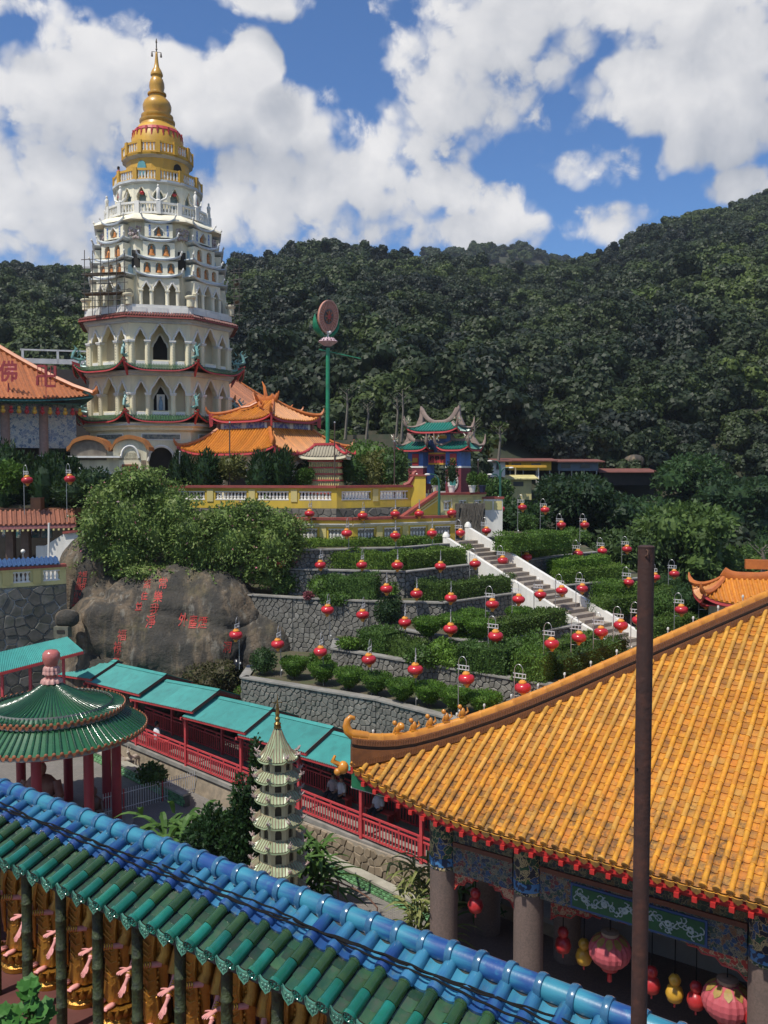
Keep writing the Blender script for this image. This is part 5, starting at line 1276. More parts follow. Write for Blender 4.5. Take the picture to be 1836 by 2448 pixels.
# ------------------------------------------------------------------ pavilion with double orange roof
PV = thing('orange_roofed_pavilion', 'square pavilion with two tiers of upturned orange tiled roofs beside the pagoda', 'pavilion', (-8.9, 66.4, -2.3), -R(32.7))
def pavilion():
    t = PV; S = 9.2
    # local frame: corner towards the camera at (+,-) after rotation
    hip_roof(t, 0, 0, S, S, 3.45, 1.75, 5.0, 5.0, .55, ORTILE, ORRIDGE, .27, (0, 1), True, .085, .5, True, REDPAINT, .15, False)
    BEAMB = M('blue_relief', (.09, .09, .3), (.35, .38, .42), 5., .6, contrast=(.45, .55))
    mb = MB(); mb.box((0, 0, 5.45), (4.9, 4.9, .75)); part(mb, 'upper_wall', WHITE, t)
    for k in (0, 1):
        for x in (-1.1, 1.1):
            a = -PI/2+k*PI/2; n = Vector((math.cos(a), math.sin(a), 0)); ta = Vector((-n.y, n.x, 0)); c = n*2.46+ta*x; mb = MB(); mb.box(c+Vector((0, 0, 5.5)), (1.7, .06, .5), a+PI/2); part(mb, 'relief_panel', BEAMB, t)
    for sx in (-1, 1):
        for sy in (-1, 1): mb = MB(); mb.box((sx*2.44, sy*2.44, 5.42), (.3, .3, .7)); part(mb, 'upper_column', M('brown_column', (.22, .1, .07), (.16, .08, .06), 3., .6), t)
    hip_roof(t, 0, 0, 5.9, 5.9, 5.85, 1.5, 1.7, .3, .5, ORTILE, ORRIDGE, .27, (0, 1), True, .085, .5, True, REDPAINT, .14, True)
    # gable peaks with curled ridges
    for a in (0, PI/2, PI, -PI/2):
        c = Vector((math.cos(a), math.sin(a), 0)); mb = MB(); pts = [c*(.3+1.0*f)+Vector((0, 0, 7.2+.9*f**3+.0)) for f in (0, .3, .6, .85, 1.)]; mb.tube(pts, [.16, .16, .14, .1, .04], 6); part(mb, 'curled_ridge', ORRIDGE, t, smooth=50)
        ta = Vector((-c.y, c.x, 0))
        for s in (-1, 1):
            mb = MB(); mb.tube([c*.8+Vector((0, 0, 7.3)), c*1.25+ta*.5*s+Vector((0, 0, 6.95)), c*1.55+ta*1.0*s+Vector((0, 0, 6.85)), c*1.6+ta*1.25*s+Vector((0, 0, 7.15))], [.12, .1, .09, .03], 6); part(mb, 'gable_ridge', ORRIDGE, t, smooth=50)
    mb = MB(); mb.tube([(0, 0, 7.3), (0, 0, 7.9), (-.2, .1, 8.5), (-.5, .2, 8.9)], [.2, .15, .1, .03], 6); part(mb, 'ridge_horn', ORRIDGE, t, smooth=50)
    for k in range(4):
        a = -PI/2+k*PI/2; n = (math.cos(a), math.sin(a)); ta = (-n[1], n[0]); T = lambda x, z, o, n=n, ta=ta: (n[0]*(3.4+o)+ta[0]*x, n[1]*(3.4+o)+ta[1]*x, z)
        op = (0, 1.1, 0., 1.75, 1.05, 'round'); mb = MB(); arch_face(mb, T, -3.4, 3.4, 0, 3.4, [op], .4); part(mb, 'wall', CREAM, t); trim(t, T, op, .13, studs=False)
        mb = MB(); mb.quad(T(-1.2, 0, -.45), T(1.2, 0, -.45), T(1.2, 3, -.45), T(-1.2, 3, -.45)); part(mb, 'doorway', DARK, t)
    for sx, sy in ((1, -1), (-1, -1), (1, 1)):
        for z, h in ((3.45, S/2), (5.85, 2.95)):
            mb = MB(); c = Vector((sx, sy, 0)).normalized(); p = Vector((sx*h, sy*h, z+.55)); mb.extr([p+c*.05, p-Vector((0, 0, 1.05)), p-c*.25-Vector((0, 0, .9)), p-c*.3], Vector((-c.y, c.x, 0))*.12); part(mb, 'corner_pendant', REDPAINT, t)
pavilion()
# orange roof behind the pagoda
t = thing('rear_hall', 'hall with a plain orange tiled roof behind the pagoda', 'hall', (-17.5, 88, -2.3), R(-18))
hip_roof(t, 0, 0, 13.5, 15, 7.8, 4.2, .6, 7, .5, RUSTTILE, ORRIDGE, .32, (0, 1), True, .09, .5, True, GREYTRIM, .17)
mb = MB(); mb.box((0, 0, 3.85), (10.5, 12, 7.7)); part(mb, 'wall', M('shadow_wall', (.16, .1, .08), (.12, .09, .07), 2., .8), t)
mb = MB(); mb.box((0, 0, 7.5), (11, 12.5, .3)); part(mb, 'beam', GREYTRIM, t)
# dark flat building left behind
t = thing('flat_roofed_block', 'dark building with a grey parapet rail behind the left hall', 'building', at(175, 930, 84), R(14)); mb = MB(); mb.box((0, 0, -1.5), (8, 6, 6)); part(mb, 'wall', M('dark_sheet', (.05, .04, .035), (.035, .03, .028), 2., .7), t)
for z in (2.2, 3.2): mb = MB(); mb.box((0, -3, z), (8.4, .2, .45 if z < 3 else .14)); part(mb, 'parapet_rail', GREYTRIM, t)
for x in (-4, -1, 2, 4): mb = MB(); mb.box((x, -3, 2.6), (.2, .2, 1.2)); part(mb, 'rail_post', GREYTRIM, t)
# ------------------------------------------------------------------ yellow balustrade terrace
def balustrade_wall(name, label, pts, z0, parts, mat, bays, bal=(0, 1), coping=REDCOP, group=None, sub=None):
    """pts plan points; parts: dict of levels (plinth top, opening bottom, opening top, top)"""
    zp, zb, zt, ztop = parts; t = thing(name, label, 'balustrade', (pts[0][0], pts[0][1], z0), 0, group); B = Vector(t.location)
    for (a, b), nb in zip(zip(pts, pts[1:]), bays):
        a = Vector((a[0], a[1], 0))-Vector((B.x, B.y, 0)); b = Vector((b[0], b[1], 0))-Vector((B.x, B.y, 0)); d = b-a; L = d.length; d.normalize(); o = Vector((d.y, -d.x, 0)); Z = lambda z: Vector((0, 0, z-z0))
        def slab(nm, za, zc, m, out, th=.3, s0=0, s1=L):
            mb = MB(); q = [a+d*s0+o*out+Z(za), a+d*s1+o*out+Z(za), a+d*s1+o*out+Z(zc), a+d*s0+o*out+Z(zc)]; mb.extr(q, -o*th); return part(mb, nm, m, t)
        slab('base_wall', z0, zb, mat, 0); slab('top_rail', zt, ztop-.1, mat, 0)
        slab('coping', ztop-.1, ztop+.05, coping, .14, .58); slab('moulding', ztop-.2, ztop-.1, sub or mat, .07, .4)
        bw = L/nb; pw = .34
        for i in range(nb+1):
            s = i*bw; slab('pier', zb, zt, mat, .0, .3, max(0, s-pw), min(L, s+pw))
            if 0 < i < nb: slab('pilaster', zb-.1, zt+.15, M('pale_pilaster', (.60, .5, .2), (.55, .46, .18), .7, .65), .05, .05, s-.2, s+.2)
            if i < nb:
                slab('opening_frame', zb-.001, zb+.06, WHITE, .012, .29, s+pw, s+bw-pw); slab('opening_frame', zt-.06, zt+.001, WHITE, .012, .29, s+pw, s+bw-pw)
                n = max(2, int((bw-2*pw)/.21)); h = zt-zb-.12
                for j in range(n):
                    p = a+d*(s+pw+(bw-2*pw)*(j+.5)/n)-o*.15+Z(zb+.06); ob = link('baluster', BALM, None, t, p); ob.scale = (1.15, 1.15, h/.6)
    return t
A0 = at(404, 1210, 55.8); A1 = at(805, 1210, 54.6); A2 = at(985, 1210, 57.4)
balustrade_wall('terrace_balustrade', 'upper yellow balustrade wall with red coping and white balusters in front of the pagoda', [A0, A1, A2], -2.45, (-2.2, -1.95, -1.4, -1.08), YELLOW, [4, 2])
stone_wall('rough_stone_band', 'band of dark rough stones between the two yellow balustrades', [at(404, 1225, 55.7), at(805, 1225, 54.5), at(990, 1225, 57.3)], -2.46, -3.5, .5, .015, 41, False, 120, M('dark_rubble', (.17, .155, .13), (.10, .095, .08), 2., .9, .4, 10, orand=.25))
L0 = at(560, 1250, 53.6); L1 = at(843, 1250, 53.2); L2 = at(1088, 1250, 56.2)
t = balustrade_wall('terrace_balustrade', 'lower yellow balustrade wall with white band just above the garden terraces', [L0, L1, L2], -4.85, (-4.6, -4.25, -3.62, -3.0), YELLOW, [4, 4])
for a, b in ((L0, L1), (L1, L2)):
    d = Vector((b.x-a.x, b.y-a.y, 0)); d.normalize(); o = Vector((d.y, -d.x, 0)); mb = MB(); mb.extr([Vector((p.x, p.y, z))+o*q for p, z, q in ((a, -3.52, .0), (b, -3.52, .0), (b, -3.36, .16), (a, -3.36, .16))], Vector((0, 0, .05))); part(mb, 'white_band', WHITE, t, world=True)
mb = MB(); mb.prism([(L0.x, L0.y+.1), (L1.x, L1.y+.1), (L2.x, L2.y+.1), (L2.x, 62), (L0.x, 62)], -6, -3.05); struct(mb, 'balustrade_terrace', MATS['temple_paving'])
mb = MB(); mb.box((A0.x-6, 60.0, -9.2), (16, 7, 13.7)); struct(mb, 'rock_ground', SOIL)
# end pillar, sloping side stair with red handrail
def side_stair():
    o = at(1000, 1200, 57.0); t = thing('red_railed_stair', 'short yellow stair wall with sloping red handrail beside the gate', 'stair', o)
    a = at(958, 1240, 56.3)-o; b = at(1046, 1178, 57.6)-o; mb = MB(); n = Vector((.1, -1, 0)); z = Vector((0, 0, 1))
    mb.extr([a-z*1.2, b-z*2.2, b, a], Vector((.05, .3, 0))); part(mb, 'side_wall', YELLOW, t)
    mb = MB(); mb.bar(a+z*.06+n*.05, b+z*.06+n*.05, .5, .16); part(mb, 'sloping_rail', REDCOP, t)
    mb = MB(); mb.bar(a.lerp(b, .35)-z*.45+n*.03, b-z*.45+n*.03, .12, .1); mb.bar(a.lerp(b, .35)-z*.25+n*.03, b-z*.25+n*.03, .12, .1); part(mb, 'moulding', PALEYEL, t)
    mb = MB(); c = at(1000, 1160, 57.6)-o; mb.box(c+Vector((0, 0, -.7)), (.95, .5, 2.6)); part(mb, 'end_pillar', YELLOW, t)
    mb = MB(); mb.box(c+Vector((0, 0, .66)), (1.1, .65, .12)); part(mb, 'pillar_cap', REDCOP, t)
    mb = MB(); pts = [at(965, 1160, 57.3), at(978, 1155, 57.35), at(986, 1143, 57.4), at(990, 1130, 57.5), at(996, 1127, 57.5)]; mb.tube([p-o for p in pts], [.14, .16, .16, .15, .1], 6); part(mb, 'scroll_coping', REDCOP, t, smooth=50)
    mb = MB(); q = [at(963, 1165, 57.45)-o, at(990, 1132, 57.5)-o, at(995, 1225, 57.5)-o, at(963, 1225, 57.45)-o]; mb.extr(q, Vector((0, .25, 0))); part(mb, 'ramp_wall', YELLOW, t)
    for i in range(5): mb = MB(); p = at(1008+i*8, 1195-i*3, 58.0)-o; mb.box(p, (.07, .07, 1.0)); part(mb, 'grille_bar', PALEYEL, t)
side_stair()
G0 = at(1050, 1200, 58.2); G1 = at(1160, 1200, 60)
balustrade_wall('terrace_balustrade', 'short pale yellow balustrade with flower pots in front of the painted gate', [G0, G1], -3.4, (-3, -2.75, -2.1, -1.62), PALEYEL, [3])
t = thing('overgrown_wall', 'dark root-covered wall under the short balustrade', 'wall', at(1125, 1290, 58.5)); o = Vector(t.location); mb = MB(); rr = random.Random(9)
rows = [[at(1088+72*i/12, 1203, 58.4+.12*rr.random())-o if j == 1 else at(1088+72*i/12, 1300, 58.0+.2*rr.random())-o for j in range(2)] for i in range(13)]
mb.loft(rows, cap=False, closed=False); part(mb, 'rock_face', M('root_rock', (.16, .145, .12), (.05, .045, .035), 4., .95, .8, 9), t)
for i in range(40):
    px = 1090+rr.random()*68; mb = MB(); mb.tube([at(px+rr.uniform(-3, 3), 1205+k*22, 58.25)-o for k in range(5)], [.05, .045, .04, .03, .02], 5); part(mb, 'root', M('grey_root', (.13, .115, .09), (.07, .06, .05), 4., .9), t)
t = thing('white_wall', 'small white wall with tiled top at the right end of the balustrade', 'wall', at(1178, 1250, 60)); mb = MB(); mb.box((0, 0, .35), (1.3, .25, 2.6)); part(mb, 'wall', WHITE, t)
for i in (-1, 1): mb = MB(); mb.box((i*.32, -.13, 1.2), (.55, .04, .6)); part(mb, 'wall_panel', PALEYEL, t)
mb = MB(); mb.box((0, 0, 1.72), (1.5, .4, .14)); part(mb, 'coping', REDCOP, t)
# potted plants along the wall top
for i, (px, py, h, m, l) in enumerate([(1042, 1162, .5, LF_MID, 'white pot beside the sloping red handrail'), (1080, 1162, 1.7, LF_CYP, 'tall dark clipped shrub in a white pot in front of the gate'), (1129, 1164, .9, LF_MID, 'leafy plant in a white pot right of the gate'), (1153, 1165, .8, LF_BRIGHT, 'plant in a dark blue pot at the balustrade end')]):
    Y = 59.2; p = at(px, py+14, Y); p.z = -1.575; t = thing('potted_plant', l, 'plant', p, 0, 'potted plants on the short balustrade'); mb = MB(); mb.lathe([(.17, 0), (.25, .42), (.28, .42), (.28, .48), (.22, .48), (.2, .4)], 12); part(mb, 'pot', WHITE if i < 3 else M('navy_pot', (.02, .025, .07), None, 3., .3), t, smooth=40)
    foliage('foliage', m, t, [(0, 0, .45+h*.5, .22+.12*h, .22+.12*h, h*.5)], 500, .13, .7)
# ------------------------------------------------------------------ painted gate
def gate():
    c = at(1050, 1160, 62.5); t = thing('painted_gate', 'red and blue temple gate with curled green tiled roofs and round windows', 'gate', (c.x, c.y, -2.0), -R(28)); t.scale = (.90, .90, .74)
    TG = M('turquoise_tile', (.02, .20, .145), (.018, .16, .115), 4., .3, coat=.4); MIX = M('multicolour_tile', (.05, .2, .13), (.4, .33, .2), 7., .4, contrast=(.5, .58)); CARV = M('pinkish_carving', (.36, .26, .21), (.26, .19, .16), 3., .6, dirt=(.2, .14, .12), damt=.6)
    BRK = M('maroon_brick', (.20, .035, .05), (.16, .03, .04), 3., .6, .2, 10); BLU = M('blue_plaster', (.10, .21, .50), (.08, .17, .42), 2., .6, dirt=(.05, .08, .2), damt=.5)
    for s in (-1, 1):
        x = s*1.62
        mb = MB(); mb.box((x, 0, 1.4), (1.3, 1.9, 2.8)); part(mb, 'brick_pier', BRK, t)
        mb = MB(); mb.box((x, 0, 2.9), (1.36, 1.96, .16)); part(mb, 'white_band', WHITE, t)
        mb = MB(); mb.box((x, 0, 3.65), (1.3, 1.9, 1.34)); part(mb, 'blue_pier', BLU, t)
        mb = MB(); mb.box((x, 0, .18), (1.5, 2.1, .36)); part(mb, 'plinth', WHITE, t)
        # oval window
        mb = MB(); pts = [(x+.36*math.cos(a), -.99, 1.5+.75*math.sin(a)) for a in np.linspace(0, 2*PI, 25)]; mb.tube(pts, .09, 6, False); w = part(mb, 'window', WHITE, t, smooth=50)
        mb = MB(); mb.add([(x+.33*math.cos(a), -.965, 1.5+.72*math.sin(a)) for a in np.linspace(0, 2*PI, 24, endpoint=False)], [tuple(range(24))]); part(mb, 'grille', M('teal_grille', (.05, .22, .2), (.08, .3, .28), 9., .5), w)
        for i in range(4): mb = MB(); xx = x-.2+.13*i; h = .72*math.sqrt(max(0, 1-((xx-x)/.33)**2)); mb.bar((xx, -.985, 1.5-h), (xx, -.985, 1.5+h), .04); part(mb, 'grille_bar', MATS['teal_grille'], w)
        mb = MB(); mb.box((x+.0, -.98, 3.6), (.55, .06, 1.1)); part(mb, 'niche_panel', REDPAINT, t); mb = MB(); mb.box((x, -1.02, 3.55), (.42, .05, .42)); part(mb, 'gold_plaque', GOLDPAINT, t)
        mb = MB(); mb.box((s*.82, .1, 3.8), (.36, .7, 5.0)); part(mb, 'inner_pier', BLU, t)
    # signboard between the inner piers
    mb = MB(); mb.box((0, -.35, 3.7), (1.5, .12, 1.0)); sb = part(mb, 'signboard', REDPAINT, t)
    for z in (3.2, 4.2): mb = MB(); mb.box((0, -.36, z), (1.5, .16, .16)); part(mb, 'board_frame', GOLDPAINT, sb)
    for i, ch in enumerate('極樂寺'):
        me = glyph_mesh(ch, .03); 
        for v in me.vertices: v.co = (v.co.x*.42-.45+.45*i, -.42, v.co.y*.5+3.7)
        link('gold_character', me, DARK, sb)
    mb = MB(); mb.box((0, .1, 5.0), (1.4, .5, 1.5)); part(mb, 'lattice_panel', M('blue_lattice', (.04, .09, .22), (.12, .2, .35), 9., .6), t); mb = MB(); mb.box((0, .0, 5.75), (1.5, .6, .3)); part(mb, 'lintel', GOLDPAINT, t)
    for cx, z0, w, d, rise in ((-1.75, 4.55, 2.7, 3.1, .75), (1.75, 4.55, 2.7, 3.1, .75), (0, 6.25, 4.3, 3.0, .85)):
        n0 = len(t.children)
        hip_roof(t, cx, 0, w, d, z0, rise, w*.55, .2, .45, TG, CARV, .24, (0, 3), True, .075, 1.0, True, REDPAINT, .12, False, tip=.5)
        mb = MB(); pts = [(cx+(w*.36)*s, 0, z0+rise+.1+.95*abs(s)**3*(1.35 if w > 4 else .75)) for s in np.linspace(-1, 1, 13)]; mb.tube(pts, [.12]*13, 6, sq=1.7); part(mb, 'swept_ridge', CARV, t, smooth=50)
        for s in (-1, 1):
            mb = MB(); k = 1.35 if w > 4 else .75; p = Vector((cx+w*.36*s, 0, z0+rise)); mb.extr([p+Vector((-.05*s, 0, -.1)), p+Vector((.55*s, 0, -.25)), p+Vector((.2*s, 0, .5*k)), p+Vector((.12*s, 0, 1.25*k)), p+Vector((-.12*s, 0, 1.0*k))], Vector((0, .3, 0))); part(mb, 'gable_wing', CARV, t)
            rr_ = random.Random(int(cx*10+s)); mb = MB(); q = Vector((cx+s*w/2, -d/2, z0+.75))
            for i in range(12): a = q+Vector((rr_.uniform(-.3, .3), rr_.uniform(-.3, .3), rr_.uniform(0, .5))); mb.tube([a, a+Vector((rr_.uniform(-.25, .25), rr_.uniform(-.2, .2), rr_.uniform(.1, .35)))], [.06, .02], 4)
            part(mb, 'dragon_ornament', M('dragon_ceramic', (.45, .25, .15), (.25, .38, .3), 8., .4), t)
gate()
# ------------------------------------------------------------------ tiered offering tower and wheel pole
def tower_and_pole():
    c = at(782, 1162, 58.5); t = thing('tiered_lamp_tower', 'square cream tower of red shelves and small figures with a tiled roof', 'tower', (c.x, c.y, -2.35), R(-8))
    mb = MB(); mb.box((0, 0, 1.45), (1.75, 1.75, 2.9)); part(mb, 'core', CREAM, t)
    for i in range(7): mb = MB(); mb.box((0, 0, .35+i*.42), (2.15, 2.15, .09)); part(mb, 'red_shelf', REDPAINT, t)
    fg = MB(); fg.lathe([(.05, 0), (.06, .1), (.035, .2), (.04, .26), (.0, .28)], 6); fm = fg.mesh('small_figure', 50); fm.materials.append(PALEYEL)
    for i in range(7):
        for j in range(14): link('small_figure', fm, None, t, (-.95+j*.146, -.98, .40+i*.42))
        for j in range(10): link('small_figure', fm, None, t, (.98, -.9+j*.18, .40+i*.42))
    PT = M('pale_tile', (.32, .28, .20), (.26, .23, .16), 4., .6)
    hip_roof(t, 0, 0, 3.1, 3.1, 3.15, .75, 1.3, 1.3, .15, PT, REDPAINT, .2, (), False, .05, .25, True, CREAM, .1, False, tip=.3)
    mb = MB(); mb.box((0, 0, 3.98), (1.5, 1.5, .16)); part(mb, 'top_slab', REDPAINT, t)
    c2 = at(783, 1060, 59.5); GP = M('green_pole_paint', (.02, .26, .12), (.018, .2, .09), 5., .4, dirt=(.01, .1, .06), damt=.5)
    t = thing('wheel_pole', 'tall green pole topped by a pink round wheel and a lotus flower', 'pole', (c2.x, c2.y, at(783, 1060, 59.5).z-.2)); o = Vector(t.location); P = lambda px, py, dy=0: at(px, py, 59.5+dy)-o
    mb = MB(); mb.tube([P(783, 1066), P(784, 832)], .14, 10); part(mb, 'pole', GP, t, smooth=50)
    mb = MB(); mb.bar(P(762, 835), P(862, 857), .06); part(mb, 'side_arm', GP, t)
    lot = P(784, 822); pm = MB()
    for k in range(14):
        a = k*2*PI/14; c = Vector((math.cos(a), math.sin(a), 0)); s = Vector((-c.y, c.x, 0))
        for rr_, z0, z1 in ((.5, 0, .28), (.36, .12, .42)):
            m2 = MB(); b = lot+c*.2+Vector((0, 0, z0-.15)); m2.loft([[b-s*.06, b+s*.06, b+s*.05+c*.03, b-s*.05+c*.03], [lot+c*(rr_+.12)-s*.13+Vector((0, 0, (z0+z1)/2)), lot+c*(rr_+.12)+s*.13+Vector((0, 0, (z0+z1)/2)), lot+c*(rr_+.15)+s*.12+Vector((0, 0, (z0+z1)/2)), lot+c*(rr_+.15)-s*.12+Vector((0, 0, (z0+z1)/2))], [lot+c*rr_+Vector((0, 0, z1))+s*i for i in (-.01, .01, .01, -.01)]]); part(m2, 'lotus_petal', M('pink_white_petal', (.65, .52, .54), (.5, .3, .34), 5., .5), t)
    mb = MB(); mb.blob(lot+Vector((-.06, 0, .75)), (.13, .13, .13), 8, 6); mb.blob(lot+Vector((.12, 0, .75)), (.13, .13, .13), 8, 6); mb.tube([lot, lot+Vector((0, 0, .7))], .07, 6); part(mb, 'white_bud', WHITE, t, smooth=60)
    wc = P(782, 757); ax = Vector((-.62, .78, .12)).normalized()*-1; u = ax.cross(Vector((0, 0, 1))).normalized(); v = u.cross(ax)*-1
    if v.z < 0: v = -v
    PK = M('pink_clay', (.55, .24, .17), (.45, .19, .13), 5., .6)
    def disc(nm, r0, r1, th, off, mat, par, n=32):
        mb = MB(); rings = []
        for r, d in ((r0, 0), (r1, 0), (r1, th), (r0, th)): rings.append([wc+u*(r*.78*math.cos(k*2*PI/n))+v*(r*1.08*math.sin(k*2*PI/n))-ax*(off+d)*-1 for k in range(n)])
        mb.loft(rings+[rings[0]], cap=False) if r0 > 0.01 else mb.loft(rings[1:3]); return part(mb, nm, mat, par, smooth=40)
    w = disc('wheel', 0, 1.0, .16, 0, PK, t)
    disc('wheel_rim', .92, 1.02, .06, .161, M('pink_rim', (.62, .33, .25), None, 5., .5), w); disc('dark_hub', 0, .46, .05, .161, M('dark_hub', (.04, .05, .06), (.15, .14, .12), 8., .5), w); disc('red_centre', 0, .16, .05, .212, REDPAINT, w)
    for k in range(28):
        a = k*2*PI/28; mb = MB(); f = lambda r: wc+u*(r*.78*math.cos(a))+v*(r*1.08*math.sin(a))+ax*.19; mb.bar(f(.55), f(.88), .05); part(mb, 'spoke_relief', MATS['pink_rim'], w)
    for k in range(8):
        a = k*PI/4; mb = MB(); f = lambda r: wc+u*(r*.78*math.cos(a))+v*(r*1.08*math.sin(a))+ax*.24; mb.bar(f(.14), f(.36), .08); part(mb, 'hub_petal', M('rust_petal', (.3, .1, .05), None, 5., .6), w)
    for s in (-1, 1):
        mb = MB(); pts = []
        for i in range(9): a = -PI/2+s*(i/8)*1.75; pts.append(wc+u*(.86*math.cos(a)*1.12)+v*(1.22*math.sin(a)-.12)+ax*-.05)
        mb.tube(pts, [.08, .2, .27, .3, .3, .27, .2, .12, .03], 8, sq=.5); part(mb, 'green_leaf', GP, t, smooth=60)
tower_and_pole()
# cream porch with orange curved gables, left of the pagoda door
def porch():
    c = at(262, 1110, 61.5); t = thing('gabled_porch', 'low cream entrance porch with orange curved gables at the pagoda foot', 'porch', (c.x, c.y, -2.3), R(8)); t.scale = (.74, .8, 1); OC = M('orange_coping', (.42, .16, .035), (.36, .13, .03), 2., .6, dirt=(.15, .09, .05), damt=.5)
    T = lambda x, z, o: (x, -2-o*-1 if False else -2-o, z)
    ops = [(-.1, .75, 0, 1.3, .75, 'round')]; mb = MB(); arch_face(mb, T, -2.8, 1.2, 0, 3.1, ops, .4); mb.box((-.8, .2, 1.5), (3.9, 3.6, 3.0)); part(mb, 'wall', CREAM, t); trim(t, T, ops[0], .12, studs=False)
    mb = MB(); mb.quad(T(-1, 0, -.15), T(.8, 0, -.15), T(.8, 2.2, -.15), T(-1, 2.2, -.15)); part(mb, 'doorway', DARK, t)
    mb = MB(); mb.box((-1.95, -2.03, 1.95), (1.1, .08, .75)); w = part(mb, 'window', WHITE, t); mb = MB(); mb.box((-1.95, -2.08, 1.95), (.9, .04, .55)); part(mb, 'pane', M('grey_pane', (.12, .12, .11), (.2, .19, .17), 3., .4), w)
    mb = MB(); mb.box((2.2, -.4, 1.7), (2.0, 3.4, 3.4)); part(mb, 'front_bay', CREAM, t)
    T2 = lambda x, z, o: (x, -2.12-o, z); trim(t, T2, (2.2, .6, 0, .9, .6, 'round'), .12, studs=False); mb = MB(); P = [T2(x, z, .0) for x, z in [(2.8, .3)]+arch_curve(2.2, .6, .9, .6, 'round')[::-1]+[(1.6, .3)]]; mb.add(P, [tuple(range(len(P)))]); part(mb, 'doorway', DARK, t)
    mb = MB(); mb.box((2.2, -2.17, 2.35), (1.4, .1, .55)); s = part(mb, 'red_signboard', M('orange_sign', (.33, .08, .03), (.26, .06, .03), 4., .6), t)
    for i in range(4):
        me = glyph_mesh('極樂寶塔'[i], .02)
        for v in me.vertices: v.co = (v.co.x*.3+1.72+.32*i, -2.235, v.co.y*.34+2.35)
        link('sign_character', me, DARK, s)
    for cx, hw, zz, yd in ((-1.5, 1.6, 3.65, 3.6), (2.2, 1.5, 3.7, 3.8)):
        mb = MB(); pr = [(cx+hw*math.sin(a), zz+1.0*math.cos(a)) for a in np.linspace(-PI/2, PI/2, 15)]
        pr = [(cx-hw-.25, zz-.15)] + [(cx+hw*1.0*s, zz+.65*(math.sqrt(max(0, 1-s*s))*.85+.15*(1-abs(s)))) for s in np.linspace(-1, 1, 15)] + [(cx+hw+.25, zz-.15)]
        a = [(x, -2.4, z) for x, z in pr]; b = [(x, -2.4, z+.28) for x, z in pr]; c_ = [(x, -2.4+yd, z+.28) for x, z in pr]; d = [(x, -2.4+yd, z) for x, z in pr]
        mb.loft([[p, q, r, s] for p, q, r, s in zip(a, b, c_, d)]); part(mb, 'curved_roof', OC, t, smooth=50)
        mb = MB(); mb.extr([(x*.999, -2.1, z+.01) for x, z in pr[1:-1]]+[(pr[-2][0], -2.1, 2.9), (pr[1][0], -2.1, 2.9)], (0, .3, 0)); part(mb, 'gable_infill', M('dark_weathered_plaster', (.12, .10, .08), (.2, .17, .13), 2., .8) if cx < 0 else CREAM, t)
        if cx > 0: trim(t, lambda x, z, o: (x, -2.12-o, z), (cx, .75, 3.0, 3.05, .75, 'round'), .1, studs=False)
    mb = MB(); mb.box((-.9, -2.35, 3.12), (4.6, .7, .12)); part(mb, 'eave_slab', WHITE, t)
porch()
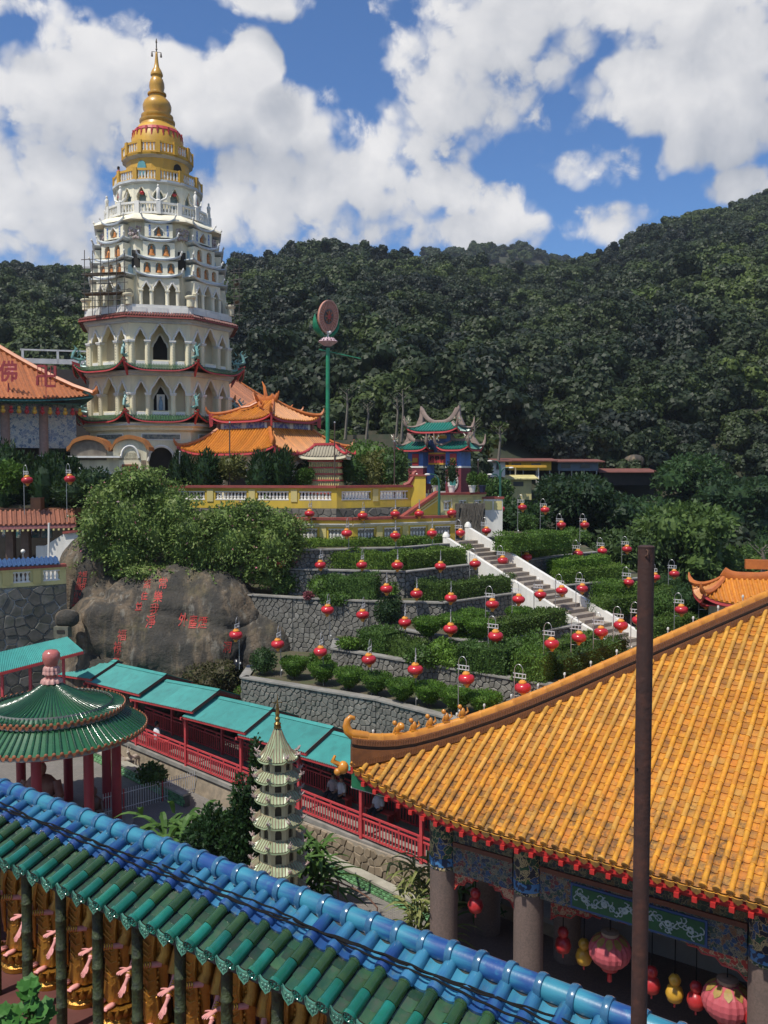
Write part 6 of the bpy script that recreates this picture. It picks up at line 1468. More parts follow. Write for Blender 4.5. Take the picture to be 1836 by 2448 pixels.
# ------------------------------------------------------------------ left hall
def left_hall():
    d = Vector((.81, .59, 0)).normalized(); C = Vector((-20.9, 63.6, -2.3)); t = thing('left_hall', 'big hall at left with an orange tiled roof and painted panels', 'hall', C, math.atan2(d.y, d.x))
    # local: corner at origin, eave runs to -x, inside is +y
    W_, D_ = 22., 18.; z0 = 7.1
    hip_roof(t, -W_/2, D_/2, W_, D_, z0, 7.0, 5.0, .6, .55, RUSTTILE, ORRIDGE, .30, (0,), True, .085, .5, True, M('green_soffit', (.03, .12, .10), (.05, .16, .14), 4., .6), .2, True, 1.15)
    PAN = ornate('painted_panel', [(.16, .20, .26), (.30, .36, .38), (.06, .12, .2), (.36, .38, .34), (.12, .18, .28), (.42, .42, .38)], 2.2, 1.6)
    for x in np.arange(-W_+2, -1, 2.6): mb = MB(); mb.box((x, 1.7, 5.0), (2.0, .2, 2.4)); part(mb, 'painted_panel', PAN, t); 
    mb = MB(); mb.box((-W_/2, 1.8, 6.6), (W_-3, .3, .8)); part(mb, 'frieze', ornate('painted_frieze', [(.02, .06, .10), (.05, .2, .2), (.12, .1, .2), (.3, .3, .25)], 3, 2.), t)
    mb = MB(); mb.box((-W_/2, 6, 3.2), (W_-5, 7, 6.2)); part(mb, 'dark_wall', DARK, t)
    for x in np.arange(-W_+.7, -.5, 2.6):
        mb = MB(); mb.lathe([(.34, 0), (.34, 6.8)], 14, (x, 1.7, 0)); part(mb, 'column', M('pink_stone_column', (.30, .20, .17), (.22, .15, .13), 4., .7), t, smooth=50)
        mb = MB()
        for k in range(12): a = k*PI/6; mb.bar((x+.35*math.cos(a), 1.7+.35*math.sin(a), 0), (x+.35*math.cos(a), 1.7+.35*math.sin(a), 3.3), .06)
        part(mb, 'column_fluting', GREYTRIM, t)
    for i in range(15):
        x = -.9-i*.52; w = t.location; p = ROOTM[t.name] @ Vector((x, .35, 6.45)); red = i % 2
        gourd(p, .17, red, f'small {"red" if red else "yellow"} gourd lantern, {ORD[i] if i < 14 else "last"} from right in the string under the left hall eave', 'string of gourd lanterns under the left hall eave', 6.95-2.3-p.z)
    ch = M('sign_red_metal', (.32, .04, .04), (.26, .03, .03), 3., .5)
    s = thing('roof_character_sign', 'red metal Buddha character sign standing on the left hall roof', 'sign', at(20, 955, 61)); o = Vector(s.location); me = glyph_mesh('佛', .03)
    for v in me.vertices: v.co = at(20+v.co.x*46, 891-v.co.y*52, 60.8)-o
    link('character', me, ch, s); mb = MB(); mb.bar(at(20, 915, 61)-o, at(20, 952, 61)-o, .08); part(mb, 'post', ch, s)
    s = thing('swastika_sign', 'red metal frame sign with the Buddhist fylfot standing on the left hall roof', 'sign', at(110, 955, 61.5)); o = Vector(s.location); Q = lambda x, y: at(x, y, 61.3)-o
    mb = MB()
    for a, b in (((110, 875), (110, 923)), ((90, 899), (132, 899)), ((90, 875), (110, 875)), ((132, 875), (132, 899)), ((110, 923), (132, 923)), ((90, 899), (90, 921))): mb.bar(Q(*a), Q(*b), .16)
    part(mb, 'fylfot', ch, s); mb = MB()
    for a, b in (((90, 875), (132, 875)), ((90, 923), (132, 923)), ((90, 875), (90, 923)), ((100, 875), (100, 923)), ((121, 875), (121, 923)), ((90, 887), (132, 887)), ((90, 911), (132, 911)), ((132, 875), (132, 923)), ((110, 923), (110, 953))): mb.bar(Q(*a), Q(*b), .035)
    part(mb, 'grid_frame', ch, s)
def ornate(name, cols, sc, dist):
    if name in MATS: return MATS[name]
    m = bpy.data.materials.new(name); m.use_nodes = True; q = NT(m.node_tree); b = m.node_tree.nodes['Principled BSDF']; v = q.n('ShaderNodeTexCoord').outputs['Object']
    dv = q.vm('ADD', v, q.vm('SCALE', q.comb(q.noise(v, sc*1.6, 3), q.noise(q.vm('ADD', v, (9, 4, 2)), sc*1.6, 3), q.noise(q.vm('ADD', v, (1, 8, 5)), sc*1.6, 3)), scale=.30*dist))
    def vor(f, k):
        nd = q.n('ShaderNodeTexVoronoi'); nd.feature = f; nd.inputs['Scale'].default_value = k; q.lk(dv, nd.inputs['Vector']); return nd
    v1 = vor('F1', sc*2.); ed = vor('DISTANCE_TO_EDGE', sc*2.); rp = q.n('ShaderNodeValToRGB'); rp.color_ramp.interpolation = 'CONSTANT'
    while len(rp.color_ramp.elements) < len(cols): rp.color_ramp.elements.new(.5)
    for i, c in enumerate(cols): rp.color_ramp.elements[i].position = i/len(cols); rp.color_ramp.elements[i].color = (*c, 1)
    q.lk(q.m('FRACT', q.m('MULTIPLY', q.sep(v1.outputs['Color'])[0], 1.0)), rp.inputs[0])
    c = q.mix(q.mr(q.m('SINE', q.m('MULTIPLY', v1.outputs['Distance'], 26.)), .55, .65), rp.outputs[0], cols[0])
    c = q.mix(q.mr(ed.outputs['Distance'], .055, .035), c, cols[-1])
    q.lk(c, b.inputs['Base Color']); b.inputs['Roughness'].default_value = .5; MATS[name] = m; return m
GM = {}
def gourd(p, r, red, label, group, hang=0.):
    t = thing('gourd_lantern', label, 'lantern', p, 0, group); key = (round(r, 3), red, round(hang, 2))
    if key not in GM:
        mb = MB(); mb.lathe([(.01, -r*1.9), (r*.75, -r*1.7), (r, -r*.95), (r*.8, -r*.25), (r*.42, 0), (r*.6, r*.3), (r*.68, r*.65), (r*.45, r*1.1), (.02, r*1.25)], 12); a = mb.mesh('body', 60)
        mb = MB(); mb.tube([(0, 0, -r*1.9), (0, 0, -r*2.5)], r*.12, 5); b = mb.mesh('tassel', 60); mb = MB(); mb.tube([(0, 0, r*1.2), (0, 0, max(r*1.4, hang))], r*.06, 4); GM[key] = (a, b, mb.mesh('hanging_wire'))
    link('body', GM[key][0], M('gourd_red', (.45, .03, .03), (.36, .02, .025), 4., .35) if red else M('gourd_yellow', (.62, .36, .04), (.5, .27, .03), 4., .35), t); link('tassel', GM[key][1], LRED, t); link('hanging_wire', GM[key][2], BLACKM, t)
    return t
left_hall()
# cypress shrubs, eave, orange parapet, white stair wall, left balustrade
def cypress(label, px, Y, zb, h, r, n=2200, seed=1):
    p = at(px, 1200, Y); p.z = zb; t = thing('cypress_shrub', label, 'tree', p, 0, 'dark cypress shrubs'); rr = random.Random(seed); bl = []
    for k in range(7): a = rr.uniform(0, 2*PI); q = rr.uniform(0, .5)*r; hh = h*rr.uniform(.7, 1.0); bl.append((q*math.cos(a), q*math.sin(a), hh*.5, r*rr.uniform(.45, .62), r*rr.uniform(.45, .62), hh*.5))
    P, d = blobpts(bl, n); d[:, 2] += .9; V = leafquads(P, .28, outdir=d, aspect=.35); mb = MB()
    for b in bl: mb.blob(b[:3], (b[3]*.8, b[4]*.8, b[5]*.88), 8, 6, .1)
    link('crown', fastmesh('crown', np.concatenate([V, np.array([[mb.v[i] for i in f[:4]] for f in mb.f])])), LF_CYP, t); mb = MB(); mb.tube([(0, 0, -.1), (0, 0, h*.5)], [.12, .08], 6); part(mb, 'trunk', BARK, t)
for i, (px, Y, zb, h, r) in enumerate([(8, 57, -2.8, 4.7, 1.6), (60, 57.4, -2.8, 3.9, 1.2), (118, 57, -2.8, 4.4, 1.6), (168, 57.4, -2.8, 3.6, 1.1), (212, 57.8, -2.8, 2.6, 1.0)]): cypress(f'dark cypress shrub below the left hall, {ORD[i]} from left', px, Y, zb, h, r, seed=i)
for i, (px, Y, h, r) in enumerate([(440, 57.5, 3.6, .95), (488, 57.2, 4.0, 1.25), (622, 57.2, 3.8, 1.35), (666, 57.4, 3.9, 1.2)]): cypress(['small dark cypress left of the orange pavilion door', 'tall dark cypress left of the orange pavilion door', 'wide dark cypress right of the orange pavilion door', 'dark cypress in front of the pavilion corner'][i], px, Y, -2.3, h-.1, r, seed=20+i)
bush('climbing yellowish vine arched over the pavilion door', 555, 1150, 0, 1.3, 1.6, LF_FERN, 900, .2, 7, Y=57.6, cat='vine')
for i, (px, py, Y, r, h, m) in enumerate([(835, 1160, 59, 1.5, 2.0, LF_MID), (890, 1160, 60, 1.6, 2.2, LF_FERN), (945, 1160, 60, 1.6, 2.4, LF_MID), (870, 1150, 66, 2.4, 3.0, LF_MID), (730, 1160, 57.5, .6, 1.0, LF_MID), (1000, 1130, 70, 2.2, 3.0, LF_DARK), (770, 1150, 64, 1.6, 2.2, LF_DARK)]):
    p = at(px, py, Y); t = bush(['leafy shrub right of the tiered tower', 'thin pale-leaved frangipani shrub behind the balustrade', 'yellow-green shrub left of the gate', 'big shrub behind the frangipani', 'small plant beside the pavilion doorway', 'dark shrub behind the gate', 'dark shrub behind the tiered tower'][i], px, py, 0, r, h, m, 1500, .2, 7, Y=Y)
for i, (px, py, Y, r, h, m) in enumerate([(240, 1215, 53.5, 2.2, 2.1, LF_DARK), (180, 1210, 54, 1.6, 1.8, LF_DARK), (20, 1190, 53, 1.2, 2.2, LF_BRIGHT)]): bush(['dark tree mass left of the bougainvillea', 'dark shrub between the hall and the bougainvillea', 'bright leafy branches at the left edge above the eave'][i], px, py, 0, r, h, m, 2600, .2, 8, Y=Y)
def left_stuff():
    a, b = at(-40, 1247, 49.5), at(182, 1229, 51.5); t = thing('tiled_eave', 'long narrow orange tiled eave over a dark gallery at left', 'roof', a); B_ = b-a; B_.z = 0; L = B_.length; d = B_.normalized(); T0 = Matrix.Rotation(math.atan2(d.y, d.x), 4, 'Z')
    T = lambda x, y, z: tuple(T0 @ Vector((x+L/2, y, z))); BRT = M('brown_red_tile', (.30, .11, .06), (.22, .085, .05), 4., .6, .2, 20, orand=.25); slope(t, T, L, L, 1.5, -.25, .75, 0, BRT, BRT, .27, True, .075, 1., M('pink_fascia', (.35, .14, .13), (.28, .1, .1), 4., .7), fh=.2)
    n = int(L/.27)
    for i in range(n): p = T0 @ Vector(((i+.5)*L/n, -.02, -.55)); mb = MB(); mb.box(p, (.1, .1, .1)); part(mb, 'rafter_end', PALEYEL, t)
    mb = MB(); mb.tube([at(117, 1250, 50.2)-Vector(t.location), at(116, 1349, 50.2)-Vector(t.location)], .06, 8); part(mb, 'white_post', WHITE, t)
    for px in (62, 25, -20): mb = MB(); p = at(px, 1260, 51.5)-Vector(t.location); mb.bar(p+Vector((0, 0, .6)), p-Vector((0, 0, 4.0)), .45); part(mb, 'column', M('brown_wood', (.16, .10, .07), (.11, .07, .05), 3., .7), t)
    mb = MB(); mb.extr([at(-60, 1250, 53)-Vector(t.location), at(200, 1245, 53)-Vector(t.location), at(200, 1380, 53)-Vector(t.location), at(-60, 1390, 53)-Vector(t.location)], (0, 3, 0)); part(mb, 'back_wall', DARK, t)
    for i, px in enumerate((5, 38, 72, 100)): mb = MB(); mb.extr([at(px, 1262, 52.2)-Vector(t.location), at(px+24, 1260, 52.2)-Vector(t.location), at(px+24, 1285, 52.2)-Vector(t.location), at(px, 1286, 52.2)-Vector(t.location)], (0, .1, 0)); part(mb, 'painted_board', ornate('painted_frieze', [], 1, 1), t)
    t = thing('orange_parapet', 'orange brown parapet wall with a pier below the cypress shrubs', 'wall', at(60, 1225, 53.5)); o = Vector(t.location); mb = MB(); mb.extr([at(-40, 1215, 53.5)-o, at(190, 1215, 54)-o, at(190, 1250, 54)-o, at(-40, 1250, 53.5)-o], (0, .4, 0)); OP = M('orange_plaster', (.36, .14, .06), (.28, .11, .05), 2., .8, dirt=(.12, .07, .05), damt=.5); part(mb, 'wall', OP, t)
    mb = MB(); mb.extr([at(73, 1190, 53.2)-o, at(97, 1190, 53.2)-o, at(97, 1245, 53.2)-o, at(73, 1245, 53.2)-o], (0, .6, 0)); part(mb, 'pier', OP, t)
    t = thing('white_stair_wall', 'white painted side wall of a stair at left beside the smaller boulder', 'wall', at(150, 1340, 50.5)); o = Vector(t.location); mb = MB(); mb.extr([at(x, y, 51.2)-o for x, y in ((86, 1400), (86, 1305), (107, 1305), (153, 1276), (207, 1270), (215, 1400))], (0, .4, 0)); part(mb, 'wall', WHITE, t); mb = MB(); mb.bar(at(153, 1273, 51.3)-o, at(207, 1267, 51.3)-o, .5, .12); part(mb, 'coping', REDCOP, t)
    a, b = at(-60, 1392, 46.4), at(158, 1368, 49.0); zt = -5.35
    t = balustrade_wall('tile_topped_balustrade', 'pale yellow balustrade with a blue tiled top above the dark stone wall at left', [a, b], -6.5, (-6.4, -6.2, -5.6, zt), PALEYEL, [3]); B2 = Vector(t.location); d = (b-a); d.z = 0; L = d.length; d.normalize(); T0 = Matrix.Rotation(math.atan2(d.y, d.x), 4, 'Z'); T = lambda x, y, z: tuple(T0 @ Vector((x+L*.46, y-.2, z)))
    BT = M('dark_blue_tile', (.035, .07, .17), (.05, .11, .22), 4., .35, coat=.4); slope(t, T, L*.92, L*.92, .55, zt+6.5+.08, .35, 0, BT, BT, .24, True, .07, 1., None)
    stone_wall('dark_stone_wall', 'dark mossy stone wall with pale pointing below the yellow balustrade at left', [a, b], -6.42, -13.9, .62, .035, 51, False, 300, M('mossy_stone', (.16, .15, .13), (.09, .09, .075), 2., .9, .5, 10, orand=.3, dirt=(.05, .06, .03), damt=.5), .4, mort=M('weathered_pointing', (.30, .31, .30), (.12, .12, .11), .45, .9, .2, contrast=(.42, .55)))
    t = thing('globe_lamp', 'small white globe lamp on a thin post at left', 'lamp', at(56, 1352, 48.8)); o = Vector(t.location); mb = MB(); mb.tube([(0, 0, -.1), at(55, 1322, 48.8)-o], .03, 6); part(mb, 'post', METAL, t); mb = MB(); c = at(55, 1318, 48.8)-o; mb.blob(c, (.12, .12, .12), 12, 8); part(mb, 'globe', WHITE, t, smooth=60)
    t = thing('concrete_niche', 'small concrete block with a slot at the boulder foot', 'block', at(150, 1510, 46.3)); mb = MB(); mb.box((0, 0, .0), (.75, .6, .6)); part(mb, 'block', M('mossy_concrete', (.17, .16, .12), (.10, .10, .07), 3., .9, .3, 15), t); mb = MB(); mb.box((0, -.31, .06), (.4, .04, .16)); part(mb, 'slot', DARK, t)
left_stuff()
# ------------------------------------------------------------------ street lamps, thin poles
def street_lamp(label, px, y0, y1, Y, dirx, n):
    t = thing('street_lamp', label, 'street lamp', at(px, y0, Y)); o = Vector(t.location); top = at(px, y1, Y)-o; mb = MB(); mb.tube([(0, 0, -.3), top], [.11, .075], 8); part(mb, 'post', DKGREENP, t, smooth=50)
    for k in range(n):
        q = top*(1-.14*k) if k else top; s = dirx*(1 if k % 2 == 0 else -1); mb = MB(); mb.tube([q, q+Vector((s*.05, 0, .5)), q+Vector((s*.25, 0, .8)), q+Vector((s*.6, -.1, .85))], [.07, .06, .05, .04], 6); part(mb, 'arm', DKGREENP, t, smooth=50); mb = MB(); mb.blob(q+Vector((s*.75, -.1, .82)), (.2, .1, .07), 8, 5); part(mb, 'lamp_head', WHITE, t, smooth=60)
street_lamp('green street lamp in front of the painted gate', 1050, 1290, 1165, 56.0, -1, 1); street_lamp('teal multi-armed street lamp right of the white wall', 1196, 1245, 1130, 62, -1, 3)
for i, (px, y0, y1, Y) in enumerate([(549, 1160, 1010, 57.2), (800, 1162, 1010, 56.8), (943, 1162, 1055, 58), (1143, 1150, 1100, 61), (427, 1160, 1080, 57)]):
    t = thing('thin_flag_pole', ['thin dark pole in front of the pavilion door', 'thin dark pole right of the tiered tower', 'thin grey pole left of the gate', 'thin dark pole right of the gate', 'leaning thin pale pole at the pavilion corner'][i], 'pole', at(px, y0, Y)); mb = MB(); mb.tube([(0, 0, -.8), at(px+(3 if i == 4 else 0), y1, Y)-Vector(t.location)], .045, 6); part(mb, 'pole', M('dark_pole', (.08, .05, .04), None, 4., .6) if i != 4 else METAL, t); mb = MB(); mb.blob(at(px+(3 if i == 4 else 0), y1, Y)-Vector(t.location), (.07, .07, .07), 6, 4); part(mb, 'top_cap', METAL, t)
# ------------------------------------------------------------------ sheds on the hillside
def shed(name, label, px0, px1, Y, yr, ye, yb, wall, roofm, stilts=False, depth=7, cat='building', over=.5):
    a, b = at(px0, ye, Y), at(px1, ye, Y); w = b.x-a.x; zr = at(px0, yr, Y).z; zb = at(px0, yb, Y).z; t = thing(name, label, cat, ((a.x+b.x)/2, Y, zb)); ze = a.z-zb; zr -= zb
    mb = MB(); mb.box((0, depth/2, ze*.75 if stilts else ze/2), (w-.4, depth, ze*.5 if stilts else ze)); part(mb, 'wall', wall, t)
    mb = MB(); mb.loft([[(-w/2-over, -.7, ze), (w/2+over, -.7, ze), (w/2+over, -.7, ze+.12), (-w/2-over, -.7, ze+.12)], [(-w/2-over, depth*.5, zr), (w/2+over, depth*.5, zr), (w/2+over, depth*.5, zr+.12), (-w/2-over, depth*.5, zr+.12)], [(-w/2-over, depth+.6, ze), (w/2+over, depth+.6, ze), (w/2+over, depth+.6, ze+.12), (-w/2-over, depth+.6, ze+.12)]]); part(mb, 'roof', roofm, t)
    if stilts:
        for i in range(4): mb = MB(); x = -w/2+.4+(w-.8)*i/3; mb.box((x, .1, ze*.25-1), (.14, .14, ze*.5+2.)); part(mb, 'post', M('shed_post', (.3, .29, .27), None, 3., .8), t)
        mb = MB(); mb.box((0, depth*.6, ze*.25), (w-.8, .2, ze*.5)); part(mb, 'dark_back', DARK, t)
    for i in range(int(w/2.5)):
        if wall is DARK: break
        mb = MB(); mb.box((-w/2+1.2+i*2.5, -.03, ze*.78), (1.2, .08, ze*.22)); wi = part(mb, 'window', M('window_dark', (.04, .05, .05), None, 3., .3), t)
    return t
RUSTR = M('rust_roof', (.22, .07, .05), (.16, .06, .045), 1.5, .8, dirt=(.1, .05, .04), damt=.6)
shed('hillside_shed', 'long shed with a bright yellow front and rusty roof on the hillside', 1212, 1322, 112, 1097, 1103, 1146, M('shed_yellow', (.60, .36, .02), (.55, .32, .02), 1.5, .7), RUSTR, True)
shed('hillside_shed', 'shed with a grey blue sheet front beside the yellow one', 1330, 1434, 113, 1099, 1105, 1146, M('shed_blue', (.12, .16, .20), (.10, .13, .17), 1.5, .7), RUSTR, True)
shed('hillside_shed', 'low open shed with a rusty roof right of the blue shed', 1440, 1562, 114, 1122, 1130, 1160, DARK, RUSTR, False)
shed('yellow_house', 'pale yellow lower house half hidden behind the dark round tree', 1215, 1275, 104, 1138, 1146, 1195, PALEYEL, PALEYEL, False, 5)
shed('white_house', 'small white house with a dark red roof behind the gate', 1140, 1212, 100, 1098, 1104, 1140, WHITE, RUSTR, False, 6)
t = thing('flat_canopy', 'long thin yellow canopy edge left of the yellow shed', 'canopy', at(1190, 1150, 108)); mb = MB(); mb.box((2.2, 0, 1.8), (7, 3, .3)); part(mb, 'slab', GOLDPAINT, t); mb = MB(); 
for x in (-.8, 2, 4.8): mb.box((x, -1, .5), (.15, .15, 2.4))
part(mb, 'posts', WHITE, t)
t = thing('garden_plot', 'terraced vegetable plots on the slope above the balustrade', 'garden plot', at(880, 1060, 100))
for i, (px0, px1, py, m) in enumerate([(810, 960, 1068, SOIL), (800, 950, 1052, LF_DARK), (830, 970, 1040, SOIL), (880, 965, 1030, LF_MID)]):
    mb = MB(); a, b = at(px0, py, 98+i*4), at(px1, py-3, 98+i*4); mb.extr([a, b, b-Vector((0, 0, 1.2)), a-Vector((0, 0, 1.2))], (0, 4, 0)); part(mb, 'plot_bank', M('tea_plot', (.06, .08, .045), (.12, .1, .07), .6, .95, .4, 8), t, world=True)
# individual trees of the valley
tree('dark_round_tree', 'big dark round tree with dense leaves below the yellow shed', 1402, 76, -.7, -13, 4.5, LF_DARK, 9000, .38, 3, 20)
tree('feathery_tree', 'feathery mid green tree with spreading branches left of the rusty post', 1500, 68, -4.8, -13, 3.6, LF_TREE, 3600, .4, 4, 16, droop=.35)
tree('feathery_tree', 'tall feathery tree with light green top right of the rusty post', 1640, 70, -3.0, -13, 5.2, LF_TREE, 6500, .45, 5, 22, droop=.35)
tree('valley_tree', 'dark dense tree between the shed and the feathery trees', 1560, 92, -3.0, -13, 5.5, LF_DARK, 4500, .45, 6, 16)
tree('valley_tree', 'olive tree at the right edge above the orange roof', 1800, 78, -7.0, -14, 4.8, LF_TREE, 5000, .42, 7, 16)
tree('valley_tree', 'dark tree at the right edge higher on the slope', 1760, 100, -1.0, -11, 6.5, LF_DARK, 5000, .5, 8, 18)
tree('valley_tree', 'tree behind the tall feathery tree, near the shed end', 1660, 105, 1.5, -9, 6.2, LF_DARK, 5000, .5, 9, 18)
tree('valley_tree', 'low dark tree below the feathery trees, behind the terraces', 1450, 60, -9.0, -14, 3.2, LF_DARK, 3600, .35, 10, 14)
tree('valley_tree', 'low leafy tree right of the terraces behind the rusty post', 1650, 60, -9.5, -14, 3.6, LF_MID, 3600, .35, 11, 14)
tree('valley_tree', 'bushy tree by the small orange roof at right edge', 1790, 58, -9.0, -14, 3.6, LF_MID, 3600, .35, 12, 14)
tree('valley_tree', 'dark tree behind the white wall and lamps', 1235, 72, -2.6, -9, 3.0, LF_DARK, 3000, .35, 13, 12)
tree('valley_tree', 'small tree behind the gate and short balustrade', 1170, 80, -1.0, -6, 2.6, LF_MID, 2200, .35, 14, 10)
for i, (px, Y, y0, y1) in enumerate([(958, 103, 1035, 930), (945, 104, 1030, 945), (825, 105, 1010, 930), (875, 106, 1015, 965), (1818, 62, 1365, 1310), (1190, 100, 1080, 1020), (1130, 110, 1060, 1010)]):
    t = thing('bare_trunk', ['tall bare pale trunk above the garden plots', 'second bare trunk beside the tallest one', 'crooked pale trunk left of the garden plots', 'thin pale trunk on the dark slope', 'slim pale palm trunk at the right edge', 'slim trunk right of the gate roof', 'slim bare trunk behind the gate'][i], 'tree', at(px, y0, Y)); mb = MB(); o = Vector(t.location); b = at(px+4, y1, Y)-o; mb.tube([(0, 0, -2), b*.5+Vector((.2, 0, 0)), b], [.2, .14, .07], 6); part(mb, 'trunk', BARKP, t, smooth=60)
    mb = MB()
    for k in range(5): f = .6+.08*k; mb.tube([b*f, b*f+Vector(((-1)**k*.9, .2, .9))], [.06, .02], 4)
    part(mb, 'branches', BARKP, t)
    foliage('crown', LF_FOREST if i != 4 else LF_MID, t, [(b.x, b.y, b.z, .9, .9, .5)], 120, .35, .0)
# small orange roof peeking at the right edge
t = thing('small_orange_roof', 'small upturned orange roof showing above the big roof at right edge', 'roof', at(1790, 1440, 46), R(-12)); hip_roof(t, 0, 0, 5.2, 4.2, .2, 1.0, 2.6, .3, .5, ORTILE, ORRIDGE, .27, (0, 1), True, .08, .5, True, REDPAINT, .14, True); mb = MB(); mb.box((0, 0, -3.2), (3.6, 2.8, 6.4)); part(mb, 'wall', CREAM, t); mb = MB(); mb.box((1.6, 1.2, 1.9), (3.2, .3, .5)); part(mb, 'rear_ridge', ORRIDGE, t)
t = thing('black_bag', 'black plastic bag on the slope by the carved boulder', 'bag', at(567, 1605, 45.5)); mb = MB(); mb.blob((0, 0, .25), (.3, .25, .42), 10, 7, .15); part(mb, 'bag', M('black_plastic', (.01, .01, .012), None, 3., .25), t, smooth=60)
# ------------------------------------------------------------------ big yellow roofed hall, right foreground
YT = M('yellow_tile', (.72, .34, .028), (.62, .25, .02), 5., .38, .12, 30, coat=.35, orand=.16, dirt=(.34, .15, .03), dsc=3., damt=.35)
YP = M('yellow_pan_tile', (.62, .27, .03), (.50, .18, .025), 5., .45, .12, 30, coat=.2, orand=.25, dirt=(.17, .10, .05), dsc=2.2, damt=.6)
YR = M('yellow_ridge_glaze', (.66, .28, .03), (.55, .20, .022), 3., .35, .1, 20, coat=.35, dirt=(.3, .13, .03), damt=.4)
BRR = M('brown_ridge_glaze', (.22, .085, .03), (.15, .06, .025), 4., .4, .3, 25, coat=.25)
def aged(m, lo):
    """black mould and faded tiles, in patches over the whole roof and thicker along the eave"""
    q = NT(m.node_tree); b = m.node_tree.nodes['Principled BSDF']; src = b.inputs['Base Color'].links[0].from_socket; P = q.n('ShaderNodeNewGeometry').outputs['Position']; oi = q.n('ShaderNodeObjectInfo').outputs['Random']
    c = q.mix(q.m('MULTIPLY', q.mr(oi, .72, 1.), .5), src, (.42, .13, .02)); c = q.mix(q.m('MULTIPLY', q.mr(oi, .0, .2, 1., 0.), .35), c, (.74, .46, .12))
    low = q.mr(q.sep(P)[2], -9.9, -7.6, .20, -.02); n = q.noise(P, 2.4, 7, .7); n2 = q.noise(P, 14., 4, .6)
    f = q.mr(q.m('ADD', n, q.m('ADD', low, q.m('MULTIPLY_ADD', n2, .25, -.125))), .60, .76)
    q.lk(q.mix(q.m('MULTIPLY', f, lo), c, (.09, .06, .03)), b.inputs['Base Color'])
aged(YT, .55); aged(YP, .8)
def yellow_hall():
    E = Vector((.822, -.569, 0)).normalized(); C = Vector((-1.05, 26.0, -15.5)); t = thing('yellow_roofed_hall', 'big hall with a bright yellow glazed tile roof, red eaves and painted beams at right', 'hall', C, math.atan2(E.y, E.x))
    Mw = rootm(t); L = 22.0; ZE = 15.5-9.8; WM = 10.6
    def hz(x, w):
        up = .95*max(0., 1-x/5.2)**2.2*(1 if x >= w-1e-3 else 1)
        return ZE + .56*w - .002*w*w + up
    def P(x, w, dz=0.): return Vector((x, w, hz(x, w)+dz))
    # roof bed, front slope and the hidden slopes
    xs = list(np.linspace(0, L, 60)); mb = MB(); mb.loft([[P(x, min(x, WM, max(0, L-x+6))*j/10, -.05) for j in range(11)] for x in xs], cap=False, closed=False); part(mb, 'roof_bed', YP, t, smooth=50)
    mb = MB(); mb.loft([[Vector((w, x, hz(x, w)-.05)) for w in [min(x, WM)*j/6 for j in range(7)]] for x in xs], cap=False, closed=False); part(mb, 'side_slope', YP, t, smooth=50)
    sp = .309; SL = .44
    bt = MB(); n = 8
    bt.loft([[(r*math.cos(PI*k/(n-1)), y, r*math.sin(PI*k/(n-1))*1.05) for k in range(n)] for y, r in ((0, .074), (.06, .074), (.07, .069), (SL+.03, .065))], cap=False, closed=False)
    bt.add([(.074*math.cos(PI*k/(n-1)), 0, .074*math.sin(PI*k/(n-1))*1.05) for k in range(n)], [tuple(range(n))]); BT = bt.mesh('barrel_tile', 50); BT.materials.append(YT)
    pt = MB(); m = 6; hw = sp/2-.035
    pt.loft([[(-hw+2*hw*k/m, y, zz+.045*((2*k/m-1)**2)-.03) for k in range(m+1)] for y, zz in ((0, .02), (.0, .055), (.27, .025))], cap=False, closed=False); PT = pt.mesh('pan_tile', 50); PT.materials.append(YP)
    cap = MB(); cap.lathe([(.098, -.02), (.1, .0), (.1, .035), (.07, .04), (.06, .028), (.0, .03)], 14); cap.v = [(x, -z, y) for x, y, z in cap.v]; CAPM = cap.mesh('tile_end_cap', 40); CAPM.materials.append(YT)
    dr = MB(); dr.extr([(-.12, 0, .03), (-.06, 0, .0), (.06, 0, .0), (.12, 0, .03), (.11, 0, -.1), (.0, 0, -.2), (-.11, 0, -.1)], (0, -.025, 0)); DR = dr.mesh('drip_tile'); DR.materials.append(YT)
    B, Q = [], []
    rows = int(L/sp)
    for k in range(rows):
        x = .16+k*sp; wmax = min(x-.25, WM)
        w = 0.
        while w < wmax-.15:
            a = P(x, w, .065); b = P(x, w+.3, .065); B.append((a, math.atan2(b.z-a.z, .3), x)); w += SL*.9
        x2 = x+sp/2; w = 0.; wmax = min(x2-.2, WM)
        while w < wmax:
            a = P(x2, w, -.015); b = P(x2, w+.25, -.015); Q.append((a, math.atan2(b.z-a.z, .25), x2)); w += .215
        a = P(x, 0, .065); b = P(x, .3, .065); sl = math.atan2(b.z-a.z, .3)
        if x < 18: link('tile_end_cap', CAPM, None, t, a+Vector((0, -.005, .02)), (sl, 0, 0)); link('drip_tile', DR, None, t, P(x2, 0, -.02)+Vector((0, -.03, 0)), (sl-.1, 0, 0))
    def place(lst, nm, me, lim, mat):
        def key(e):
            px, py, f = pix(Mw @ e[0]); return (0 if -30 < px < 1866 and py < 2480 else 1, f)
        lst.sort(key=key); rest = MB()
        mv = [v.co.copy() for v in me.vertices]; mf = [tuple(p.vertices) for p in me.polygons]
        for i, (p, sl, x) in enumerate(lst):
            sk = random.uniform(-.02, .02); p = p+Vector((random.uniform(-.007, .007), 0, random.uniform(-.004, .006)))
            if i < lim: link(nm, me, None, t, p, (sl, random.uniform(-.02, .02), sk))
            else:
                R_ = Matrix.Translation(p) @ Matrix.Rotation(sk, 4, 'Z') @ Matrix.Rotation(sl, 4, 'X'); rest.add([R_ @ v for v in mv], mf)
        me2 = rest.mesh(nm+'s', 50); o = link('upper_'+nm+'s', me2, mat, t); o['kind'] = 'stuff'
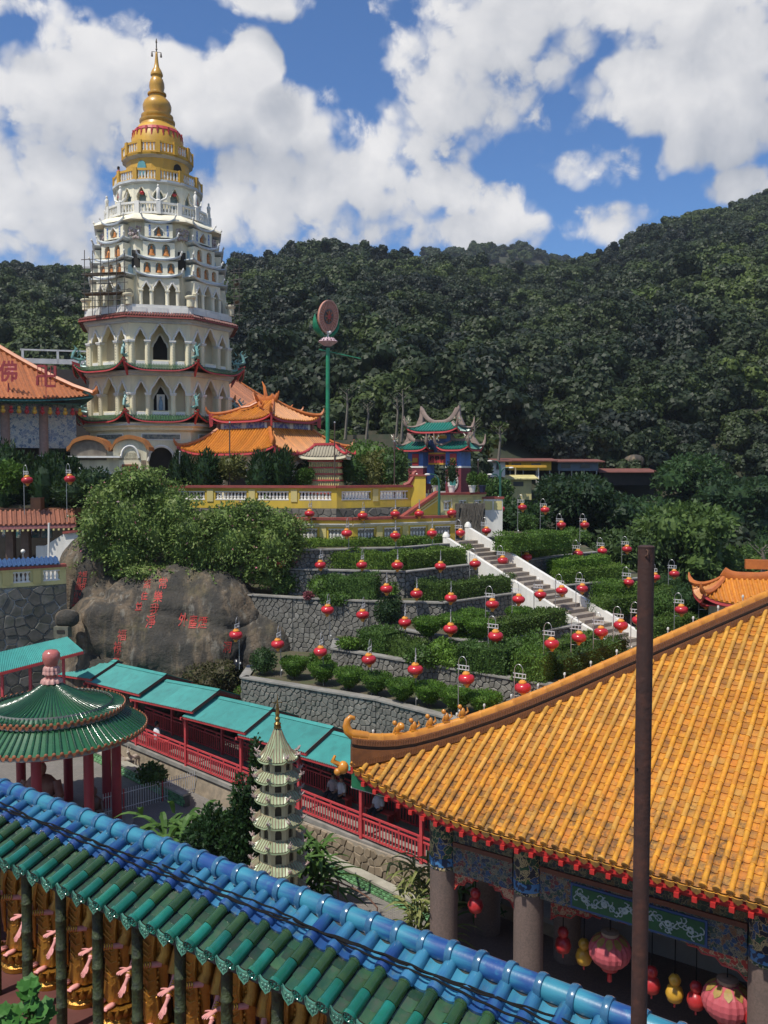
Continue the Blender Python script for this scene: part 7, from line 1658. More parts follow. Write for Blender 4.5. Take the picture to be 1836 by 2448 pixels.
    place(B, 'barrel_tile', BT, 300, islandmat('yellow_tile_rows', YT)); place(Q, 'pan_tile', PT, 300, islandmat('yellow_pan_rows', YP))
    # hip ridge with layered bands, curled horn and figures
    D = Vector((1, 1, 0)).normalized()
    def H(s, z): p = P(s, s); return Vector((s, s, p.z+z))
    ss = [0.05, .2, .4, .7, 1., 1.4, 1.9, 2.5, 3.2, 4., 5., 6., 7., 8., 9., 10., 10.6]; sd = Vector((1, -1, 0)).normalized()
    lift = lambda s: .42*max(0, 1-s/1.6)**2
    def band(nm, z0, z1, hw0, hw1, mat, lift0=0., s0=0): mb = MB(); mb.loft([[H(s, z0+lift(s)*lift0)-sd*hw0, H(s, z0+lift(s)*lift0)+sd*hw0, H(s, z1+lift(s))+sd*hw1, H(s, z1+lift(s))-sd*hw1] for s in ss if s >= s0]); return part(mb, nm, mat, t, smooth=30)
    band('ridge_base', -.05, .14, .21, .19, BRR, 0); band('ridge_groove', .14, .26, .13, .13, M('ridge_shadow_glaze', (.04, .03, .025), (.07, .04, .025), 6., .4), 1); band('ridge_band', .262, .44, .2, .17, BRR, 1)
    # fine tiles on the bands
    tm = MB(); tm.box((0, 0, 0), (.035, .012, .15)); TMm = tm.mesh('band_rib'); joined = MB(); Lh = 10.6
    s = .15
    while s < 10.4:
        for sg in (1, -1):
            for z in (.055, .36):
                p = H(s, z+lift(s)*(1 if z > .2 else 0))+sd*sg*(.20 if z < .2 else .19); joined.box(p, (.03, .03, .13), PI/4)
        s += .055
    part(joined, 'band_ribs', BRR, t, kind='stuff')
    for i in range(len(ss)-1):
        n_ = max(1, int((ss[i+1]-ss[i])*1.414/.42))
        for j in range(n_):
            a = ss[i]+(ss[i+1]-ss[i])*j/n_; b = ss[i]+(ss[i+1]-ss[i])*(j+1)/n_+.01
            mb = MB(); A, B2 = H(a, .44+lift(a)), H(b, .44+lift(b)); mb.loft([[p+sd*(.13*math.cos(q))*k_+Vector((0, 0, .17*math.sin(q)*k_)) for q in np.linspace(0, PI, 7)] for p, k_ in ((A, 1.06), (A.lerp(B2, .12), 1.06), (A.lerp(B2, .14), .98), (B2, .98))], cap=False, closed=False); part(mb, 'ridge_tile', YR, t, smooth=50)
    h0 = H(.05, .5+lift(.05)); mb = MB(); pts = [H(.4, .5+lift(.4)), h0, h0-D*.10+Vector((0, 0, .10)), h0-D*.15+Vector((0, 0, .26)), h0-D*.12+Vector((0, 0, .42)), h0-D*.02+Vector((0, 0, .52)), h0+D*.08+Vector((0, 0, .49)), h0+D*.09+Vector((0, 0, .43))]
    mb.tube(pts, [.13, .14, .13, .11, .085, .07, .055, .03], 10, sq=1.1); part(mb, 'curled_horn', YR, t, smooth=60)
    hb = H(.0, -.1); mb = MB(); mb.blob(hb-D*.18, (.17, .17, .2), 10, 7); mb.blob(hb-D*.34+Vector((0, 0, -.12)), (.12, .12, .12), 8, 6); mb.tube([hb-D*.3+Vector((0, 0, .1)), hb-D*.5+Vector((0, 0, .22)), hb-D*.42+Vector((0, 0, .38))], [.08, .08, .04], 6); part(mb, 'beast_head', YR, t, smooth=60)
    for i in range(5):
        s = 1.05+.36*i; b = H(s, .60+lift(s)); mb = MB()
        mb.blob(b+Vector((0, 0, .13)), (.085, .085, .15), 8, 6); mb.blob(b-D*.09+Vector((0, 0, .31)), (.075, .065, .075), 8, 6); mb.tube([b-D*.05+Vector((0, 0, .18)), b-D*.13+Vector((0, 0, .0))], [.04, .03], 5); mb.tube([b+D*.06+Vector((0, 0, .08)), b+D*.17+Vector((0, 0, .16)), b+D*.14+Vector((0, 0, .28))], [.04, .035, .015], 5); mb.box(b+Vector((0, 0, .0)), (.2, .16, .05), PI/4)
        if i == 0: mb.blob(b+D*.1+Vector((0, 0, .2)), (.14, .1, .12), 7, 5)
        part(mb, 'ridge_figure', YR, t, smooth=60)
    for i in range(15):
        s = .55+.62*i; p = H(s, .72 if s < 1 else .58)+sd*-.25; mb = MB(); mb.lathe([(.02, -.12), (.02, 0), (.045, .04), (.03, .1), (0, .11)], 7, p); part(mb, 'light_bulb', WHITE, t, smooth=50)
    # eave boards
    RB = M('eave_red', (.50, .03, .025), (.40, .022, .02), 2., .5)
    xs2 = [x for x in np.linspace(0, 18, 40)]
    mb = MB(); mb.loft([[P(x, .06, -.09), P(x, .06, -.30), P(x, .14, -.30), P(x, .14, -.09)] for x in xs2]); part(mb, 'fascia', RB, t, smooth=40)
    mb = MB(); mb.loft([[P(x, .12, -.3), P(x, .12, -.42), P(x, max(.13, min(x-.1, 1.9)), -.42), P(x, max(.13, min(x-.1, 1.9)), -.3)] for x in xs2]); part(mb, 'soffit', RB, t, smooth=40)
    db = MB(); db.box((0, 0, 0), (.12, .2, .12)); DBm = db.mesh('rafter_end'); DBm.materials.append(RB)
    for i in range(42): x = .5+i*.42; link('rafter_end', DBm, None, t, P(x, .1, -.40))
    mb = MB(); mb.loft([[Vector((w, x, hz(x, w)-.12)) for w in (.06, .14)]+[Vector((w, x, hz(x, w)-.34)) for w in (.14, .06)] for x in xs2]); part(mb, 'side_fascia', RB, t, smooth=40)
    g = [P(0, 0, -.15), P(1.1, 1.1, -.75), P(2.0, 2.0, -.9), P(.3, .3, -1.2)]; mb = MB(); c0 = P(.05, .05, -.2); mb.extr([c0, c0+Vector((0, 0, -.5)), c0+Vector((1.3, 1.3, -1.15)), c0+Vector((1.5, 1.5, -.5))], sd*.08); part(mb, 'green_corner_board', M('green_board', (.03, .22, .10), None, 3., .5), t)
    mb = MB(); mb.bar(c0+Vector((0, 0, -.5)), c0+Vector((1.3, 1.3, -1.15)), .1, .07); part(mb, 'white_edging', WHITE, t)
    # columns and painted beams: column line 1.5 m inside the eave
    STC = M('stone_column', (.18, .125, .105), (.125, .09, .075), 18., .75, .1, 60, det=3, dirt=(.10, .08, .07), damt=.4)
    CAPT = ornate('painted_capital', [(.012, .014, .03), (.018, .10, .04), (.012, .014, .03), (.03, .09, .24), (.018, .08, .03), (.42, .33, .16)], 2.6, 1.3)
    PB = ornate('painted_beam', [(.008, .02, .06), (.015, .07, .18), (.01, .05, .025), (.20, .09, .03), (.02, .06, .16), (.16, .02, .02), (.06, .10, .10), (.20, .18, .12)], 4.2, 1.0)
    PD = ornate('dark_painted_beam', [(.015, .025, .02), (.03, .08, .05), (.015, .02, .045), (.16, .10, .04), (.02, .04, .03), (.2, .17, .09)], 3.4, 1.2)
    SCR = ornate('scroll_panel', [(.012, .10, .035), (.012, .10, .035), (.30, .38, .38), (.012, .10, .035), (.34, .42, .42)], 2.2, 1.6)
    RBK = ornate('red_bracket', [(.40, .04, .03), (.36, .03, .025), (.06, .15, .08), (.40, .04, .03), (.5, .33, .2)], 3.5, 1.0)
    KEY = M('key_pattern_blue', (.06, .20, .42), (.015, .03, .08), 7., .5, contrast=(.48, .52), det=1)
    cx = [2.43, 5.21, 11.5, 14.3, 20.5]; ZT = 15.5-10.15
    for x in cx:
        for w in (1.5, 4.3):
            mb = MB(); mb.lathe([(.42, 0), (.42, 3.62)], 24, (x, w, 0)); part(mb, 'column', STC, t, smooth=50)
            mb = MB(); mb.lathe([(.43, 3.62), (.43, ZT+.1)], 24, (x, w, 0)); part(mb, 'painted_capital', CAPT, t, smooth=50)
            mb = MB(); mb.lathe([(.44, 3.72), (.445, 3.74), (.445, 3.96), (.44, 3.98)], 24, (x, w, 0), cap=False); part(mb, 'key_band', KEY, t, smooth=50)
            for k in range(20): a = k*2*PI/20; mb = MB(); mb.blob((x+.435*math.cos(a), w+.435*math.sin(a), 3.67), (.022, .022, .022), 5, 4); part(mb, 'pearl', M('pearl_paint', (.5, .42, .36), None, 5., .5), t) if w < 2 else None
    for a, b in zip(cx, cx[1:]):
        c, l = (a+b)/2, b-a-.84
        mb = MB(); mb.box((c, 1.5, ZT-.45), (l, .34, .80)); part(mb, 'upper_beam', PD, t)
        mb = MB(); mb.box((c, 1.5, ZT-.925), (l, .42, .13)); part(mb, 'beam_strip', M('brown_strip', (.17, .055, .03), (.12, .04, .025), 5., .6), t)
        mb = MB(); mb.box((c, 1.5, ZT-1.39), (l, .38, .78)); lb = part(mb, 'lower_beam', PB, t)
        if l > 4:
            mb = MB(); mb.box((c, 1.29, ZT-1.39), (l*.66, .05, .68)); part(mb, 'panel_frame', M('blue_frame', (.03, .08, .22), None, 3., .5), lb)
            mb = MB(); mb.box((c, 1.262, ZT-1.39), (l*.66-.12, .03, .56)); pf = part(mb, 'scroll_panel', M('scroll_ground', (.012, .10, .035), (.01, .07, .03), 3., .5), lb)
            vine = MB(); x0, x1 = c-l*.33+.12, c+l*.33-.12; zc = ZT-1.39; N_ = 60
            vine.tube([(x0+(x1-x0)*i/N_, 1.24, zc+.13*math.sin(i*2*PI/12)) for i in range(N_+1)], .014, 4)
            rr = random.Random(4)
            for i in range(60):
                u = x0+(x1-x0)*(i+.5)/60; sg = 1 if i % 2 else -1; zz = zc+.13*math.sin((i+.5)*2*PI/12); R0 = rr.uniform(.07, .13); a0 = rr.uniform(0, 6.28)
                vine.tube([(u+R0*f*math.cos(a0+f*5), 1.24, min(zc+.26, max(zc-.26, zz+sg*.05+R0*f*math.sin(a0+f*5)))) for f in np.linspace(.2, 1, 8)], [.012+.008*(j % 2) for j in range(8)], 4)
            for i in range(6):
                u = x0+(x1-x0)*(i+.5)/6
                for k in range(8): a = k*PI/4; vine.blob((u+.06*math.cos(a), 1.24, zc+.06*math.sin(a)), (.035, .012, .035), 6, 4)
            part(vine, 'scroll_relief', M('pale_scroll', (.40, .47, .47), (.3, .38, .4), 5., .6), lb)
        for s in (-1, 1):
            e = a+.42 if s < 0 else b-.42; ln = min(1.5, l*.42); mb = MB(); pr = [(0, 0), (ln, 0), (ln*.95, -.1), (ln*.8, -.08), (ln*.72, -.2), (ln*.5, -.18), (ln*.4, -.34), (ln*.15, -.36), (.0, -.55)]
            mb.extr([(e-s*x, 1.42, ZT-1.78+z) for x, z in pr], (0, .14, 0)); part(mb, 'carved_bracket', RBK, t)
            mb = MB(); mb.tube([(e-s*x, 1.41, ZT-1.78+z) for x, z in pr[1:]], .022, 5); part(mb, 'bracket_edge', M('bracket_edge_red', (.5, .05, .04), None, 3., .5), t)
    mb = MB(); mb.box((cx[1]/1, 1.5, 0), (.01, .01, .01))
    for w0, w1, x in ((1.92, 3.88, cx[0]), (1.92, 3.88, cx[1])):
        mb = MB(); mb.box((x, (w0+w1)/2, ZT-1.0), (.34, w1-w0, 1.4)); part(mb, 'side_beam', PB, t)
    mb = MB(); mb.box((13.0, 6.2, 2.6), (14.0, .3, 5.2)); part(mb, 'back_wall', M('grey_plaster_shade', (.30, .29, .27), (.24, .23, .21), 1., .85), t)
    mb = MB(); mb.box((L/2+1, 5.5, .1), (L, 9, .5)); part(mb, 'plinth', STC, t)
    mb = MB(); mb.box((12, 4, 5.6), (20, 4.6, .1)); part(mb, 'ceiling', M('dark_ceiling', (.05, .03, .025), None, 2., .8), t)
    return t
def islandmat(name, base):
    """same glaze, brightness varied per tile of a joined mesh"""
    m = base.copy(); m.name = name; q = NT(m.node_tree); b = m.node_tree.nodes['Principled BSDF']; src = b.inputs['Base Color'].links[0].from_socket
    ge = q.n('ShaderNodeNewGeometry'); q.lk(q.mix(1.0, src, q.comb(*[q.m('MULTIPLY_ADD', ge.outputs['Random Per Island'], .42, .79)]*3), 'MULTIPLY'), b.inputs['Base Color']); return m
YH = yellow_hall()
# lanterns under the hall
def big_lantern(px, py, Y, r, label, top):
    p = at(px, py, Y); t = thing('palace_lantern', label, 'lantern', p, 0, 'big pink lanterns under the yellow roof'); n = 20; mb = MB(); rings = []
    for i in range(9):
        th = -1.15+2.3*i/8; rr, z = r*math.cos(th), r*.82*math.sin(th); rings.append([(rr*(1-.05*(k % 2))*math.cos(k*PI/n), rr*(1-.05*(k % 2))*math.sin(k*PI/n), z) for k in range(2*n)])
    mb.loft(rings); part(mb, 'body', M('pink_lantern_cloth', (.50, .10, .12), (.42, .075, .09), 2., .6, orand=.1), t)
    mb = MB(); mb.lathe([(r*.38, r*.74), (r*.42, r*.80), (r*.42, r*.92), (r*.2, r*.98)], 16); part(mb, 'top_ring', M('lantern_glass_ring', (.32, .22, .16), None, 4., .25), t)
    mb = MB()
    for k in range(10):
        a = k*2*PI/10; pts = []
        for th, w in ((1.1, .10), (.9, .16), (.7, .13), (.52, .01)):
            rr, z = r*1.012*math.cos(th), r*.82*1.012*math.sin(th)
            pts.append([(rr*math.cos(a-w*1.6), rr*math.sin(a-w*1.6), z), (rr*math.cos(a+w*1.6), rr*math.sin(a+w*1.6), z)])
        mb.loft(pts, cap=False, closed=False)
    part(mb, 'gold_petals', M('dull_gold', (.36, .24, .06), (.26, .17, .04), 5., .5), t)
    mb = MB(); mb.lathe([(r*.38, -r*.74), (r*.38, -r*.92), (r*.3, -r*.95)], 14); part(mb, 'bottom_ring', LRED, t); mb = MB(); mb.lathe([(.02, -r*.95), (.02, -r*1.1), (.06, -r*1.15), (.07, -r*1.5), (.03, -r*1.55)], 8); part(mb, 'tassel', LRED, t)
    mb = MB(); mb.tube([(0, 0, r*.95), (0, 0, top-p.z)], .015, 4); part(mb, 'hanging_wire', BLACKM, t)
big_lantern(1458, 2272, 23.6, .58, 'big pink ribbed lantern with gold petals left of the rusty post', -10.0)
big_lantern(1738, 2392, 21.6, .62, 'big pink ribbed lantern with gold petals right of the rusty post', -10.0)
for i, (px, py, Y, red, l) in enumerate([(1346, 2240, 24.4, 1, 'red gourd lantern next to the second painted column'), (1396, 2268, 24.2, 0, 'yellow gourd lantern left of the bigger pink lantern'), (1558, 2335, 23.0, 1, 'red gourd lantern just right of the rusty post'), (1613, 2355, 22.6, 0, 'yellow gourd lantern between the two big pink lanterns'), (1664, 2372, 22.2, 1, 'red gourd lantern touching the right big pink lantern'), (1804, 2418, 21.0, 1, 'red gourd lantern at the lower right corner'), (1137, 2146, 25.6, 1, 'red gourd lantern between the two painted columns')]):
    gourd(at(px, py, Y), .24, red, l, 'gourd lanterns under the yellow roof', -10.1-at(px, py, Y).z)
# ------------------------------------------------------------------ small green and cream pagoda
def small_pagoda():
    c = cpt(660, 27.0); c.z = -15.6; t = thing('miniature_pagoda', 'slender miniature pagoda with seven green and cream tiled tiers', 'pagoda', c, R(8)); k = 27/FPX; CR = M('cream_small', (.58, .50, .29), (.50, .43, .24), 2., .7, dirt=(.3, .26, .17), damt=.4, streak=True)
    GT = M('pale_green_tile', (.36, .42, .24), (.27, .34, .19), 3., .4, coat=.2, dirt=(.16, .15, .09), dsc=4., damt=.5); GTR = M('tile_joint_brown', (.20, .13, .08), (.30, .26, .16), 4., .6)
    zc = lambda py: at(660, py, 27.).z+15.6
    eav = [1812, 1859, 1906, 1961, 2016, 2072, 2130, 2190]; wid = [99, 112, 114, 121, 126, 131, 136, 141]; bod = [0, 70, 76, 80, 84, 88, 92, 97]
    O8 = 1/math.cos(PI/8)
    for i, (e, w) in enumerate(zip(eav, wid)):
        z = zc(e)+.05; ro = w*k/2; ri = (bod[i]*k/2+.02) if i else .08; h = .24 if i else .92
        for s in range(8):
            ph = -PI/2+s*PI/4; n = (math.cos(ph), math.sin(ph)); ta = (-n[1], n[0]); T = lambda x, y, zz, n=n, ta=ta: (n[0]*(ro-y)+ta[0]*x, n[1]*(ro-y)+ta[1]*x, zz)
            slope(t, T, 2*ro*math.tan(PI/8), 2*ri*math.tan(PI/8), ro-ri, z, h, .10, GT, GTR, .105, False, .018, 1.0 if i else 1.75, GT, nx=10, fh=.04)
            ph2 = ph+PI/8; cc = Vector((math.cos(ph2), math.sin(ph2), 0)); q = cc*(ro*O8)+Vector((0, 0, z+.1)); rr = random.Random(i*9+s); mb = MB()
            mb.tube([q-cc*.12, q+cc*.02+Vector((0, 0, .03)), q+cc*.1+Vector((0, 0, .13))], [.03, .035, .012], 5)
            for j in range(5): a = q+Vector((rr.uniform(-.07, .07), rr.uniform(-.07, .07), rr.uniform(0, .07))); mb.tube([a, a+Vector((rr.uniform(-.08, .08), rr.uniform(-.08, .08), rr.uniform(.04, .13)))], [.022, .006], 4)
            part(mb, 'dragon_ornament', M('pink_dragon', (.42, .26, .23), (.40, .36, .32), 12., .5), t, smooth=50)
        if i:
            zb, zt = zc(eav[i])+.27, zc(eav[i-1])+.06; r = bod[i]*k/2
            for s in range(8):
                ph = -PI/2+s*PI/4; n = (math.cos(ph), math.sin(ph)); ta = (-n[1], n[0]); T = lambda x, zz, o, n=n, ta=ta: (n[0]*(r+o)+ta[0]*x, n[1]*(r+o)+ta[1]*x, zz); w_ = r*math.tan(PI/8); op = (0, .1, zb+.04, zb+(zt-zb)*.5, .1, 'round')
                mb = MB(); arch_face(mb, T, -w_, w_, zb-.1, zt, [op], .06); part(mb, 'wall', CR, t)
                mb = MB(); mb.quad(T(-.11, zb, -.06), T(.11, zb, -.06), T(.11, zt, -.06), T(-.11, zt, -.06)); part(mb, 'arched_window', M('brown_window', (.07, .055, .03), None, 4., .6), t)
            mb = MB(); mb.lathe([(r*O8+.02, zt-.04), (r*O8+.1, zt+.02), (r*O8+.02, zt+.05)], 8, a0=PI/8); part(mb, 'cornice', CR, t)
    r = bod[-1]*k/2; mb = MB(); mb.lathe([(r*O8+.15, 0), (r*O8+.15, .6), (r*O8, .65), (r*O8, zc(2190)+.2)], 8, a0=PI/8); part(mb, 'base', CR, t)
    z0 = zc(1812)+.95; mb = MB(); mb.lathe([(.12, z0), (.1, z0+.1), (.12, z0+.14), (.06, z0+.2), (.09, z0+.3), (.05, z0+.36), (.075, z0+.46), (.04, z0+.52), (.06, z0+.6), (.03, z0+.66), (.045, z0+.72), (.02, z0+.78), (.012, z0+1.02), (.0, z0+1.08)], 10); mb.bar((-.16, 0, z0+.8), (.16, 0, z0+.8), .02); mb.bar((0, -.16, z0+.8), (0, .16, z0+.8), .02); part(mb, 'golden_finial', M('old_gold', (.30, .20, .05), (.16, .11, .04), 8., .35, metal=.7), t, smooth=45)
small_pagoda()
# ------------------------------------------------------------------ round pavilion with two green roofs
def round_pavilion():
    Y = 36.; c = Vector(((115-918)/FPX*Y, Y, 0)); zg = gz(c.x, c.y)-.15; t = thing('round_pavilion', 'round pavilion with two green tiled cone roofs and a pink ball finial at left', 'pavilion', (c.x, c.y, zg)); G1 = M('deep_green_tile', (.012, .075, .026), (.011, .052, .021), 5., .22, .15, 25, coat=.6, orand=.18, dirt=(.015, .04, .02), damt=.4); G2 = M('deep_green_pan', (.02, .10, .04), (.03, .13, .05), 4., .3, .1, coat=.4); OC = M('rust_tile_end', (.36, .12, .05), (.28, .09, .04), 6., .5, orand=.2)
    WG = M('weathered_glaze', (.10, .16, .12), (.22, .25, .22), 3., .35, coat=.4)
    for (re, ze, ri, zt, pw, n) in ((3.76, -10.77-zg, 2.35, -9.70-zg, 1.1, 84), (2.88, -9.87-zg, .28, -8.81-zg, 1.9, 72)):
        f = lambda v: (re+(ri-re)*v, ze+(zt-ze)*v**pw)
        mb = MB(); mb.lathe([f(v) for v in np.linspace(0, 1, 12)], 72, cap=False); part(mb, 'roof_shell', G2, t, smooth=60)
        row = MB(); nv = 12
        for j in range(nv):                          # short glazed barrel segments, each a little cone
            a, b = f(j/nv), f(min(1, (j+1.06)/nv)); w = .058*(a[0]/re)**.7; w2 = w*.86; rr = []
            for (r_, z_), ww in ((a, w), (b, w2)): rr.append([(r_, ww*math.cos(q), z_+.02+ww*1.1*math.sin(q)) for q in np.linspace(0, PI, 5)])
            row.loft(rr, cap=True, closed=False)
        rm = row.mesh('tile_row', 50); rm.materials.append(G1)
        ec = MB(); ec.lathe([(.0, 0), (.07, .0), (.075, .03), (.05, .05), (0, .05)], 10); ec.v = [(re+.01+z, x, ze+.055+y) for x, y, z in ec.v]; em = ec.mesh('tile_end', 50); em.materials.append(OC)
        dt = MB(); dt.extr([(re+.02, -.09, ze+.02), (re+.02, .09, ze+.02), (re+.02, .07, ze-.07), (re+.02, 0, ze-.13), (re+.02, -.07, ze-.07)], (.02, 0, 0)); dm = dt.mesh('drip_tile'); dm.materials.append(OC)
        for k in range(n): a = k*2*PI/n; link('tile_row', rm, None, t, None, (0, 0, a)); link('tile_end', em, None, t, None, (0, 0, a)); link('drip_tile', dm, None, t, None, (0, 0, a+PI/n))
        mb = MB(); mb.lathe([(re-.06, ze-.02), (re-.06, ze-.18), (re-.5, ze-.2), (re-.5, ze+.05)], 48); part(mb, 'eave_ring', M('grey_eave', (.30, .29, .27), (.22, .21, .2), 2., .8), t, smooth=50)
    zt = -8.81-zg; PK = M('pink_glaze', (.50, .15, .12), (.42, .12, .10), 3., .3, coat=.4)
    mb = MB()
    for z, r, n in ((zt-.02, .42, 12), (zt+.35, .34, 12), (zt+.5, .32, 12)): mb.loft([[(r*(1+.08*math.cos(n*k*2*PI/96))*q*math.cos(k*2*PI/96), r*(1+.08*math.cos(n*k*2*PI/96))*q*math.sin(k*2*PI/96), z+zz) for k in range(96)] for q, zz in ((1., 0), (.95, .12), (.6, .22))])
    part(mb, 'lotus_collar', M('pale_pink_glaze', (.52, .30, .25), (.42, .2, .17), 4., .4), t, smooth=50)
    mb = MB(); mb.lathe([(.24, zt), (.24, zt+.3), (.28, zt+.36), (.2, zt+.6), (.28, zt+.75), (.36, zt+1.0), (.34, zt+1.2), (.24, zt+1.32), (.0, zt+1.36)], 20); part(mb, 'ball_finial', PK, t, smooth=60)
    mb = MB(); mb.lathe([(2.4, -10.75-zg), (2.4, -9.65-zg)], 40, cap=False); part(mb, 'drum', MATS['grey_eave'], t, smooth=50)
    for k in range(8): a = k*PI/4+.12; mb = MB(); mb.lathe([(.2, 0), (.2, -10.75-zg)], 14, (2.55*math.cos(a), 2.55*math.sin(a), 0)); part(mb, 'column', M('deep_red_column', (.28, .02, .035), (.22, .018, .03), 2., .45), t, smooth=50)
    for k in range(8): a, b = k*PI/4+.12, (k+1)*PI/4+.12; mb = MB(); mb.bar((2.55*math.cos(a), 2.55*math.sin(a), -11.15-zg), (2.55*math.cos(b), 2.55*math.sin(b), -11.15-zg), .2, .4); part(mb, 'beam', REDPAINT, t)
    mb = MB(); mb.lathe([(3.2, 0), (3.2, .12), (3.1, .15)], 40); part(mb, 'plinth', CONC, t)
    s = thing('seated_statue', 'large seated robed statue inside the round pavilion', 'statue', (c.x-.6, c.y+.2, zg+.15)); ST = M('terracotta_robe', (.16, .05, .035), (.22, .10, .07), 3., .5)
    mb = MB(); mb.lathe([(1.15, 0), (1.2, .3), (.95, .45), (.8, .6)], 20); part(mb, 'lotus_seat', ST, s, smooth=50); mb = MB(); mb.lathe([(1.0, .6), (1.05, .8), (.62, 1.0), (.6, 1.3), (.68, 1.75), (.45, 2.0), (.2, 2.1)], 20, sy=.75)
    for sg in (-1, 1): mb.tube([(.62*sg, 0, 1.8), (.85*sg, -.2, 1.3), (.5*sg, -.6, 1.0), (.1*sg, -.7, 1.0)], [.22, .2, .16, .1], 8); mb.tube([(.2*sg, -.3, .8), (1.0*sg, -.5, .75), (.4*sg, -.8, .72)], [.3, .28, .16], 8)
    part(mb, 'robe', ST, s, smooth=60); mb = MB(); mb.blob((0, -.05, 2.35), (.25, .27, .32), 12, 9); mb.blob((0, 0, 2.68), (.15, .15, .15), 8, 6); part(mb, 'head', ST, s, smooth=60)
    u = thing('kneeling_figure', 'dark kneeling stone figure beside the pavilion columns', 'statue', (c.x+1.9, c.y-.7, gz(c.x+1.9, c.y-.7)+.15)); mb = MB(); mb.lathe([(.35, 0), (.4, .3), (.3, .6), (.28, 1.0), (.32, 1.3), (.12, 1.5)], 12); mb.blob((0, 0, 1.68), (.15, .16, .2), 8, 6); mb.tube([(.3, 0, 1.25), (.42, -.2, .95), (.1, -.35, .95)], [.1, .09, .06], 6); mb.tube([(-.3, 0, 1.25), (-.42, -.2, .95), (-.1, -.35, .95)], [.1, .09, .06], 6); part(mb, 'figure', M('dark_bronze_figure', (.06, .03, .02), (.1, .05, .03), 5., .45), u, smooth=60)
    for i, (px, dy, rz) in enumerate([(299, 42.0, .4), (312, 42.3, 1.2)]):
        p = cpt(px, dy); v = thing('deer_statue', ['small pale deer statue facing left near the tiled low wall', 'small pale deer statue standing right of another deer'][i], 'statue', p, rz); mb = MB()
        V = [(0, 0, .62), (-.28, 0, .62), (-.4, 0, .85), (-.45, 0, 1.02), (-.58, 0, .98), (.3, 0, .62)]; Ed = [(0, 1), (1, 2), (2, 3), (3, 4), (0, 5)]; Rd = [.14, .13, .07, .075, .035, .13]
        for x, kx in ((-.27, .02), (.3, -.06)):
            for sy in (-1, 1): n = len(V); b = 1 if x < 0 else 5; V += [(x, .08*sy, .5), (x+kx, .09*sy, .28), (x-kx*.3, .09*sy, .0)]; Ed += [(b, n), (n, n+1), (n+1, n+2)]; Rd += [.06, .035, .025]
        link('body', skin_mesh(V, Ed, Rd, 1), M('pale_deer', (.38, .30, .22), (.5, .45, .38), 5., .6), v); mb = MB()
        for sy in (-1, 1): mb.tube([(-.42, .03*sy, 1.08), (-.38, .1*sy, 1.25), (-.44, .14*sy, 1.36)], [.018, .014, .005], 4); mb.blob((-.4, .09*sy, 1.06), (.02, .05, .03), 5, 4)
        part(mb, 'antlers', MATS['pale_deer'], v)
round_pavilion()
# courtyard plants
def leafy(label, px, Y, z, n, L, w, mat, spread=1., seed=1, name='leafy_plant', h=.0):
    p = at(px, 1900, Y); p.z = z; t = thing(name, label, 'plant', p); rr = random.Random(seed); V = []; C_ = []
    for i in range(n):
        a = rr.uniform(0, 2*PI); b = Vector((rr.gauss(0, .35)*spread, rr.gauss(0, .35)*spread, h*rr.random())); l = L*rr.uniform(.6, 1.2); e = rr.uniform(.35, 1.25); d = Vector((math.cos(a)*math.cos(e), math.sin(a)*math.cos(e), math.sin(e))); s = Vector((-math.sin(a), math.cos(a), 0)); pr = None
        for j in range(6):
            f = j/5; c = b+d*(l*f)+Vector((0, 0, -.55*l*f*f)); ww = w*math.sin(PI*(.12+.86*f))**.8
            cur = (c-s*ww+Vector((0, 0, ww*.4)), c, c+s*ww+Vector((0, 0, ww*.4)))
            if pr: V.append([tuple(pr[0]), tuple(pr[1]), tuple(cur[1]), tuple(cur[0])]); V.append([tuple(pr[1]), tuple(pr[2]), tuple(cur[2]), tuple(cur[1])])
            pr = cur
    me = fastmesh('foliage', np.array(V)); link('foliage', me, mat, t); return t
g_ = lambda px, Y: gz((px-918)/FPX*Y, Y)
LF_GING = leafmat('leaf_ginger', [(.03, .07, .015), (.06, .13, .025), (.11, .2, .05)], .2); LF_VARI = leafmat('leaf_variegated', [(.10, .15, .03), (.25, .28, .08), (.42, .40, .16)], .2)
leafy('broad-leaved ginger clump behind the blue roof ridge', 440, 31, g_(440, 31), 190, 1.6, .12, LF_GING, 1.9, 3, h=2.6); leafy('small ginger clump left of the broad-leaved one', 392, 33, g_(392, 33), 70, 1.3, .1, LF_GING, 1.4, 4, h=1.4)
leafy('long-leaved lily clump right of the miniature pagoda', 738, 30.3, g_(738, 30.3), 200, 1.6, .08, LF_GING, 1.0, 5, h=2.3); leafy('variegated yellow-green plant beside the painted column', 1008, 27.3, g_(1008, 27.3), 260, 1.15, .055, LF_VARI, 1.1, 6, h=3.4); leafy('leafy plant between the painted columns', 1160, 29.5, -15.4, 90, 1.6, .08, LF_GING, 1.8, 7, h=2.0)
def jun(label, px, Y, r, h, n, nb):
    z = g_(px, Y); return bush(label, px, 1121-z/Y*FPX, 0, r, h, LF_CYP, n, .16, nb, name='juniper_tree', Y=Y, cat='tree', seed=nb)
jun('dark twisted juniper beside the miniature pagoda', 512, 29.5, 1.25, 4.3, 9000, 18)
jun('small dark pointed juniper tip behind the miniature pagoda top', 617, 30, .5, 6.5, 3500, 9)
jun('taller narrow juniper close against the miniature pagoda', 580, 28.8, .8, 5.6, 6000, 14); jun('low dark juniper in front of the picket fence', 462, 31, .9, 2.6, 4000, 10)
bush('small leafy shrub inside the picket fence', 365, 1880, 0, .8, 1.1, LF_MID, 900, .14, 5, Y=39.0)
leafy('red torch ginger flower and leaves behind the columns', 1150, 31, -15.4, 40, 1.8, .09, LF_GING, 1.2, 9, h=1.4)
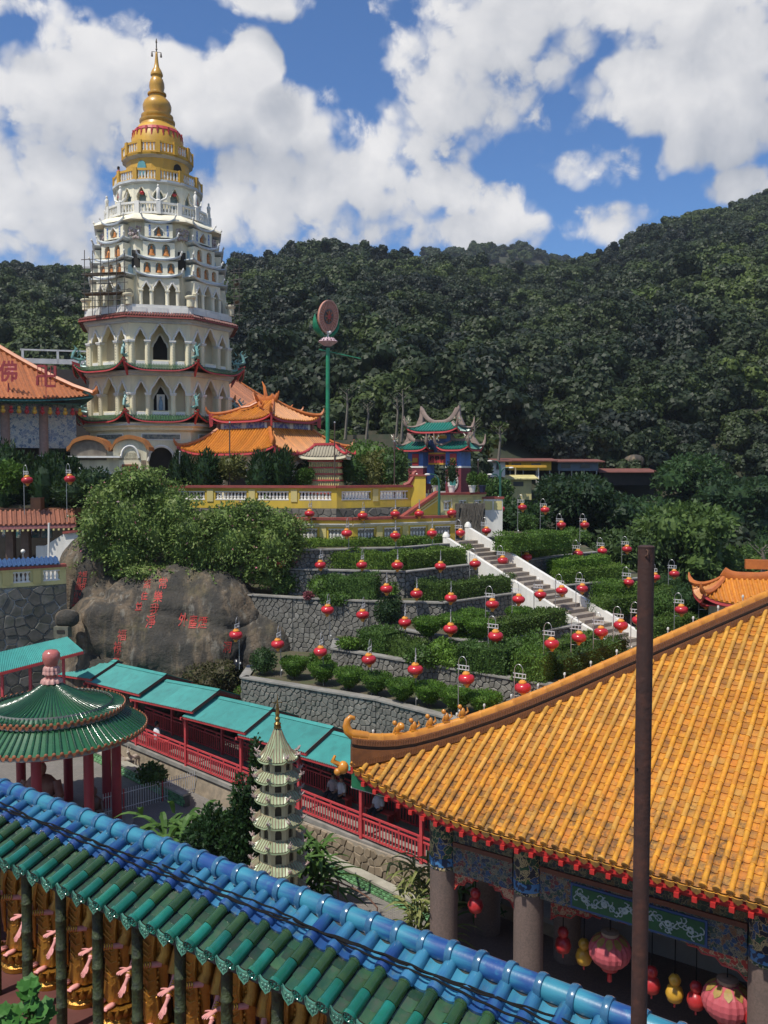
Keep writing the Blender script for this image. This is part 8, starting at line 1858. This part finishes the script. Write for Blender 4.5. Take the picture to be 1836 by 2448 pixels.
# ------------------------------------------------------------------ foreground gallery: blue and green tiled roof
def glaze(name, ca, cb, cc, axis, k=1.0, rough=.36, orand=.15):
    """run glaze: colours drift along the tile, with streaks"""
    m = bpy.data.materials.new(name); m.use_nodes = True; q = NT(m.node_tree); b = m.node_tree.nodes['Principled BSDF']; v = q.n('ShaderNodeTexCoord').outputs['Object']; oi = q.n('ShaderNodeObjectInfo').outputs['Random']
    sv = q.vm('ADD', v, q.vm('SCALE', q.comb(oi, oi, oi), scale=53.)); st = (26, 3, 26) if axis == 1 else (3, 26, 26)
    n = q.noise(q.vm('MULTIPLY', sv, st), .55, 5, .6); n2 = q.noise(sv, 9., 4, .6); x = q.sep(v)[axis]
    f = q.m('ADD', q.m('MULTIPLY', x, k), q.m('MULTIPLY_ADD', n, .9, -.45)); f = q.m('ADD', f, q.m('MULTIPLY_ADD', oi, .5, -.25)); c = q.mix(q.mr(f, -.1, .55, 0, 1, True), ca, cb); c = q.mix(q.mr(n2, .58, .75), c, cc)
    c = q.mix(1.0, c, q.comb(*[q.m('MULTIPLY_ADD', oi, 2*orand, 1-orand)]*3), 'MULTIPLY'); q.lk(c, b.inputs['Base Color']); b.inputs['Roughness'].default_value = rough; b.inputs['Coat Weight'].default_value = .14; b.inputs['Coat Roughness'].default_value = .2
    bn = q.n('ShaderNodeBump'); bn.inputs['Strength'].default_value = .12; bn.inputs['Distance'].default_value = .01; q.lk(q.noise(sv, 40., 3, .5), bn.inputs['Height']); q.lk(bn.outputs[0], b.inputs['Normal']); MATS[name] = m; return m
def gallery():
    E = Vector((.8254, -.5645, 0)).normalized(); E = Vector((math.cos(R(-34.3)), math.sin(R(-34.3)), 0)); O = Vector((-4.789, 10.69, -6.85)); t = thing('tiled_gallery_roof', 'foreground gallery roof of blue and green glazed tiles with a round blue ridge', 'roof', O, math.atan2(E.y, E.x)); ZE = 1.9035+.13; SLP = .354; t.rotation_euler = (0, .012, math.atan2(E.y, E.x)); ROOTM[t.name] = Matrix.Translation(O) @ t.rotation_euler.to_matrix().to_4x4(); sp = .286; A = math.atan(SLP)
    z = lambda y: ZE+SLP*y; I0, I1 = -13, 47
    RB_ = glaze('blue_ridge_glaze', (.045, .25, .34), (.014, .055, .19), (.03, .15, .26), 0, 1.6); RC_ = M('blue_collar_glaze', (.045, .15, .25), (.025, .09, .18), 6., .25, coat=.35); BB_ = glaze('blue_barrel_glaze', (.016, .055, .20), (.045, .19, .30), (.06, .14, .18), 1, 1.3); BP_ = glaze('blue_pan_glaze', (.016, .07, .22), (.045, .21, .31), (.07, .14, .17), 1, 1.3)
    GB_ = M('green_barrel_glaze', (.010, .115, .065), (.012, .16, .12), 5., .18, .1, 25, coat=.6, orand=.2, dirt=(.005, .05, .035), damt=.5); GB2 = M('olive_barrel_glaze', (.035, .075, .02), (.018, .06, .018), 5., .25, .15, 25, coat=.5, orand=.25, dirt=(.012, .03, .012), damt=.6); GP_ = M('green_pan_glaze', (.035, .085, .035), (.015, .055, .03), 4., .3, .2, 20, coat=.4, orand=.45, dirt=(.06, .06, .045), dsc=6., damt=.6); DT_ = M('pale_green_drip_glaze', (.09, .24, .17), (.04, .15, .11), 10., .22, .4, 40, coat=.6, orand=.25)
    MO_ = M('roof_mortar', (.10, .09, .08), (.055, .05, .045), 5., .95, .4, 20, dirt=(.04, .045, .02), damt=.5); NUB = M('bare_clay', (.42, .15, .09), (.33, .12, .08), 8., .8, orand=.2)
    L0, L1 = I0*sp-.2, I1*sp+.2
    mb = MB(); mb.loft([[(x, y, z(y)-dz) for y, dz in ((0.02, .04), (.86, .03), (.86, .12), (.02, .12))] for x in np.linspace(L0, L1, 30)]); part(mb, 'roof_bed', MO_, t)
    mb = MB(); mb.loft([[(x, 1.72-y, z(y)-dz-.1) for y, dz in ((0.02, .04), (.86, .03), (.86, .12), (.02, .12))] for x in np.linspace(L0, L1, 30)]); part(mb, 'rear_bed', MO_, t)
    # ridge
    yr, zr = .82, z(.82)+.085; rs = .30
    mb = MB(); mb.box(((L0+L1)/2, yr, zr-.11), (L1-L0, .13, .20)); part(mb, 'mortar_ridge', MO_, t)
    rt = MB(); rt.lathe([(.098, 0), (.098, rs-.02)], 20, cap=False); rt.v = [(q[2], q[1], q[0]) for q in rt.v]; RT = rt.mesh('ridge_tile', 50); RT.materials.append(RB_)
    cm = MB(); cm.lathe([(.098, -.035), (.118, -.032), (.124, -.012), (.124, .012), (.118, .032), (.098, .035)], 20, cap=False); cm.v = [(q[2], q[1], q[0]) for q in cm.v]; CM = cm.mesh('ridge_collar', 50); CM.materials.append(RC_)
    k = 0; x = L0
    while x < L1:
        link('ridge_tile', RT, None, t, (x, yr, zr+random.uniform(-.004, .004)), (random.uniform(-.6, .6), random.uniform(-.01, .01), random.uniform(-.012, .012))); link('ridge_collar', CM, None, t, (x, yr, zr), (0, 0, random.uniform(-.03, .03))); x += rs
    n = 9
    def barrel(nm, L, r0, r1, lip, mat, ring=True):
        mb = MB(); pr = [(0, r0), (L-.02, r1)] if not ring else [(0, r0), (L-.035, r1), (L-.032, r1+.006), (L-.018, r1+.006), (L-.015, r1), (L, r1)]
        mb.loft([[(r*math.cos(a), y, r*math.sin(a)) for a in np.linspace(-.25, PI+.25, n)] for y, r in pr], cap=False, closed=False); mb.add([(r0*math.cos(a), 0, r0*math.sin(a)) for a in np.linspace(-.25, PI+.25, n)], [tuple(range(n))]) if lip else None
        me = mb.mesh(nm, 45); me.materials.append(mat); return me
    G1 = barrel('green_barrel_tile', .275, .064, .060, False, GB_, False); G2 = barrel('olive_barrel_tile', .26, .061, .057, True, GB2, True)
    B1 = MB(); B1.loft([[(r*math.cos(a), y, r*math.sin(a)*1.05) for a in np.linspace(-.25, PI+.25, n)] for y, r in ((0, .072), (.02, .074), (.385, .060), (.395, .05))], cap=False, closed=False); B1.add([(.072*math.cos(a), 0, .072*math.sin(a)*1.05) for a in np.linspace(-.25, PI+.25, n)], [tuple(range(n))]); BM = B1.mesh('blue_barrel_tile', 45); BM.materials.append(BB_)
    nb = MB(); nb.loft([[(r*math.cos(a), y, r*math.sin(a)) for a in np.linspace(0, 2*PI, 8, endpoint=False)] for y, r in ((0, .042), (.06, .036), (.075, .02))]); NB = nb.mesh('clay_nub', 45); NB.materials.append(NUB)
    dc = MB(); dc.lathe([(0, .0), (.03, .006), (.034, .0), (.052, .003), (.056, .016), (.068, .018), (.070, -.02)], 18)
    for q in range(8): a = q*PI/4; dc.blob((.042*math.cos(a), .042*math.sin(a), .008), (.012, .012, .008), 6, 4)
    dc.blob((0, 0, .006), (.018, .018, .01), 7, 4); dc.v = [(p[0], -p[2], p[1]) for p in dc.v]; DC = dc.mesh('tile_end_disc', 50); DC.materials.append(GB_)
    def pan(nm, L, w, sag, mat, zl=.02):
        mb = MB(); m = 6; mb.loft([[(-w+2*w*j/m, y, zz-sag*(1-(2*j/m-1)**2)) for j in range(m+1)] for y, zz in ((-.0, -.004), (0, zl), (L, zl*.3))], cap=False, closed=False); me = mb.mesh(nm, 50); me.materials.append(mat); return me
    GPm = pan('green_pan_tile', .20, .088, .03, GP_, .02); BPm = pan('blue_pan_tile', .42, .085, .035, BP_, .03)
    dp = MB(); out = [(-.085, .035), (-.05, .0), (0, -.012), (.05, .0), (.085, .035), (.085, -.03), (.06, -.09), (.02, -.125), (0, -.15), (-.02, -.125), (-.06, -.09), (-.085, -.03)]; dp.extr([(x_, 0, z_) for x_, z_ in out], (0, .02, 0)); dp.tube([(x_*.93, -.004, z_*.93-.003) for x_, z_ in out[4:]+out[:1]], .008, 5)
    for (x_, z_, r) in ((0, -.05, .022), (-.04, -.045, .014), (.04, -.045, .014), (0, -.095, .014), (-.03, -.08, .009), (.03, -.08, .009)): dp.blob((x_, -.002, z_), (r, .01, r), 7, 4)
    DP = dp.mesh('drip_tile', 40); DP.materials.append(DT_)
    ca, sa = math.cos(A), math.sin(A)
    for i in range(I0, I1):
        x = i*sp; j = lambda s=.006: random.uniform(-s, s); yj = random.uniform(-.012, .012)
        rot = lambda: (A, j(.02), j(.025))
        link('tile_end_disc', DC, None, t, (x+j(), -.067+yj, z(-.055)+.05), (A, j(.4), 0)); link('green_barrel_tile', G1, None, t, (x+j(.003), -.055+yj, z(-.055)+.05), rot()); link('olive_barrel_tile', G2, None, t, (x+j(), .262*ca-.055+yj, z(.262*ca-.055)+.05), rot()); link('blue_barrel_tile', BM, None, t, (x+j(), .455*ca+yj*1.5, z(.455*ca)+.058), rot()); link('clay_nub', NB, None, t, (x+j(), .84*ca+yj*1.5, z(.84*ca)+.078), rot())
        xm = x+sp/2; link('drip_tile', DP, None, t, (xm+j(), -.045, z(0)-.0), (A*.35+j(.05), j(.05), j(.06)))
        for q in range(4): y = .0+q*.122; link('green_pan_tile', GPm, None, t, (xm+j(), y, z(y)-.008), (A+.03, j(.03), j(.03)))
        link('blue_pan_tile', BPm, None, t, (xm+j(), .45, z(.45)+.02), (A+.02, j(.03), j(.02)))
    # soffit and posts
    mb = MB(); mb.box(((L0+L1)/2, .12, ZE-.10), (L1-L0, .1, .12)); part(mb, 'eave_beam', M('dark_brown_wood', (.07, .04, .03), (.05, .03, .022), 3., .7), t)
    BAM = bamboo()
    for k in range(-5, 18):
        x = .22+.69*k; mb = MB(); pr = []
        for s in range(6): zz = s*.36; pr += [(.062, zz+.012), (.064, zz+.34), (.069, zz+.352), (.069, zz+.366)]
        mb.lathe([(r, min(zz, ZE-.03)) for r, zz in pr], 12, (x, .22, 0)); part(mb, 'bamboo_post', BAM, t, smooth=50)
    cb = t
    for nm, dy, dz, ph in (('black_cable', .50, .10, 0), ('black_cable', .47, .105, 2.2), ('black_cable', .53, .10, 4.)):
        pts = [(x, dy+.035*math.sin(x*1.3+ph)+.02*math.sin(x*4.1+ph), z(dy)+.138-.010*math.sin(PI*x/sp)**2+.003*math.sin(x*3+ph)) for x in np.linspace(L0, L1, 420)]; Mw = rootm(t); mb = MB(); o = Mw @ Vector(pts[0]); mb.tube([(Mw @ Vector(p))-o for p in pts], .011, 5)
        c = thing(nm, {0: 'black cable lying along the tiles, lower of three', 2.2: 'black cable lying along the tiles, nearest the green tiles', 4.: 'black cable lying along the tiles, nearest the ridge'}[ph], 'cable', o, 0, 'black cables on the gallery roof'); part(mb, 'cable', BLACKM, c, smooth=60)
    # floor, plinth, back wall
    f = thing('gallery_floor', 'dark red painted floor and rear wall of the statue gallery', 'platform', O, math.atan2(E.y, E.x)); RF = M('red_floor', (.12, .035, .028), (.09, .028, .024), 1.5, .7, dirt=(.12, .05, .04), damt=.5)
    mb = MB(); mb.box(((L0+L1)/2, -3.5, -.15), (L1-L0+2, 11.0, .3)); part(mb, 'floor', RF, f); mb = MB(); mb.box(((L0+L1)/2, 1.0, -4.6), (L1-L0+1.9, 1.9, 8.9)); part(mb, 'plinth', M('brown_plaster', (.16, .08, .06), (.12, .06, .05), 1., .8), f)
    mb = MB(); mb.box(((L0+L1)/2, 1.62, .9), (L1-L0, .12, 1.8)); part(mb, 'rear_wall', M('maroon_wall', (.10, .045, .03), (.07, .03, .022), 1.5, .8), f)
    for i in range(16): mb = MB(); mb.box((L0+.5+i*.69, 1.53, .95), (.3, .04, 1.5)); part(mb, 'wall_panel', M('pink_wall_panel', (.30, .10, .09), (.24, .08, .07), 2., .7), f)
    return t, O, E
def bamboo():
    return M('bamboo_relief_green', (.035, .05, .015), (.012, .02, .008), 16., .5, .9, 34, contrast=(.42, .58), dirt=(.07, .08, .03), dsc=10., damt=.4)
GAL, GO, GE = gallery()
def statue_proto():
    GOLD = M('gilded', (.50, .25, .04), (.36, .16, .026), 3., .29, .6, 22, metal=.65, dirt=(.14, .06, .015), dsc=4., damt=.45); PK = M('pink_skin_paint', (.78, .36, .33), (.72, .31, .28), 3., .45)
    t = thing('golden_statue', 'x', 'statue')
    def rob(z, rx, ry, fold, y0=0.): return [(rx*math.cos(a)*(1+fold*math.cos(9*a)), y0+ry*math.sin(a)*(1+fold*math.cos(9*a)), z) for a in np.linspace(0, 2*PI, 54, endpoint=False)]
    mb = MB(); mb.loft([rob(.34, .25, .20, .05), rob(.5, .235, .18, .05), rob(.8, .22, .165, .04), rob(1.1, .22, .16, .025), rob(1.35, .235, .165, .02), rob(1.6, .25, .15, .015), rob(1.78, .22, .12, .01), rob(1.86, .1, .08, 0)]); part(mb, 'robe', GOLD, t, smooth=60)
    mb = MB()
    for k in range(9): zz = .62+k*.11+.03*math.sin(k*2.3); mb.tube([(-.20+.03*math.cos(k*1.7), -.05, zz+.12), (-.1+.03*math.sin(k), -.168, zz+.02), (.06, -.172, zz-.03), (.19, -.09, zz+.07+.04*math.cos(k*3))], [.005, .010, .010, .005], 5)
    for s in (-1, 1): mb.tube([(.12*s, -.10, 1.75), (.15*s, -.17, 1.4), (.19*s, -.15, 1.0), (.21*s, -.14, .55)], [.03, .035, .03, .02], 6)
    for k in range(12): mb.blob((.235*math.cos(-.2+k*.03), -.10-.008*k, 1.55-.07*k), (.02, .02, .026), 6, 4)
    part(mb, 'robe_folds', GOLD, t, smooth=60)
    for s, pts, rr in ((1, [(.25, 0, 1.68), (.30, -.05, 1.4), (.29, -.12, 1.28)], [.095, .10, .11]), (-1, [(-.25, 0, 1.68), (-.3, -.05, 1.4), (-.27, -.14, 1.22)], [.095, .1, .11])):
        mb = MB(); mb.tube(pts, rr, 10); mb.tube([pts[-1], (pts[-1][0]*.98, pts[-1][1]+.02, pts[-1][2]-.55), (pts[-1][0]*.95, pts[-1][1]+.06, pts[-1][2]-.75)], [.09, .06, .02], 8, sq=.4); part(mb, 'sleeve', GOLD, t, smooth=60)
    def hand(w, d, up, side, curl):
        """palm and five fingers from wrist w along d; up = back of hand"""
        w, d, up = Vector(w), Vector(d).normalized(), Vector(up).normalized(); s = d.cross(up).normalized()*side; m = MB()
        m.loft([[w+d*a+s*(b*math.cos(q))+up*(c*math.sin(q)) for q in np.linspace(0, 2*PI, 10, endpoint=False)] for a, b, c in ((-.10, .030, .028), (-.02, .027, .022), (.03, .036, .018), (.08, .042, .016), (.105, .038, .013))])
        for i, (o, L) in enumerate(((-.030, .075), (-.010, .088), (.011, .082), (.030, .064))):
            b = w+d*.095+s*o; m.tube([b-d*.02, b+d*L*.45-up*curl*.012+s*o*.15, b+d*L*.75-up*curl*.03+s*o*.22, b+d*L-up*curl*.055+s*o*.25], [.0105, .010, .009, .006], 7)
        b = w+d*.02-s*.03; m.tube([b, b+d*.035-s*.028-up*.01, b+d*.075-s*.038-up*.02], [.014, .0115, .008], 7); return m
    # forward hand, palm up, on the statue's left; lowered hand, palm forward
    m = hand((.08, -.54, 1.32), (-.10, -1, .03), (0, 0, -1), 1, -.3); m.tube([(.28, -.14, 1.26), (.09, -.46, 1.315)], [.042, .032], 10); part(m, 'raised_hand', PK, t, smooth=60)
    m = hand((-.10, -.46, 1.0), (-.18, -.42, -.95), (0, .85, -.45), -1, .25); m.tube([(-.22, -.16, 1.24), (-.11, -.41, 1.07)], [.045, .034], 10); part(m, 'lowered_hand', PK, t, smooth=60)
    for a, b, nm in (((.20, -.27, 1.285), (.12, -.42, 1.308), 'bracelet'), ((-.17, -.24, 1.18), (-.12, -.37, 1.09), 'bracelet')):
        a, b = Vector(a), Vector(b); mb = MB()
        for k in range(6): c = a.lerp(b, k/5); dd = (b-a).normalized()*.011; mb.tube([c-dd, c, c+dd], [.043, .050, .043], 12)
        part(mb, nm, M('bracelet_gold', (.62, .36, .05), (.5, .27, .03), 6., .25, metal=.6), t, smooth=60)
    mb = MB(); mb.blob((0, -.02, 2.0), (.10, .115, .14), 14, 10); mb.lathe([(.055, 1.82), (.055, 1.92)], 10, (0, -.01, 0)); mb.blob((0, -.14, 1.99), (.018, .02, .025), 6, 5)
    for s in (-1, 1): mb.blob((.1*s, -.01, 1.98), (.015, .03, .055), 6, 5)
    part(mb, 'head', PK, t, smooth=60); mb = MB(); mb.blob((0, .01, 2.06), (.112, .12, .115), 14, 9); mb.blob((0, .01, 2.18), (.06, .06, .05), 10, 7); part(mb, 'hair', HAIR, t, smooth=60)
    for s in (-1, 1): mb = MB(); mb.blob((.1*s, -.24, .335), (.05, .11, .035), 10, 7); [mb.blob((.1*s-.035+.018*k, -.34+.004*abs(k-1), .325), (.012, .022, .015), 6, 4) for k in range(5)]; part(mb, 'foot', PK, t, smooth=60)
    mb = MB(); mb.lathe([(.30, 0), (.31, .08), (.24, .15), (.29, .22), (.33, .30)], 30); part(mb, 'lotus_base', GOLD, t, smooth=50)
    for k in range(18):
        a = k*2*PI/18; c = Vector((math.cos(a), math.sin(a), 0)); s = Vector((-c.y, c.x, 0)); mb = MB(); mb.loft([[c*(.25+o)-s*w+Vector((0, 0, z)), c*(.28+o)+Vector((0, 0, z)), c*(.25+o)+s*w+Vector((0, 0, z))] for o, w, z in ((.0, .03, .12), (.05, .05, .18), (.10, .045, .27), (.09, .01, .33))], cap=False, closed=False); part(mb, 'lotus_petal', GOLD, t, smooth=60)
    return t
SP_ = statue_proto(); KIDS_ST = list(SP_.children)
def place_statues():
    rz = math.atan2(GE.y, GE.x); Mw = rootm(GAL)
    for i in range(-1, 11):
        p = Mw @ Vector((-.16+.69*i, .82, 0)); lab = f'golden robed statue with pink hands under the gallery roof, {ORD[i+1]} from left'
        if i == -1: t = SP_; t.location = p; t.rotation_euler = (0, 0, rz); t['label'] = lab; t['group'] = 'golden statues along the gallery'; t.scale = (.84, .84, .84)
        else:
            t = SP_.copy(); COL.objects.link(t); t.location = p; t['label'] = lab
            for ch in KIDS_ST: c = ch.copy(); COL.objects.link(c); c.parent = t
place_statues()
def near_plant():
    O = at(70, 2475, 9.1); t = thing('broad_leaf_plant', 'bright green leafy plant growing in the lower left corner', 'plant', O); rr = random.Random(5); V = []; st = MB()
    pads = [(78, 2345), (60, 2362), (95, 2365), (82, 2378), (50, 2385), (105, 2392), (70, 2398), (40, 2405), (90, 2412), (112, 2415), (25, 2420), (60, 2425), (85, 2432), (12, 2435), (40, 2440), (110, 2438), (70, 2446), (5, 2415), (98, 2448), (25, 2448)]
    for i, (px, py) in enumerate(pads):
        for q in range(3):
            c = at(px+rr.uniform(-12, 12), py+rr.uniform(-9, 9), 9.1+rr.uniform(-.25, .25))-O; n = Vector((rr.gauss(0, .45), -.45+rr.gauss(0, .3), 1)).normalized(); a = n.cross(Vector((rr.gauss(0, 1), rr.gauss(0, 1), .1))).normalized(); b = n.cross(a); r = rr.uniform(.05, .085)
            ring = [c+(a*math.cos(u)+b*math.sin(u)*.9)*r*(1+.15*math.cos(5*u))+n*(.012*math.cos(5*u)) for u in np.linspace(0, 2*PI, 10, endpoint=False)]; ctr = c-n*.012
            for k in range(0, 10, 2): V.append([tuple(ctr), tuple(ring[k]), tuple(ring[k+1]), tuple(ring[(k+2) % 10])])
            if q == 0: st.tube([tuple(c), tuple(c*.5+Vector((0, .05, -.1))), (rr.uniform(-.1, .1), .1, -.25)], [.005, .008, .01], 5)
    link('leaves', fastmesh('leaves', np.array(V)), leafmat('leaf_vine', [(.03, .11, .015), (.05, .17, .025), (.10, .25, .05)], .1), t); st.tube([(0, .1, -.2), (0, .12, -.75)], [.02, .025], 6); part(st, 'stems', LF_MID, t)
    o = thing('planter_pot', 'dark planter pot under the leafy plant in the lower left corner', 'pot', O+Vector((0, .12, 0))); o.location.z = -6.85; mb = MB(); h = O.z+6.85; mb.lathe([(.18, 0), (.25, h-.25), (.27, h-.2), (.22, h-.22)], 16); part(mb, 'pot', M('terracotta', (.25, .1, .06), None, 4., .8), o, smooth=40)
near_plant()
# ------------------------------------------------------------------ rusty post close to the camera
a, b = at(1545, 1308, 5.0), at(1527, 2448, 5.0); d = (a-b); foot = b+d*((-6.85-b.z)/d.z)
t = thing('rusty_post', 'tall rusty brown iron post in front of the yellow roof', 'post', foot); mb = MB(); q = a-foot; mb.tube([(0, 0, -.02), q], .046, 20); part(mb, 'tube', M('rusty_post_paint', (.052, .022, .016), (.036, .016, .012), 9., .75, .25, 40, dirt=(.10, .035, .02), dsc=14., damt=.5), t, smooth=50)
mb = MB(); mb.lathe([(.047, -.006), (.0475, .004), (.035, .010), (.0, .011)], 20, q); part(mb, 'cap', MATS['rusty_post_paint'], t, smooth=40)
mb = MB(); c = q+Vector((-.012, -.048, -.018)); mb.tube([c+Vector((0, .006, .006)), c+Vector((.004, -.012, .004)), c+Vector((.002, -.014, -.02)), c+Vector((-.006, .004, -.03))], .004, 6); part(mb, 'hook', MATS['rusty_iron'], t)
mb = MB(); c = q*.82+Vector((-.036, -.012, 0)); mb.blob(q*.80+Vector((-.03, -.02, 0)), (.014, .012, .016), 8, 6); part(mb, 'weld_lump', BLACKM, t)

# ------------------------------------------------------------------ hazy air
def haze():
    mb = MB(); mb.box((0, 1050, 93), (5000, 2940, 250)); m = bpy.data.materials.new('haze_air'); m.use_nodes = True; nt = m.node_tree; nt.nodes.clear(); o = nt.nodes.new('ShaderNodeOutputMaterial'); v = nt.nodes.new('ShaderNodeVolumePrincipled')
    v.inputs['Color'].default_value = (.80, .88, 1, 1); v.inputs['Density'].default_value = .00017; v.inputs['Anisotropy'].default_value = .2; nt.links.new(v.outputs[0], o.inputs['Volume'])
    h = link('haze', mb.mesh('haze'), m); h['kind'] = 'stuff'
haze()
